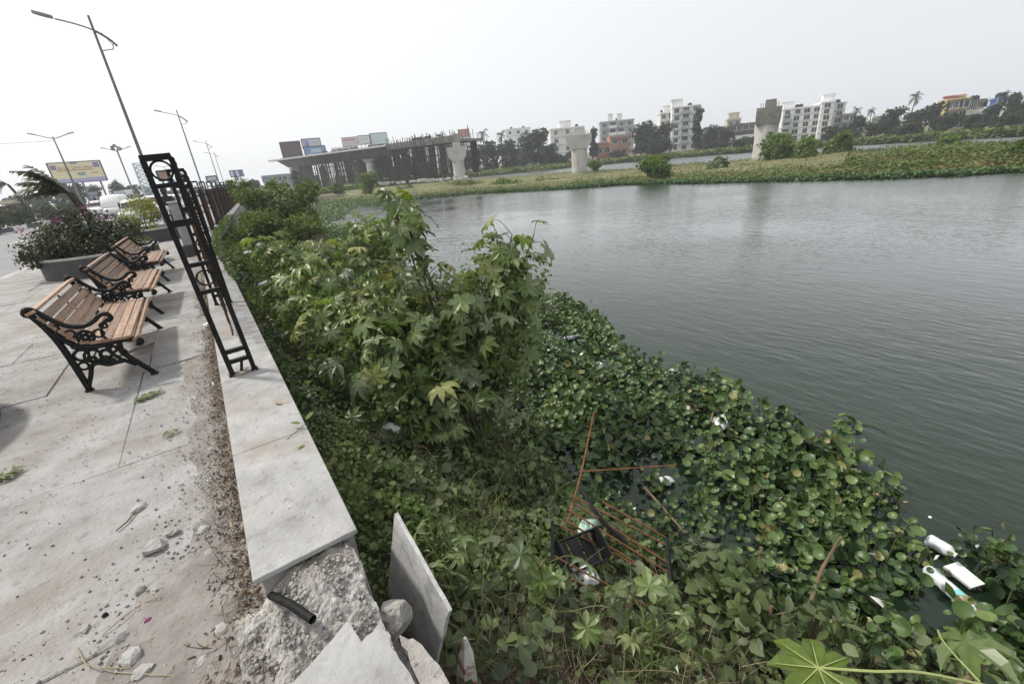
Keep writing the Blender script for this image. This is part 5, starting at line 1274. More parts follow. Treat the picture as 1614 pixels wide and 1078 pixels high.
stuff(obj('island_grass', mass_mesh('island_grass', [LF['mini3'], LF['blade']], Ms, Ts, M['isle'])))
for i in range(26000):
    t = q.random() ** .75; a, b = poly(IN, t), poly(IF, t); d = (a - b).normalized(); w = 1.5 + 1.0 * vn(t * 25, 1) + (5 if t < .1 else 0)
    p = a + d * (q.uniform(-.25, 1) * w * q.random() ** .6 - .3); p.z = WZ + q.uniform(.04, .32)
    Hs.append(xdir(p, (q.gauss(0, .6), q.gauss(0, .6), .8), q.uniform(0, 6.3), q.uniform(.09, .20))); Ht.append(min(1, max(0, .4 + .4 * vn(p.x * .3, p.y * .3) + q.uniform(-.2, .3))))
stuff(obj('shore_hyacinth', mass_mesh('shore_hyacinth', [LF['mini3']], [Hs], [Ht], M['islehya'])))
# green hyacinth field where the near bank meets the island
Hs = []; Ht = []
for i in range(13000):
    y = q.uniform(20, 72); x = shore(y) + q.uniform(-3.5, 7) * (y / 60); p = Vector((x, y, max(WZ, bank_z(x, y)) + q.uniform(.03, .3)))
    if x > (9 + (y - 40) * .5 if y > 40 else shore(y) + .6) + (2 if y > 36 else .5) * vn(y * .3, 3): continue
    Hs.append(xdir(p, (q.gauss(0, .6), q.gauss(0, .6), .8), q.uniform(0, 6.3), q.uniform(.09, .20))); Ht.append(min(1, max(0, q.uniform(.2, .9))))
stuff(obj('cove_hyacinth', mass_mesh('cove_hyacinth', [LF['mini3']], [Hs], [Ht], M['islehya'])))
# far bank ground cover
Ms = []; Ts = []
for i in range(30000):
    p = poly(FB, q.random()); d = Vector((p.x, p.y, 0)).normalized(); s_ = q.uniform(.28, .8)
    p = p + d * (q.random() ** 2 * 26 - .5); p.z = -1.3 + q.uniform(-.35, .55)
    Ms.append(xdir(p, (q.gauss(0, .5), q.gauss(0, .5), .8), q.uniform(0, 6.3), s_)); Ts.append(min(1, max(0, .42 + .4 * vn(p.x * .1, p.y * .1) + q.uniform(-.2, .2))))
stuff(obj('far_bank_grass', mass_mesh('far_bank_grass', [LF['mini3']], [Ms], [Ts], M['isle'])))

def ppm(px, py, D):           # pixels per metre at a place
    a, b = PD(px, py, D), PD(px + 10, py, D); return 10 / (a - b).length
def bushD(label, px, py, D, wpx, hpx, n, seed, mat='bushbright', size=.28, name='island_bush', dense=5):
    k = ppm(px, py, D); c = PD(px, py, D); rx, rz = wpx / 2 / k, hpx / 2 / k; q = random.Random(seed)
    zg = min(max(-1.75, c.z - rz * 1.3), c.z - .35); t = thing(name, label, 'bush', (c.x, c.y, zg)); h = c.z - zg
    cen = [((q.uniform(-.6, .6) * rx, q.uniform(-.5, .5) * rx, h + q.uniform(-.6, .4) * rz), (rx * q.uniform(.35, .6), rx * q.uniform(.35, .6), rz * q.uniform(.4, .6))) for _ in range(dense)] + [((0, 0, h - rz * .2), (rx * .65, rx * .6, rz * .8)), ((0, 0, h * .35), (rx * .5, rx * .5, h * .4))]
    leaf_cloud('foliage', cen, n, size, M[mat], [LF['mini3'], LF['mini']], t, seed)
    stems(t, (0, 0, 0), [cc for cc, _ in cen[:4]], .06, M['bark'], seed); return t
bushD('bright green bush on the island in front of the rightmost tall pier, touching it', 1226, 236, 66, 56, 84, 6500, 1, 'bushbright', .3, dense=8)
bushD('bright green bush on the island, second to the right of the tall pier', 1270, 240, 64, 40, 76, 5200, 2, 'bushbright', .3, dense=7)
bushD('third bright green bush right of the tall pier, open water behind it', 1322, 228, 68, 42, 56, 4600, 3, 'bushbright', .3, dense=7)
bushD('pale leaved bush below the bushes beside the tall pier', 1238, 268, 60, 50, 26, 1500, 4, 'weed', .32)
bushD('green mound of bush on the shore between the middle pier and the tall pier', 1036, 264, 51, 58, 44, 3000, 5)
bushD('small pointed green bush on top of the shoreline mound', 1045, 252, 52, 20, 20, 900, 6)
bushD('broad leaved pale bush left of the tall pier', 1130, 262, 60, 44, 26, 1800, 7, 'weed', .4)
bushD('low dark spreading bush on the right part of the island', 1553, 246, 48, 78, 28, 3000, 8, 'bush', .3)
bushD('tall green bush on the island cut by the right edge', 1616, 232, 46, 26, 52, 1800, 9)
bushD('bright conical bush at the foot of the bridge works', 577, 286, 78, 34, 44, 2200, 10)
bushD('low grey green bush left of the conical one, under the bridge', 533, 296, 80, 30, 18, 1000, 11, 'bush')
bushD('dark bush left of the middle pier on the island shore', 745, 290, 74, 60, 18, 1600, 12, 'bush')
bushD('green bush in front of the foot of the middle pier, on its left', 805, 290, 66, 56, 20, 1600, 13)
bushD('small green bush right of the foot of the middle pier', 938, 259, 76, 24, 16, 700, 14)
bushD('small rounded bush on the skyline of the right island hump', 1492, 222, 62, 44, 16, 1000, 15)
for i_, (px, py, D_, w_, h_, n_, m_, lab_) in enumerate([(1345, 262, 54, 60, 22, 1300, 'bush', 'low olive bush on the island slope under the third bright bush'), (1460, 243, 54, 70, 20, 1300, 'bushbright', 'flat green bush on top of the right island hump'), (1290, 268, 54, 60, 20, 1200, 'bush', 'dull bush at the shore below the second bright bush'), (1175, 262, 62, 34, 18, 800, 'bush', 'small dark bush just left of the foot of the tall pier'), (990, 284, 54, 60, 14, 900, 'bushbright', 'low green clump on the shore left of the shoreline mound'), (870, 285, 66, 60, 14, 900, 'bushbright', 'low green clump on the shore below the middle pier'), (690, 296, 84, 60, 14, 900, 'bush', 'dull clump on the shore in front of the scaffolding'), (640, 300, 84, 50, 16, 900, 'bush', 'dull clump on the shore right of the conical bush'), (1500, 262, 48, 70, 20, 1200, 'bushbright', 'green clump on the shore left of the dark spreading bush')]):
    bushD(lab_, px, py, D_, w_, h_, n_, 40 + i_, m_, .26)
bushD('low green bush along the shore right of the three bright bushes', 1400, 262, 52, 90, 20, 2200, 16, 'bush')

# ================================================================== PIERS AND BRIDGE WORKS
def pier(label, px, base_py, top_py, sw, capw, caph, D, capmat, blk=True, tap=1.0, lean=0):
    k = ppm(px, base_py, D); b = PD(px, base_py, D); H = PD(px, top_py, D).z - b.z; az = math.atan2(b.x, b.y)
    t = thing('bridge_pier', label, 'pier', b, -az, 'unfinished bridge piers'); r = sw / 2 / k; cw = capw / 2 / k; ch = caph / k
    m = MB(); n = 20; hs = H - ch - (.9 if blk else 0)
    m.lathe([(r * 1.03, -1.2), (r * 1.03, 0), (r, hs * .5), (r * tap, hs)], n); m.build('shaft', M['conc'], t, smooth=False)
    m = MB(); y = r * 1.0; x0, x1 = r * 1.02, cw
    vs = []
    for (x, yy, z) in ((x0, y * 1.02, hs), (x1, y * 1.08, hs + ch * .45), (x1, y * 1.08, hs + ch)): vs += [(-x, -yy, z), (x, -yy, z), (x, yy, z), (-x, yy, z)]
    m.add(vs, [(3, 2, 1, 0), (8, 9, 10, 11)] + [(a + i, a + (i + 1) % 4, a + 4 + (i + 1) % 4, a + 4 + i) for a in (0, 4) for i in range(4)]); m.build('cap', M[capmat], t)
    if blk:
        m = MB(); m.box((0.1, 0, hs + ch + .45), (cw * .85, r * 1.2, .9)); m.build('bearing_block', M[capmat if capmat != 'conc' else 'conc'], t)
    m = MB()
    for i in range(9): m.tube([(-cw * .7 + cw * 1.4 * i / 8, 0, hs + ch), (-cw * .7 + cw * 1.4 * i / 8, 0, hs + ch + .6)], .03, 4)
    m.build('starter_bar', M['scaf'], t)
    return t
pier('concrete pier with flared cap, middle one standing free on the island', 914, 271, 203, 25, 38, 20, 80, 'conc')
pier('tallest looking pier with a dark weathered cap, at the right behind the bright bushes', 1203, 250, 159, 36, 38, 26, 73, 'concdark')
pier('pale pier with flared cap at the right end of the scaffolding', 725, 281, 224, 18, 29, 20, 100, 'conc')
pier('white pier just cut by the right edge of the picture', 1628, 228, 150, 36, 40, 24, 76, 'conc')

L0, R0 = PD(448, 256, 150), PD(745, 231, 104); zd = 7.6
L0 = Vector((L0.x, L0.y, 0)); R0 = Vector((R0.x, R0.y, 0)); BL_ = (R0 - L0).length; bang = math.atan2((R0 - L0).y, (R0 - L0).x)
z0_, z1_ = PD(448, 255, 150).z, PD(640, 222, 115).z
br = thing('unfinished_bridge', 'unfinished concrete flyover with dark scaffolding under its deck', 'bridge', (L0.x, L0.y, -1.1), bang)
zt = (z0_ + z1_) / 2 + 1.1
m = MB(); xe = BL_ * .68
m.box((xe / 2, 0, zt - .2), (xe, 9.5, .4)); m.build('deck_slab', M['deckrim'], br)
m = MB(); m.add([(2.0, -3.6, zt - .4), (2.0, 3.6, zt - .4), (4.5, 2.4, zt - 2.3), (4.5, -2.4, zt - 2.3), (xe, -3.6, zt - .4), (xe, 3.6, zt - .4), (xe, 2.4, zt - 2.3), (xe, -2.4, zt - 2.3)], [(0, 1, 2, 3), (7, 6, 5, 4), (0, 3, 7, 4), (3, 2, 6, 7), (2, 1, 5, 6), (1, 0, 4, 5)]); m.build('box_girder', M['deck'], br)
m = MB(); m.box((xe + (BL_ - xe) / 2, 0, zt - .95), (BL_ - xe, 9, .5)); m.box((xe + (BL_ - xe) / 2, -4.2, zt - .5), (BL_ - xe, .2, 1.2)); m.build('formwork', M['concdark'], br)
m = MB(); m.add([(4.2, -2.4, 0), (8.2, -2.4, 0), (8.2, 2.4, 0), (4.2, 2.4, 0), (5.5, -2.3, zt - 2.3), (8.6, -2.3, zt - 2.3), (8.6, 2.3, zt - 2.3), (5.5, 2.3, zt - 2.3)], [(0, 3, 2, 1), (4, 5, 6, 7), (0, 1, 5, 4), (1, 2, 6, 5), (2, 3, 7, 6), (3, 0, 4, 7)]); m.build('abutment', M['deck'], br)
def locx(px):                  # position along the bridge seen at pixel column px
    lo, hi = 0.0, 1.0
    for _ in range(30):
        mid = (lo + hi) / 2; w = L0.lerp(R0, mid); c = CAMM.T @ np.array([w.x, w.y, 4 - ZC])
        if 807 + 690 * c[0] / c[2] < px: lo = mid
        else: hi = mid
    return lo * BL_
M['netgrey'] = pm('grey_shutter', [(.08, .085, .085), (.14, .14, .135)], 1.2, 6, .95, stain=(.05, .05, .05), stain_scale=.9)
q = random.Random(71); m = MB(); m2 = MB()
xs0, xs1 = locx(512), locx(742)
x = xs0
while x < xs1:
    for yy in (-5.6, -5.0, -4.2, -2.8, -1.5, 1.5, 4.2):
        top = zt - 2.4 if x < xe and abs(yy) < 4 else zt - .4
        if x > xe: top = zt + q.uniform(-.6, 1.4)
        if q.random() < .9: m.tube([(x + q.uniform(-.15, .15), yy, 0), (x + q.uniform(-.15, .15), yy, top)], .075, 4)
    x += q.uniform(.7, 1.25)
for zz in np.arange(.8, zt - 1, 1.35):
    for yy in (-5.6, -1.5, 4.2):
        m2.tube([(xs0, yy, zz + q.uniform(-.1, .1)), (xs1, yy, zz + q.uniform(-.1, .1))], .045, 4)
for i in range(60):
    a = q.uniform(xs0, xs1 - 3); zz = q.uniform(.2, zt - 4); m2.tube([(a, -5.65, zz), (a + q.uniform(-2.5, 2.5), -5.65, zz + q.uniform(1.5, 3))], .04, 4)
stuff(m.build('scaffold_standards', M['scaf'], br)); stuff(m2.build('scaffold_ledgers', M['scaf'], br))
for i in range(46):
    a = xs0 + (xs1 - xs0) * (i % 17 + q.uniform(-.2, .2)) / 17; w = (xs1 - xs0) / 17 * q.uniform(.5, 1.0); zz = q.uniform(0, 1.6); hh = q.uniform(zt * .3, zt - 2.6) if i < 17 else (zt - (2.2 if a < xe else 1.1) - zz if i < 34 else q.uniform(1.5, 4))
    n_ = MB(); n_.box((a + w / 2, q.choice((-4.6, -2, 0, 2.2)) if i < 17 or i >= 34 else q.choice((3.0, 4.0)), zz + hh / 2), (w, .06, hh)); n_.build('shutter_panel', M[q.choice(('net', 'net', 'scaf', 'netgrey'))], br)
for px in (607, 560):
    n_ = MB(); n_.lathe([(1.05, 0), (1.05, 4.8), (1.8, 5.6)], 16, (locx(px), -5.0 if px == 607 else 0, 0)); n_.build('column', M['conc'], br)
for k in range(16):            # men and stacked boards on the deck read as bumps
    a = q.uniform(locx(520), BL_); n_ = MB(); n_.box((a, q.uniform(-4, 3), zt + .25 + (0 if a < xe else .2)), (q.uniform(.5, 2.4), .5, q.uniform(.3, .9))); n_.build('stacked_board', M['scaf'], br)
for k in range(14):
    a = q.uniform(xe, BL_ + 2); n_ = MB(); n_.box((a, q.uniform(-4.4, 0), zt + q.uniform(0, .7)), (.12, .12, q.uniform(.8, 1.9))); n_.build('starter_bar', M['scaf'], br)
n_ = MB()
for k in range(90): n_.box((q.uniform(locx(460), BL_ + 4), q.uniform(-10, -6.5), q.uniform(.05, .3)), (q.uniform(.3, 2.4), q.uniform(.2, .6), q.uniform(.2, .7)), (0, 0, q.uniform(-.6, .6)))
t_ = n_.build('building_rubble', M['conc'], None, (L0.x, L0.y, -1.2), (0, 0, bang)); stuff(t_)

# ================================================================== BUILDINGS
WALLS = {'white': (.86, .86, .85), 'offwhite': (.78, .78, .76), 'grey': (.42, .43, .45), 'pink': (.46, .25, .19), 'cream': (.55, .50, .38), 'brown': (.17, .12, .10), 'bluegrey': (.30, .34, .40), 'yellow': (.55, .45, .18), 'red': (.46, .20, .17), 'blue': (.06, .14, .38), 'teal': (.22, .42, .40), 'dark': (.07, .07, .075), 'paleblue': (.55, .62, .66)}
for k, c in WALLS.items(): M['w_' + k] = pm('paint_' + k, [tuple(v * .82 for v in c), c], .35, 7, .85, stain=tuple(v * .62 for v in c), stain_scale=.22, stain_rng=(.52, .8))
mm, mn, mb_ = newmat('window_glass'); mb_.inputs['Base Color'].default_value = (.035, .04, .048, 1); mb_.inputs['Roughness'].default_value = .15; M['glass'] = mm
wf = MB()
for (c, d) in [((0, -.06, .7), (1.5, .14, .1)), ((0, -.06, -.7), (1.5, .14, .1)), ((-.7, -.06, 0), (.1, .14, 1.3)), ((.7, -.06, 0), (.1, .14, 1.3)), ((0, -.05, 0), (.06, .1, 1.3))]: wf.box(c, d)
wf_me = wf.mesh('window', M['w_offwhite']); pn = MB(); pn.box((0, -.025, 0), (1.3, .03, 1.3)); pn_me = pn.mesh('pane', M['glass'])
sd = MB(); sd.box((0, -.4, .95), (1.9, .8, .08)); sd_me = sd.mesh('sunshade', M['w_grey'])
def frame_at(xL, xR, ptop, D, zg=-1.0):
    a, b = PD(xL, ptop, D), PD(xR, ptop, D); c = PD((xL + xR) / 2, ptop, D); return Vector((c.x, c.y, zg)), (a - b).length, c.z - zg, -math.atan2(c.x, c.y)
def building(label, xL, xR, ptop, D, col, floors, cols, depth=9, yaw=0, boxes=(), wins=True, name='apartment_building', cat='building', balc=(), shade=True, skip=0, seed=1, zg=-1.0, parapet=True):
    o, w, h, az = frame_at(xL, xR, ptop, D, zg); t = thing(name, label, cat, o, az + R(yaw)); q = random.Random(seed)
    m = MB(); m.box((0, depth / 2, h / 2), (w, depth, h)); m.build('wall', M['w_' + col], t)
    if parapet:
        m = MB(); m.box((0, -.08, h + .0), (w + .3, .3, .5)); m.box((-w / 2 - .05, depth / 2, h), (.25, depth, .5)); m.box((w / 2 + .05, depth / 2, h), (.25, depth, .5)); m.build('parapet', M['w_' + col], t)
    for (fx, wd, dep, hh, cc) in boxes:            # rooftop boxes (fraction across, width, depth, height, colour)
        m = MB(); m.box((fx * w, depth * .4, h + hh / 2), (wd, dep, hh)); m.box((fx * w, depth * .4, h + hh + .06), (wd + .5, dep + .5, .14)); m.build('roof_room', M['w_' + cc], t)
    if floors >= 4:
        for k in range(2):
            m = MB(); m.lathe([(.55, 0), (.62, .1), (.6, .95), (.3, 1.2), (.12, 1.3)], 10, (w * q.uniform(-.35, .35), depth * .5, h)); m.build('water_tank', M['blackp'], t)
    fh = h / floors if floors else 3
    if wins:
        for f in range(skip, floors):
            for c in range(cols):
                x = -w / 2 + w * (c + .5) / cols; z = fh * (f + .52)
                if (c, f) in balc: continue
                o_ = obj('window', wf_me, t, (x + q.uniform(-.1, .1), 0, z), None, (q.uniform(.85, 1.15), 1, .9)); obj('pane', pn_me, o_)
                if shade and f % 1 == 0: obj('sunshade', sd_me, t, (x, 0, z))
        for (c, f) in balc:
            x = -w / 2 + w * (c + .5) / cols; z = fh * f; bw = w / cols * .92
            m = MB(); m.box((x, -.6, z + .1), (bw, 1.2, .18)); m.box((x, -1.16, z + .65), (bw, .08, .9)); m.box((x - bw / 2, -.6, z + .65), (.08, 1.2, .9)); m.box((x + bw / 2, -.6, z + .65), (.08, 1.2, .9)); m.build('balcony', M['w_' + ('offwhite' if col != 'white' else 'grey')], t)
            m = MB(); m.box((x, -.02, z + 1.35), (bw * .7, .06, 2.2)); m.build('balcony_door', M['glass'], t)
    for f in range(1, floors):
        m = MB(); m.box((0, -.05, fh * f), (w + .06, .12, .16)); m.build('floor_band', M['w_' + ('grey' if col in ('white', 'offwhite') else col)], t)
    return t
building('faded white block far behind the dark trees left of the middle pier', 797, 836, 203, 230, 'white', 5, 3, 9, 4, shade=False)
building('white house with bare roof edge, just left of the middle pier', 867, 921, 202, 190, 'offwhite', 4, 3, 9, 6, [(-.05, 4.5, 4, 2.6, 'white')], seed=2)
building('grey white block with two rooftop tanks, right of the middle pier', 946, 999, 191, 195, 'grey', 5, 4, 10, 5, [(-.18, 1.8, 2, 2.8, 'offwhite'), (.1, 1.8, 2, 2.6, 'offwhite')], balc=[(1, 2), (1, 3), (1, 4), (2, 3)], seed=3)
building('low salmon pink house in front of the grey white block', 962, 992, 215, 152, 'pink', 2, 2, 8, 8, seed=4, name='pink_house', cat='house')
building('low pink annex with reddish roof edge on the left of the salmon house', 939, 963, 226, 154, 'pink', 1, 2, 6, 8, seed=5, name='pink_house', cat='house')
building('tall white block with stacked balconies between dark trees', 1060, 1104, 168, 172, 'white', 6, 3, 10, 9, [(-.3, 3.4, 4, 2.4, 'offwhite')], balc=[(1, 1), (1, 2), (1, 3), (1, 4), (1, 5)], seed=6)
building('stepped white wing on the left of the tall balcony block', 1041, 1062, 178, 176, 'offwhite', 5, 2, 8, 9, [(.15, 3.2, 3, 2.2, 'white')], seed=7)
building('small cream house with red roof room above the trees left of the tall pier', 1147, 1168, 188, 205, 'cream', 3, 2, 8, 6, [(0, 3.5, 3, 2.2, 'cream')], seed=8, name='cream_house', cat='house')
building('low brown row building with dark openings left of the tall pier', 1152, 1190, 196, 160, 'brown', 3, 4, 9, 7, balc=[(0, 1), (1, 1), (2, 1), (3, 1)], seed=9, name='row_building')
building('big white block with a grid of windows, right of the tall pier', 1235, 1296, 170, 166, 'white', 5, 4, 11, 11, [(-.32, 2.6, 2.5, 2.0, 'offwhite')], balc=[(0, 1), (0, 2), (0, 3)], seed=10, shade=False)
building('taller white corner tower of the big white block', 1296, 1316, 161, 165.4, 'white', 6, 1, 11, 11, [(.2, 2.8, 2.6, 2.0, 'white')], seed=11, shade=False, name='stair_tower', cat='building')
building('plain white wing behind the right end of the big white block', 1316, 1334, 163, 172, 'offwhite', 5, 1, 10, 11, seed=12)
building('low grey house with flat roof right of the big white block', 1330, 1350, 180, 170, 'grey', 3, 2, 8, 8, seed=13, name='grey_house', cat='house')
building('small white house among the trees at the right', 1376, 1393, 186, 168, 'white', 2, 2, 6, 8, seed=14, name='white_house', cat='house', zg=2)
building('small red roofed house among the trees at the right', 1440, 1455, 184, 165, 'red', 2, 1, 6, 8, seed=15, name='red_house', cat='house', zg=2)
building('yellow house with an awning and red rooftop, high among the trees', 1495, 1528, 157, 140, 'yellow', 3, 3, 8, 12, [(-.1, 2.6, 3, .8, 'red'), (.25, 1.2, 3, .7, 'cream')], seed=16, name='yellow_house', cat='house')
building('bare concrete house frame beside the yellow house', 1524, 1554, 160, 145, 'grey', 4, 3, 8, 12, seed=17, balc=[(0, 2), (1, 2), (2, 2), (0, 1), (1, 1)], name='concrete_house', cat='house')
building('blue topped house at the far right behind the palms', 1576, 1594, 155, 150, 'blue', 4, 2, 7, 12, seed=18, name='blue_house', cat='house')
building('low white house at the far right edge below the blue one', 1588, 1612, 167, 146, 'white', 3, 2, 7, 12, seed=19, name='white_house', cat='house')
building('low grey roofed shed between the fence and the bridge end', 412, 452, 277, 165, 'bluegrey', 2, 5, 12, -10, seed=20, name='grey_shed', cat='building', parapet=True, shade=False)
building('teal and white kiosk in front of the grey roofed shed', 416, 432, 284, 140, 'teal', 1, 2, 4, -10, seed=21, name='kiosk', cat='building', shade=False)
building('pale red and white building above the right end of the bridge works', 716, 741, 218, 215, 'offwhite', 5, 3, 8, 2, [(.15, 5, 3, 3.5, 'red'), (-.3, 3, 3, 2.0, 'red')], seed=22, shade=False)
building('pale low building with reddish roof behind the bridge deck', 700, 716, 220, 210, 'red', 3, 2, 8, 2, seed=23, shade=False, name='low_building')
building('hazy white building behind the bridge deck', 522, 560, 233, 260, 'white', 5, 5, 8, -6, seed=24, shade=False, name='distant_building')

# ------------------------------------------------------------------ hoardings
def hoarding(label, xL, xR, ptop, pbot, D, col, parts=(), frame='scaf', yaw=0, zg=-1.0, legs=3):
    a, w, h, az = frame_at(xL, xR, ptop, D, zg); zb = PD((xL + xR) / 2, pbot, D).z; hh = h + zg - zb
    t = thing('hoarding', label, 'billboard', a, az + R(yaw)); zc = zb - zg
    m = MB(); m.box((0, 0, zc + hh / 2), (w, .12, hh)); m.build('panel', flat('board_' + label[:9].replace(' ', '_'), col), t)
    m = MB()
    for (cx, cz, dx, dz) in ((0, 0, w, .18), (0, hh, w, .18), (-w / 2, hh / 2, .18, hh), (w / 2, hh / 2, .18, hh)): m.box((cx, -.0, zc + cz), (dx + .1, .2, dz + .1))
    m.build('frame', M['scaf'] if frame == 'scaf' else M['poleg'], t)
    for i in range(legs):
        x = -w / 2 + w * (i + .5) / legs; m = MB(); m.box((x, .4, (zc + hh) / 2), (.28, .28, zc + hh)); m.build('post', M['poleg'], t)
    for (nm, fx, fz, fw, fhh, c, key) in parts:
        m = MB(); m.box((fx * w, -.075, zc + fz * hh), (fw * w, .03, fhh * hh)); m.build(nm, flat('print_' + key, c), t)
    return t
hoarding('big dark brown blank hoarding at the left end of the flyover', 440, 472, 224, 252, 158, (.10, .065, .07), yaw=-8)
hoarding('white and blue hoarding stacked above the sky blue one', 474, 504, 219, 234, 185, (.55, .58, .66), [('picture', -.28, .5, .3, .8, (.30, .36, .60), 'pic1'), ('picture', -.22, .35, .12, .5, (.25, .14, .08), 'pic2'), ('lettering', .2, .6, .35, .12, (.6, .42, .25), 'let1')], zg=-1)
hoarding('sky blue hoarding with pale clouds above the flyover deck', 478, 512, 231, 248, 176, (.16, .32, .58), [('picture', .05, .6, .5, .35, (.50, .60, .70), 'pic3'), ('picture', -.2, .25, .3, .2, (.42, .54, .68), 'pic4')], zg=-1)
hoarding('pale hoarding with reddish lettering beyond the flyover', 538, 562, 217, 231, 230, (.66, .60, .60), [('lettering', -.02, .72, .8, .22, (.48, .22, .22), 'let2'), ('lettering', 0, .35, .8, .1, (.5, .4, .45), 'let3')])
hoarding('pale cyan hoarding on a lattice frame, tallest above the flyover', 582, 609, 210, 228, 240, (.55, .66, .70), [('lettering', -.47, .5, .04, 1, (.2, .25, .28), 'let4')])
hoarding('white hoarding frame between the reddish and the cyan hoardings', 563, 582, 214, 228, 238, (.68, .67, .69), [('lettering', 0, .6, .7, .1, (.5, .45, .5), 'let5')])
hoarding('small blue and white hoarding over the far end of the fence', 361, 382, 269, 279, 190, (.66, .68, .74), [('picture', -.15, .5, .22, .9, (.12, .14, .38), 'pic5'), ('picture', .3, .5, .26, .9, (.10, .12, .34), 'pic6')], zg=-.3, legs=1)
hoarding('small grey hoarding over the middle of the fence line', 324, 341, 278, 286, 160, (.30, .36, .42), [('lettering', 0, .5, .8, .4, (.5, .56, .6), 'let6')], zg=-.3, legs=2)
hoarding('tan hoarding seen through the ring of the nearest fence post', 246, 264, 270, 285, 95, (.30, .20, .15), [], zg=-.3, legs=2)
# big yellow hoarding by the road
t = thing('hoarding', 'big yellow hoarding with pink lettering and lilac foot beyond the palm', 'billboard', (-15.1, 110, -.3), R(2))
W_ = 6.9
m = MB(); m.box((0, 0, 6.4), (W_, .15, 3.25)); m.build('panel', flat('hoarding_yellow', (.76, .72, .46)), t)
m = MB()
for (cx, cz, dx, dz) in ((0, 4.75, W_, .12), (0, 8.05, W_, .12), (-W_ / 2, 6.4, .12, 3.3), (W_ / 2, 6.4, .12, 3.3)): m.box((cx, 0, cz), (dx + .06, .22, dz))
m.build('frame', M['scaf'], t)
m = MB(); m.box((0, -.09, 5.1), (W_ - .1, .04, .62)); m.build('foot_band', flat('hoarding_lilac', (.42, .40, .60)), t)
q = random.Random(14); m = MB(); x = -2.2
def glyph(m, x, z, w, h, y=-.1):
    m.box((x - w * .4, y, z), (w * .2, .03, h)); k = q.randrange(4)
    if k != 1: m.box((x + w * .3, y, z - h * .15), (w * .2, .03, h * .7))
    if k != 2: m.box((x, y - .004, z + h * (.12 if k else -.38)), (w * .6, .03, h * .18))
for wl in (5, 4, 4):
    for i in range(wl): glyph(m, x, 7.15, .24, .42 if i else .6); x += .31
    x += .28
m.build('lettering', flat('lettering_pink', (.50, .16, .22)), t)
m = MB(); m.box((-.2, -.1, 6.72), (4.8, .03, .12)); m.build('rule', flat('lettering_orange', (.55, .28, .15)), t)
m = MB(); m.box((.4, -.1, 6.1), (1.0, .03, .5)); m.build('picture', flat('print_green', (.25, .36, .3)), t)
m = MB(); m.box((2.2, -.1, 6.15), (.9, .03, .12)); m.build('lettering', M['lettering_pink'], t)
for (x, z, w, h) in ((-2.85, 7.3, .7, .7), (2.75, 7.4, .8, .8), (-.1, 7.85, .9, .25)):
    m = MB(); m.box((x, -.1, z), (w, .03, h)); m.build('picture', flat('print_violet', (.27, .2, .42)), t)
for x in (-2.4, 0, 2.4): m = MB(); m.box((x, .3, 4), (.25, .25, 8)); m.build('post', M['poleg'], t)
# lattice mast
c = PD(238, 312, 62); t = thing('lattice_mast', 'white lattice mast standing just left of the nearest fence post top', 'mast', (c.x, c.y, -.2), .2)
hm_ = PD(225, 257, 62).z + .2; m = MB()
for sx in (-.42, .42):
    for sy in (-.2, .2): m.box((sx, sy, hm_ / 2), (.1, .1, hm_))
m.build('chord', M['w_paleblue'], t); m = MB(); n_ = 11
for i in range(n_):
    z0, z1 = hm_ * i / n_, hm_ * (i + 1) / n_; m.tube([(-.42, -.2, z0), (.42, -.2, z1)], .045, 4); m.tube([(.42, .2, z0), (-.42, .2, z1)], .045, 4); m.box((0, 0, z1), (.9, .4, .06))
m.build('bracing', M['w_paleblue'], t)

# ================================================================== TREES
def tree_proto(kind, seed):
    q = random.Random(seed)
    if kind == 'broad': cen = [((q.uniform(-2.6, 2.6), q.uniform(-2.2, 2.2), q.uniform(4.2, 8.4)), (q.uniform(1.3, 2.1), q.uniform(1.3, 2.1), q.uniform(1.0, 1.7))) for _ in range(11)] + [((0, 0, 5.5), (2.6, 2.4, 2.4))] + [((q.uniform(-2.8, 2.8), q.uniform(-2, 2), q.uniform(1.0, 3.2)), (q.uniform(1.4, 2.0), 1.5, q.uniform(1.0, 1.5))) for _ in range(6)]
    elif kind == 'narrow': cen = [((q.uniform(-.5, .5), q.uniform(-.5, .5), 2.2 + i * 1.05), (1.1 - .09 * i, 1.1 - .09 * i, 1.0)) for i in range(8)]
    else: cen = [((q.uniform(-3.4, 3.4), q.uniform(-2, 2), q.uniform(1.5, 5.2)), (q.uniform(1.2, 2.2), q.uniform(1.2, 2.0), q.uniform(1.0, 1.7))) for _ in range(12)]
    o = leaf_cloud('crown', cen, 3000 if kind != 'narrow' else 1500, .62, M['tree'], [LF['mini3'], LF['mini']], None, seed, (0, 1), .4, 1, .45)
    me = o.data; bpy.data.objects.remove(o)
    m = MB(); m.tube(bez([(0, 0, -.5), (.15, .1, 1.8), (0, 0, 4.5)], 4), [.32 - .022 * i for i in range(9)], 7)
    for c, _ in cen[:6]:
        if c[2] > 3: m.tube([(0, 0, 2.6), (c[0] * .5, c[1] * .5, c[2] * .7 + .4), c], [.13, .09, .04], 5)
    return me, m.mesh('trunk', M['bark'])
TP = {k: [tree_proto(k, s_) for s_ in ss] for k, ss in dict(broad=(1, 2, 3), narrow=(4,), low=(5, 6)).items()}
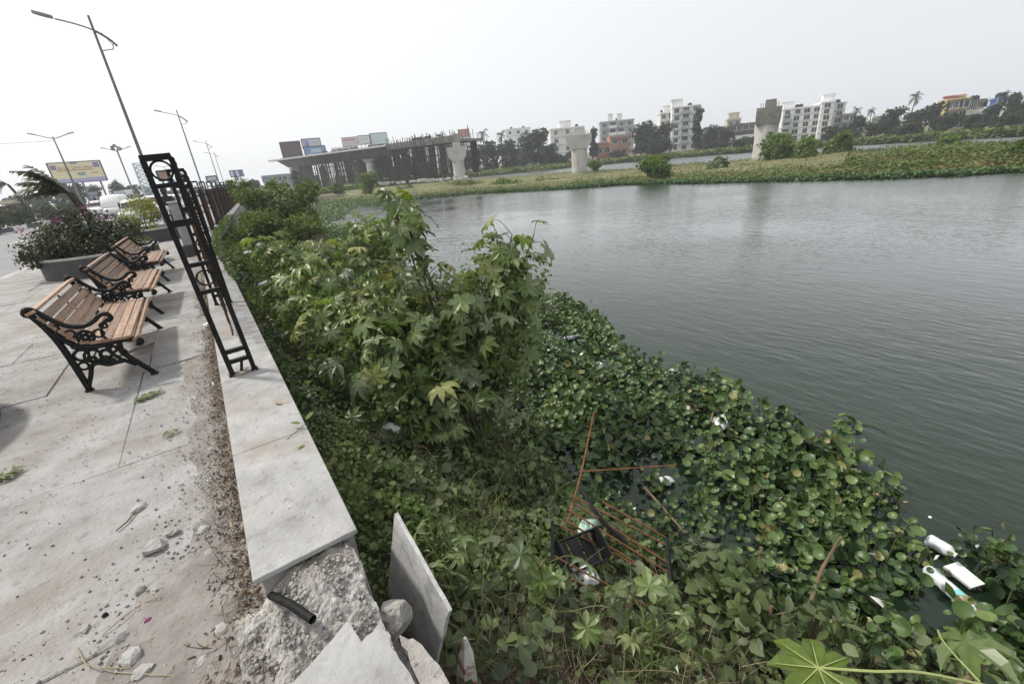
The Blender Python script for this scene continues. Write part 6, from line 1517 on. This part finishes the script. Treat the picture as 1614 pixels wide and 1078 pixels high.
def palm_proto(seed, tall):
    q = random.Random(seed); m = MB(); m.tube(bez([(0, 0, -.3), (.1, 0, tall * .5), (.35, .1, tall)], 5), [.2 - .008 * i for i in range(11)], 7); tm = m.mesh('trunk', M['palmtrunk'])
    m = MB()
    for i in range(20): frond(m, (.35, .1, tall), q.uniform(0, 6.3), q.uniform(-.1, 1.2), q.uniform(2.3, 3.1), q.uniform(.8, 1.2), seed * 9 + i, 12, .3)
    m.t = [.3] * len(m.v); return m.mesh('crown', M['palm']), tm
PP = [palm_proto(2, 7.0), palm_proto(3, 7.6)]
tq = random.Random(88)
def tree(label, kind, px, ptop, D, wpx=None, zg=-1.0, name=None, group=None):
    c = PD(px, ptop, D); h = c.z - zg; q = tq
    if kind == 'palm': me, tm = q.choice(PP); base = 8.6; nm = 'palm_tree'
    else: me, tm = q.choice(TP[kind]); base = {'broad': 9.6, 'narrow': 10.6, 'low': 6.6}[kind]; nm = {'broad': 'broadleaf_tree', 'narrow': 'slender_tree', 'low': 'thicket_tree'}[kind]
    s = h / base; sw = s if not wpx else (wpx / ppm(px, ptop, D)) / {'broad': 8.2, 'narrow': 2.6, 'low': 9.5, 'palm': 5.5}[kind]
    t = thing(nm, label, 'tree', (c.x, c.y, zg), q.uniform(0, 6.3), group); t.scale = (sw, sw, s)
    obj('crown', me, t); obj('trunk', tm, t); return t
G = 'trees on the far bank'
for (lab, kind, px, ptop, D, w) in [
    ('coconut palm rising above the dark trees right of the scaffolding', 'palm', 759, 207, 150, 26),
    ('coconut palm leaning over the dark trees, second right of the scaffolding', 'palm', 788, 209, 152, 28),
    ('dark round tree directly right of the bridge scaffolding', 'broad', 765, 222, 140, 46),
    ('dark round tree below the two coconut palms', 'broad', 796, 221, 138, 44),
    ('big dark tree with a broken top in front of the faded white block', 'broad', 838, 202, 140, 56),
    ('dark low tree between the big dark tree and the white house', 'low', 862, 226, 136, 40),
    ('small dark tree at the foot of the white house left of the middle pier', 'low', 885, 244, 132, 26),
    ('slender dark tree rising just right of the middle pier', 'narrow', 934, 198, 150, 16),
    ('big dark tree right of the salmon pink house', 'broad', 1012, 190, 140, 40),
    ('big dark tree standing left of the tall balcony block', 'broad', 1042, 191, 142, 40),
    ('leaning coconut palm in the dark trees left of the balcony block', 'palm', 1058, 188, 144, 26),
    ('dark tree low in front of the balcony block', 'low', 1040, 218, 128, 46),
    ('slender dark tree hugging the right side of the balcony block', 'narrow', 1102, 165, 150, 17),
    ('dark tree just right of the balcony block', 'broad', 1122, 194, 145, 36),
    ('dark tree between the slender tree and the brown row building', 'broad', 1143, 196, 142, 34),
    ('small low tree in front of the brown row building', 'low', 1165, 219, 126, 30),
    ('low dark tree at the right foot of the big white block', 'low', 1328, 196, 128, 56),
    ('dark bushy tree right of the big white block', 'broad', 1358, 181, 134, 32),
    ('coconut palm at the left of the wooded far bank on the right', 'palm', 1352, 170, 150, 22),
    ('short coconut palm beside the first one on the wooded far bank', 'palm', 1376, 168, 150, 22),
    ('dark tree under the short coconut palm', 'low', 1384, 192, 126, 50),
    ('broad dark tree left of the tall coconut palm at right', 'broad', 1412, 165, 134, 44),
    ('tall coconut palm standing highest above the wooded far bank', 'palm', 1443, 148, 142, 34),
    ('dark tree just below the tall coconut palm', 'broad', 1446, 172, 132, 42),
    ('low dark tree on the shore below the tall coconut palm', 'low', 1430, 194, 122, 56),
    ('dark tree left of the yellow house', 'broad', 1476, 160, 130, 42),
    ('low dark tree on the shore below the yellow house', 'low', 1500, 178, 122, 60),
    ('dark tree below the concrete house frame', 'low', 1545, 178, 120, 56),
    ('dark tree right of the concrete house frame', 'broad', 1566, 163, 128, 38),
    ('coconut palm in front of the blue topped house', 'palm', 1584, 146, 140, 34),
    ('dark tree at the far right, topmost on the skyline', 'broad', 1606, 144, 138, 34),
    ('low dark tree on the shore at the far right edge', 'low', 1596, 176, 118, 60),
    ('dark leafy tree cut by the right edge of the picture', 'broad', 1626, 156, 124, 40),
    ('dark thicket behind the pale pier at the end of the scaffolding', 'low', 742, 236, 160, 50),
    ('dark thicket filling the gap left of the white house', 'low', 818, 232, 165, 60),
    ('dark thicket behind the middle pier shaft', 'low', 905, 236, 165, 44),
    ('dark thicket in front of the salmon pink house, at its foot', 'low', 972, 238, 146, 40),
    ('dark thicket between the big dark tree and the balcony block', 'low', 1026, 208, 160, 50),
    ('dark thicket at the right foot of the balcony block', 'low', 1112, 212, 160, 50),
    ('dark thicket left of the brown row building', 'low', 1140, 212, 165, 40),
    ('dark thicket showing just left of the tall pier shaft', 'low', 1184, 214, 150, 30),
    ('dark thicket under the left end of the big white block', 'low', 1238, 210, 150, 50)]:
    tree(lab, kind, px, ptop, D, w, -1.05, None, G)
G = 'trees beyond the road'
for (lab, kind, px, ptop, D, w) in [
    ('hazy broad tree left of the yellow hoarding, behind the road palms', 'broad', 85, 283, 130, 44),
    ('hazy tree behind the potted palm trunk', 'broad', 112, 288, 135, 36),
    ('hazy tree under the right corner of the yellow hoarding', 'broad', 140, 289, 150, 36),
    ('hazy tree left of the high mast light', 'broad', 178, 286, 150, 30),
    ('hazy tree right of the high mast light', 'broad', 205, 291, 155, 34),
    ('hazy palm poking above the trees by the high mast light', 'palm', 180, 281, 152, 18),
    ('hazy tree behind the lattice mast', 'broad', 232, 293, 160, 30),
    ('pale low tree row at the far left', 'low', 22, 308, 170, 60),
    ('pale low trees behind the road median at left', 'low', 58, 304, 165, 50),
    ('pale tree seen between the fence post uprights', 'low', 268, 299, 165, 40),
    ('pale low tree over the middle of the fence line', 'low', 312, 294, 190, 40),
    ('pale low tree over the far end of the fence line', 'low', 352, 289, 190, 40),
    ('low tree right of the end of the fence, in front of the shed', 'low', 396, 283, 150, 34),
    ('dark green small tree beside the bridge abutment', 'narrow', 463, 268, 135, 16)]:
    tree(lab, kind, px, ptop, D, w, -.4, None, G)
# ------------------------------------------------------------------ median planting
for i, (y, lab) in enumerate([(34, 'nearest wind bent palm on the road median, at the left edge'), (40, 'second wind bent palm on the road median from the left edge'), (48, 'third wind bent palm on the road median, tallest of the four'), (58, 'farthest wind bent palm on the road median, left of the flower planter')]):
    palm('median_palm', lab, (MEDX - 1.1 + C(y), y, .1), [(0, 0, 0), (-.1, 0, 1.2), (-.25, 0, 2.4), (-.5, 0, 3.3)], .11, 12, 1.5, 20 + i, 'palms along the road median', PI, .9, (-.1, .9), nl=12)
for i, y in enumerate((33, 37, 41, 45, 50, 55, 61, 68)):
    t = thing('median_shrub', ['dark clipped shrub on the road median at the left edge', 'dark clipped shrub on the median beside the first bent palm', 'dark clipped shrub on the median under the second bent palm', 'dark clipped shrub on the median left of the third bent palm', 'dark clipped shrub on the median under the third bent palm', 'dark clipped shrub on the median under the fourth bent palm', 'hazy shrub on the median beyond the fourth bent palm', 'farthest hazy shrub on the median, nearly hidden by the flowering bush'][i], 'bush', (MEDX - 1.1 + C(y), y, .1), 0, 'shrubs along the road median')
    leaf_cloud('foliage', [((0, 0, .6), (.8, 1.9, .6)), ((.1, .6, .9), (.5, 1.0, .4))], 1500, .16, M['tree'], [LF['mini3']], t, 60 + i); stems(t, (0, 0, 0), [(0, .3, .9), (.1, -.5, .8)], .03, M['bark'], i)

# ================================================================== STREET LAMPS
y1 = 29.4; x1 = -1.48
def lp(px, py): p = PY(px, py, y1); return (p.x - x1, 0, p.z + .02)
m = MB(); m.lathe([(.13, 0), (.13, .5), (.085, .55), (.045, 9.05)], 10); pole_me = m.mesh('pole', M['poleg'])
m = MB(); m.tube(bez([lp(86, 30), lp(118, 38), lp(147, 48), lp(170, 61), lp(185, 73)], 5), [.03] * 11 + [.05] * 10, 6); arm_me = m.mesh('arm', M['poleg'])
m = MB(); m.tube([lp(161, 81), lp(170, 79), lp(179, 78)], .02, 5); m.tube([lp(179, 78), lp(178, 70)], .02, 5); m.tube([lp(178, 72), lp(160, 52)], .012, 5); stay_me = m.mesh('stay', M['poleg'])
a, b = Vector(lp(50, 20)), Vector(lp(84, 29)); d = b - a
m = MB(); n_ = 7
for i in range(n_ + 1):
    f = i / n_; w = .14 * math.sin(PI * (.12 + .72 * (1 - f) ** .8)) + .03; c = a.lerp(b, f); k = len(m.v)
    m.v += [tuple(c + Vector((0, -w, -.02))), tuple(c + Vector((0, -w * .6, .08))), tuple(c + Vector((0, w * .6, .08))), tuple(c + Vector((0, w, -.02)))]
    if i: m.f += [(k - 4 + j, k + j, k + (j + 1) % 4, k - 4 + (j + 1) % 4) for j in range(4)]
m.f += [(0, 1, 2, 3), (4 * n_ + 3, 4 * n_ + 2, 4 * n_ + 1, 4 * n_)]
lum_me = m.mesh('luminaire', M['lampgrey'])
for (x, y, lab) in [(-1.48, 29.4, 'nearest tall grey street lamp with its arm reaching over the road'), (1.13, 59.2, 'second street lamp along the fence, about half as tall in view as the nearest'), (4.48, 96.5, 'third street lamp along the fence, small and hazy'), (6.84, 128.3, 'fourth and faintest street lamp along the fence')]:
    t = thing('street_lamp', lab, 'street lamp', (x, y, -.02), 0, 'street lamps along the promenade')
    for nm, me in (('pole', pole_me), ('arm', arm_me), ('stay', stay_me), ('luminaire', lum_me)): obj(nm, me, t)
def twin(lab, x, y, h, cluster=False, tb=.06):
    t = thing('median_lamp', lab, 'street lamp', (x, y, .1), .1, 'twin lamps on the road median')
    m = MB(); m.lathe([(.14, 0), (.11, h * .5), (tb, h)], 8); m.build('pole', M['poleg'], t)
    for s_ in (-1, 1):
        m = MB(); m.tube(bez([(0, 0, h - .25), (s_ * .55, 0, h - .1), (s_ * 1.45, 0, h + .22)], 4), .05, 5); m.build('arm', M['poleg'], t)
        m = MB(); m.box((s_ * 1.75, 0, h + .32), (.75, .24, .12), (0, -s_ * .25, 0)); m.build('luminaire', M['lampgrey'], t)
    if cluster:
        for k in range(7):
            a = k * .9; m = MB(); m.box((.55 * math.cos(a), .55 * math.sin(a), h + .1 + .28 * (k % 3)), (.45, .4, .3), (.4, 0, a)); m.build('floodlight', M['lampgrey'], t)
twin('twin armed lamp on the median left of the yellow hoarding', -12.0, 81, 9.0)
twin('high mast lamp with a cluster of floodlights between the hoarding and the lattice mast', -8.7, 110, 9.2, True, .12)
twin('tiny twin armed lamp seen through the ring of the nearest fence post', PD(258, 263, 170).x, PD(258, 263, 170).y, PD(258, 263, 170).z)

# ================================================================== VEHICLES AND PEOPLE
M['carwhite'] = flat('car_white', (.72, .72, .70), .25, spec=.5); M['cardark'] = flat('car_dark', (.03, .035, .05), .3, spec=.5); M['tyre'] = flat('tyre_rubber', (.018, .018, .018), .9); M['chrome'] = pm('chrome', [(.5, .5, .5), (.6, .6, .6)], 5, 3, .25, metal=1.0)
M['headglass'] = flat('lamp_glass', (.6, .6, .58), .15, spec=.6); M['redlamp'] = flat('tail_lamp', (.35, .02, .015), .25)
def car(label, x, y, rz, paint, L=4.3, W=1.66, H=1.56, van=False, name='white_taxi'):
    t = thing(name, label, 'car', (x, y, -.13), rz)
    # body: rounded sections along the length (+Y is the front)
    def loft(secs, n=12):
        m = MB()
        for (yy, w, z0, z1) in secs:
            for k in range(n):
                a = 2 * PI * k / n; cx, cz = math.cos(a), math.sin(a); ex = .55
                m.v.append((w * math.copysign(abs(cx) ** ex, cx), yy, (z0 + z1) / 2 + (z1 - z0) / 2 * math.copysign(abs(cz) ** ex, cz)))
        for i in range(len(secs) - 1):
            for k in range(n): m.f.append((i * n + k, i * n + (k + 1) % n, (i + 1) * n + (k + 1) % n, (i + 1) * n + k))
        m.f += [tuple(range(n - 1, -1, -1)), tuple((len(secs) - 1) * n + k for k in range(n))]; return m
    h = L / 2; w = W / 2
    loft([(-h, w * .8, .4, .75), (-h * .92, w * .93, .3, .9), (-h * .5, w, .26, .97), (0, w, .25, .98), (h * .45, w, .26, .96), (h * .8, w * .93, .3, .9), (h * .96, w * .85, .34, .82), (h, w * .75, .42, .7)]).build('body', M[paint], t, smooth=True)
    cb = [(-h * .82, w * .72, .85, .95), (-h * .62, w * .8, .85, H * .88), (-h * .38, w * .82, .85, H * .99), (0, w * .82, .85, H), (h * .2, w * .8, .85, H * .95), (h * .45, w * .74, .85, .98)] if not van else [(-h * .97, w * .9, .8, H * .9), (-h * .9, w * .94, .8, H), (h * .45, w * .94, .8, H), (h * .62, w * .9, .8, H * .94), (h * .88, w * .85, .8, 1.0)]
    loft(cb).build('cabin', M[paint], t, smooth=True)
    zc = (.93 + H) / 2 - .02; dh = (H - .93) * .62
    for s_ in (-1, 1):
        for (ya, yb) in ((-h * .5, -h * .06), (-h * .01, h * .3)):
            m = MB(); m.box((s_ * w * .835, (ya + yb) / 2, zc), (.02, yb - ya, dh), (0, s_ * -.06, 0)); m.build('side_window', M['glass'], t)
    m = MB(); m.box((0, -h * .66, zc), (w * 1.25, .03, dh * .9), (R(-28), 0, 0)); m.build('rear_window', M['glass'], t)
    m = MB(); m.box((0, h * .36, zc - .02), (w * 1.3, .03, dh * 1.1), (R(42), 0, 0)); m.build('windscreen', M['glass'], t)
    for yy in (-h * .62, h * .62):
        for s_ in (-1, 1):
            m = MB(); m.lathe([(.2, -.08), (.31, -.09), (.33, -.05), (.33, .05), (.31, .09), (.2, .08)], 16); o = m.build('wheel', M['tyre'], t, (s_ * w * .88, yy, .33), (0, R(90), 0))
            m = MB(); m.lathe([(.02, .09), (.17, .075), (.19, .06), (.19, -.06), (.17, -.075), (.02, -.09)], 12); m.build('rim', M['chrome'], o)
    for s_ in (-1, 1):
        m = MB(); m.ball((s_ * w * .62, h * .98, .66), .1, 10, 6, (1, .5, 1)); m.build('headlight', M['headglass'], t)
        m = MB(); m.box((s_ * w * .7, -h * .99, .68), (.14, .05, .18)); m.build('tail_light', M['redlamp'], t)
    for yy in (-h * 1.02, h * 1.02): m = MB(); m.tube([(-w * .85, yy, .42), (0, yy * 1.02, .42), (w * .85, yy, .42)], .055, 6); m.build('bumper', M['chrome'], t)
    return t
p = PY(222, 330, 37); car('white rounded taxi stopped behind the yellow green shrub', p.x - .2, 37, R(176), 'carwhite')
p = PY(150, 320, 62); car('small white car far down the road behind the purple flowers', p.x, 62, R(178), 'carwhite', name='white_car')
p = PY(180, 318, 56); car('white van in the traffic between the flowers and the taxi', p.x, 56, R(176), 'carwhite', 4.2, 1.7, 1.95, True, 'white_van')
p = PY(236, 308, 58); car('white car behind the taxi, only its roof clear of the shrub', p.x, 58, R(176), 'carwhite', name='white_car')
p = PY(270, 314, 43); car('white car seen between the uprights of the nearest fence post', p.x - .2, 43, R(176), 'carwhite', name='white_car')
p = PY(166, 322, 70); car('dark car in the hazy traffic left of the white van', p.x, 70, R(176), 'cardark', name='dark_car')
def person(label, loc, rz, shirt, joints, seat=False):
    me = bpy.data.meshes.new('person'); V = [j[0] for j in joints['v']]; E = joints['e']; me.from_pydata(V, E, [])
    o = bpy.data.objects.new('person', me); COL.objects.link(o); o.location = loc; o.rotation_euler = (0, 0, rz)
    sk = o.modifiers.new('skin', 'SKIN'); sk.use_smooth_shade = True
    for i, j in enumerate(joints['v']): me.skin_vertices[0].data[i].radius = (j[1], j[1])
    me.skin_vertices[0].data[0].use_root = True
    sb = o.modifiers.new('sub', 'SUBSURF'); sb.levels = 1; sb.render_levels = 1
    me.materials.append(M[shirt]); tag(o, label, 'person'); return o
RIDE = {'v': [((0, -.1, .82), .15), ((0, -.06, 1.05), .16), ((0, .0, 1.3), .17), ((0, .03, 1.44), .07), ((0, .06, 1.58), .1), ((0, .08, 1.68), .09),
              ((.2, .02, 1.34), .07), ((.27, .2, 1.14), .05), ((.28, .42, 1.06), .035), ((.28, .5, 1.06), .04), ((-.2, .02, 1.34), .07), ((-.27, .2, 1.14), .05), ((-.28, .42, 1.06), .035), ((-.28, .5, 1.06), .04),
              ((.12, .05, .8), .1), ((.2, .36, .72), .075), ((.18, .2, .34), .055), ((.18, .3, .28), .05), ((-.12, .05, .8), .1), ((-.2, .36, .72), .075), ((-.18, .2, .34), .055), ((-.18, .3, .28), .05)],
        'e': [(0, 1), (1, 2), (2, 3), (3, 4), (4, 5), (2, 6), (6, 7), (7, 8), (8, 9), (2, 10), (10, 11), (11, 12), (12, 13), (0, 14), (14, 15), (15, 16), (16, 17), (0, 18), (18, 19), (19, 20), (20, 21)]}
M['shirtblue'] = flat('shirt_violet', (.05, .04, .12), .9); M['shirtdark'] = flat('shirt_dark', (.035, .025, .028), .9); M['helmetdark'] = flat('helmet_dark', (.03, .015, .018), .3)
def motorbike(label, x, y, rz, z=-.13):
    t = thing('motorcycle', label, 'motorcycle', (x, y, z), rz)
    for yy in (-.62, .65):
        m = MB(); m.tube([(0, .28 * math.cos(a), .28 * math.sin(a)) for a in [2 * PI * k / 18 for k in range(18)]], .05, 6, closed=True); o = m.build('wheel', M['tyre'], t, (0, yy, .33))
        m = MB(); m.tube([(-.06, 0, 0), (.06, 0, 0)], .05, 8)
        for k in range(6): m.box((0, .13 * math.cos(k * 1.047), .13 * math.sin(k * 1.047)), (.012, .02, .26), (k * 1.047 - PI / 2, 0, 0))
        m.build('hub', M['chrome'], o)
    m = MB(); m.tube([(0, .65, .33), (0, .48, .75), (0, .40, 1.0)], .035, 6); m.tube([(-.33, .36, 1.04), (0, .42, 1.0), (.33, .36, 1.04)], .02, 6); m.build('fork', M['chrome'], t)
    m = MB(); m.ball((0, .15, .78), .17, 10, 7, (.8, 1.5, .75)); m.build('fuel_tank', M['cardark'], t, smooth=True)
    m = MB(); m.cbox((0, -.35, .78), (.26, .75, .1), .03); m.build('seat', M['blackp'], t)
    m = MB(); m.box((0, 0, .45), (.26, .45, .36)); m.box((0, -.62, .68), (.12, .3, .1)); m.tube([(.16, .1, .3), (.16, -.7, .35)], .045, 7); m.build('engine', M['blackp'], t)
    m = MB(); m.ball((0, .52, .9), .1, 9, 6, (1, .7, 1)); m.build('headlight', M['headglass'], t)
    m = MB(); m.box((0, -.8, .72), (.1, .03, .07)); m.build('tail_light', M['redlamp'], t)
    return t
p = PY(1, 366, 46)
motorbike('black motorcycle on the road cut by the left edge', p.x - .1, 46, R(14))
o = person('rider in a violet shirt on the motorcycle at the left edge', (p.x - .1, 46, -.1), R(14), 'shirtblue', RIDE)
h_ = MB(); h_.ball((0, .08, 1.66), .14, 12, 8, (1, 1.1, 1)); hh = h_.build('helmet', M['helmetdark'], o, smooth=True)
p = PY(277, 352, 27)
motorbike('dark motorcycle standing on the promenade behind the nearest fence post', p.x, 27, R(170), 0.0)
o = person('rider in dark clothes sitting on the motorcycle behind the nearest fence post', (p.x, 27, .03), R(170), 'shirtdark', RIDE)
h_ = MB(); h_.ball((0, .08, 1.66), .14, 12, 8, (1, 1.1, 1)); h_.build('helmet', M['helmetdark'], o, smooth=True)
# roadside shelter at the far left
c = PD(6, 330, 75); t = thing('roadside_shelter', 'low roadside shelter with a pale flat roof at the left edge', 'shelter', (c.x - .6, c.y, -.2), -.2)
m = MB(); m.box((0, 0, 2.3), (4.2, 2.4, .35)); m.build('roof', M['w_cream'], t)
for x in (-1.8, 1.8):
    m = MB(); m.box((x, 0, 1.05), (.15, .15, 2.15)); m.build('post', M['poleg'], t)
m = MB(); m.box((0, 1.1, 1.0), (4, .1, 1.9)); m.build('back_panel', M['w_brown'], t)
# far low roofs in the haze down the road
for (lab, xL, xR, ptop, D, col) in [('pale blue roofed stall in the haze left of the taxi', 138, 152, 305, 120, 'bluegrey'), ('white stall roof in the haze above the taxi', 197, 210, 301, 125, 'white'), ('grey stall in the haze above the white van', 180, 196, 303, 128, 'paleblue')]:
    building(lab, xL, xR, ptop, D, col, 1, 2, 4, 0, name='roadside_stall', cat='stall', shade=False, zg=-.3, seed=int(D))
# overhead wire
m = MB(); a = Vector((-12.0, 81, 8.6)); b = Vector((-60, 70, 9.5)); m.tube([a.lerp(b, k / 8) - Vector((0, 0, .8 * math.sin(PI * k / 8))) for k in range(9)], .018, 4)
tag(m.build('overhead_wire', M['poleg']), 'thin sagging wire running left from the twin armed lamp', 'wire')

# ================================================================== HAZE
m = MB(); m.box((15, 290, 10.5), (1400, 860, 29.5))
hz = m.build('haze', None); hz.data.materials.clear()
hm_ = bpy.data.materials.new('haze_air'); hm_.use_nodes = True; n = hm_.node_tree; n.nodes.clear()
pv = n.nodes.new('ShaderNodeVolumePrincipled'); pv.inputs['Color'].default_value = (.93, .96, 1.0, 1); pv.inputs['Density'].default_value = HAZE; pv.inputs['Anisotropy'].default_value = 0.2
pv.inputs['Density Attribute'].default_value = ''; pv.inputs['Temperature Attribute'].default_value = ''
on = n.nodes.new('ShaderNodeOutputMaterial'); n.links.new(pv.outputs[0], on.inputs['Volume'])
hz.data.materials.append(hm_); hz['kind'] = 'stuff'
for o in list(SC.objects):
    if o.name.startswith('wheel.') or o.name == 'wheel': pass
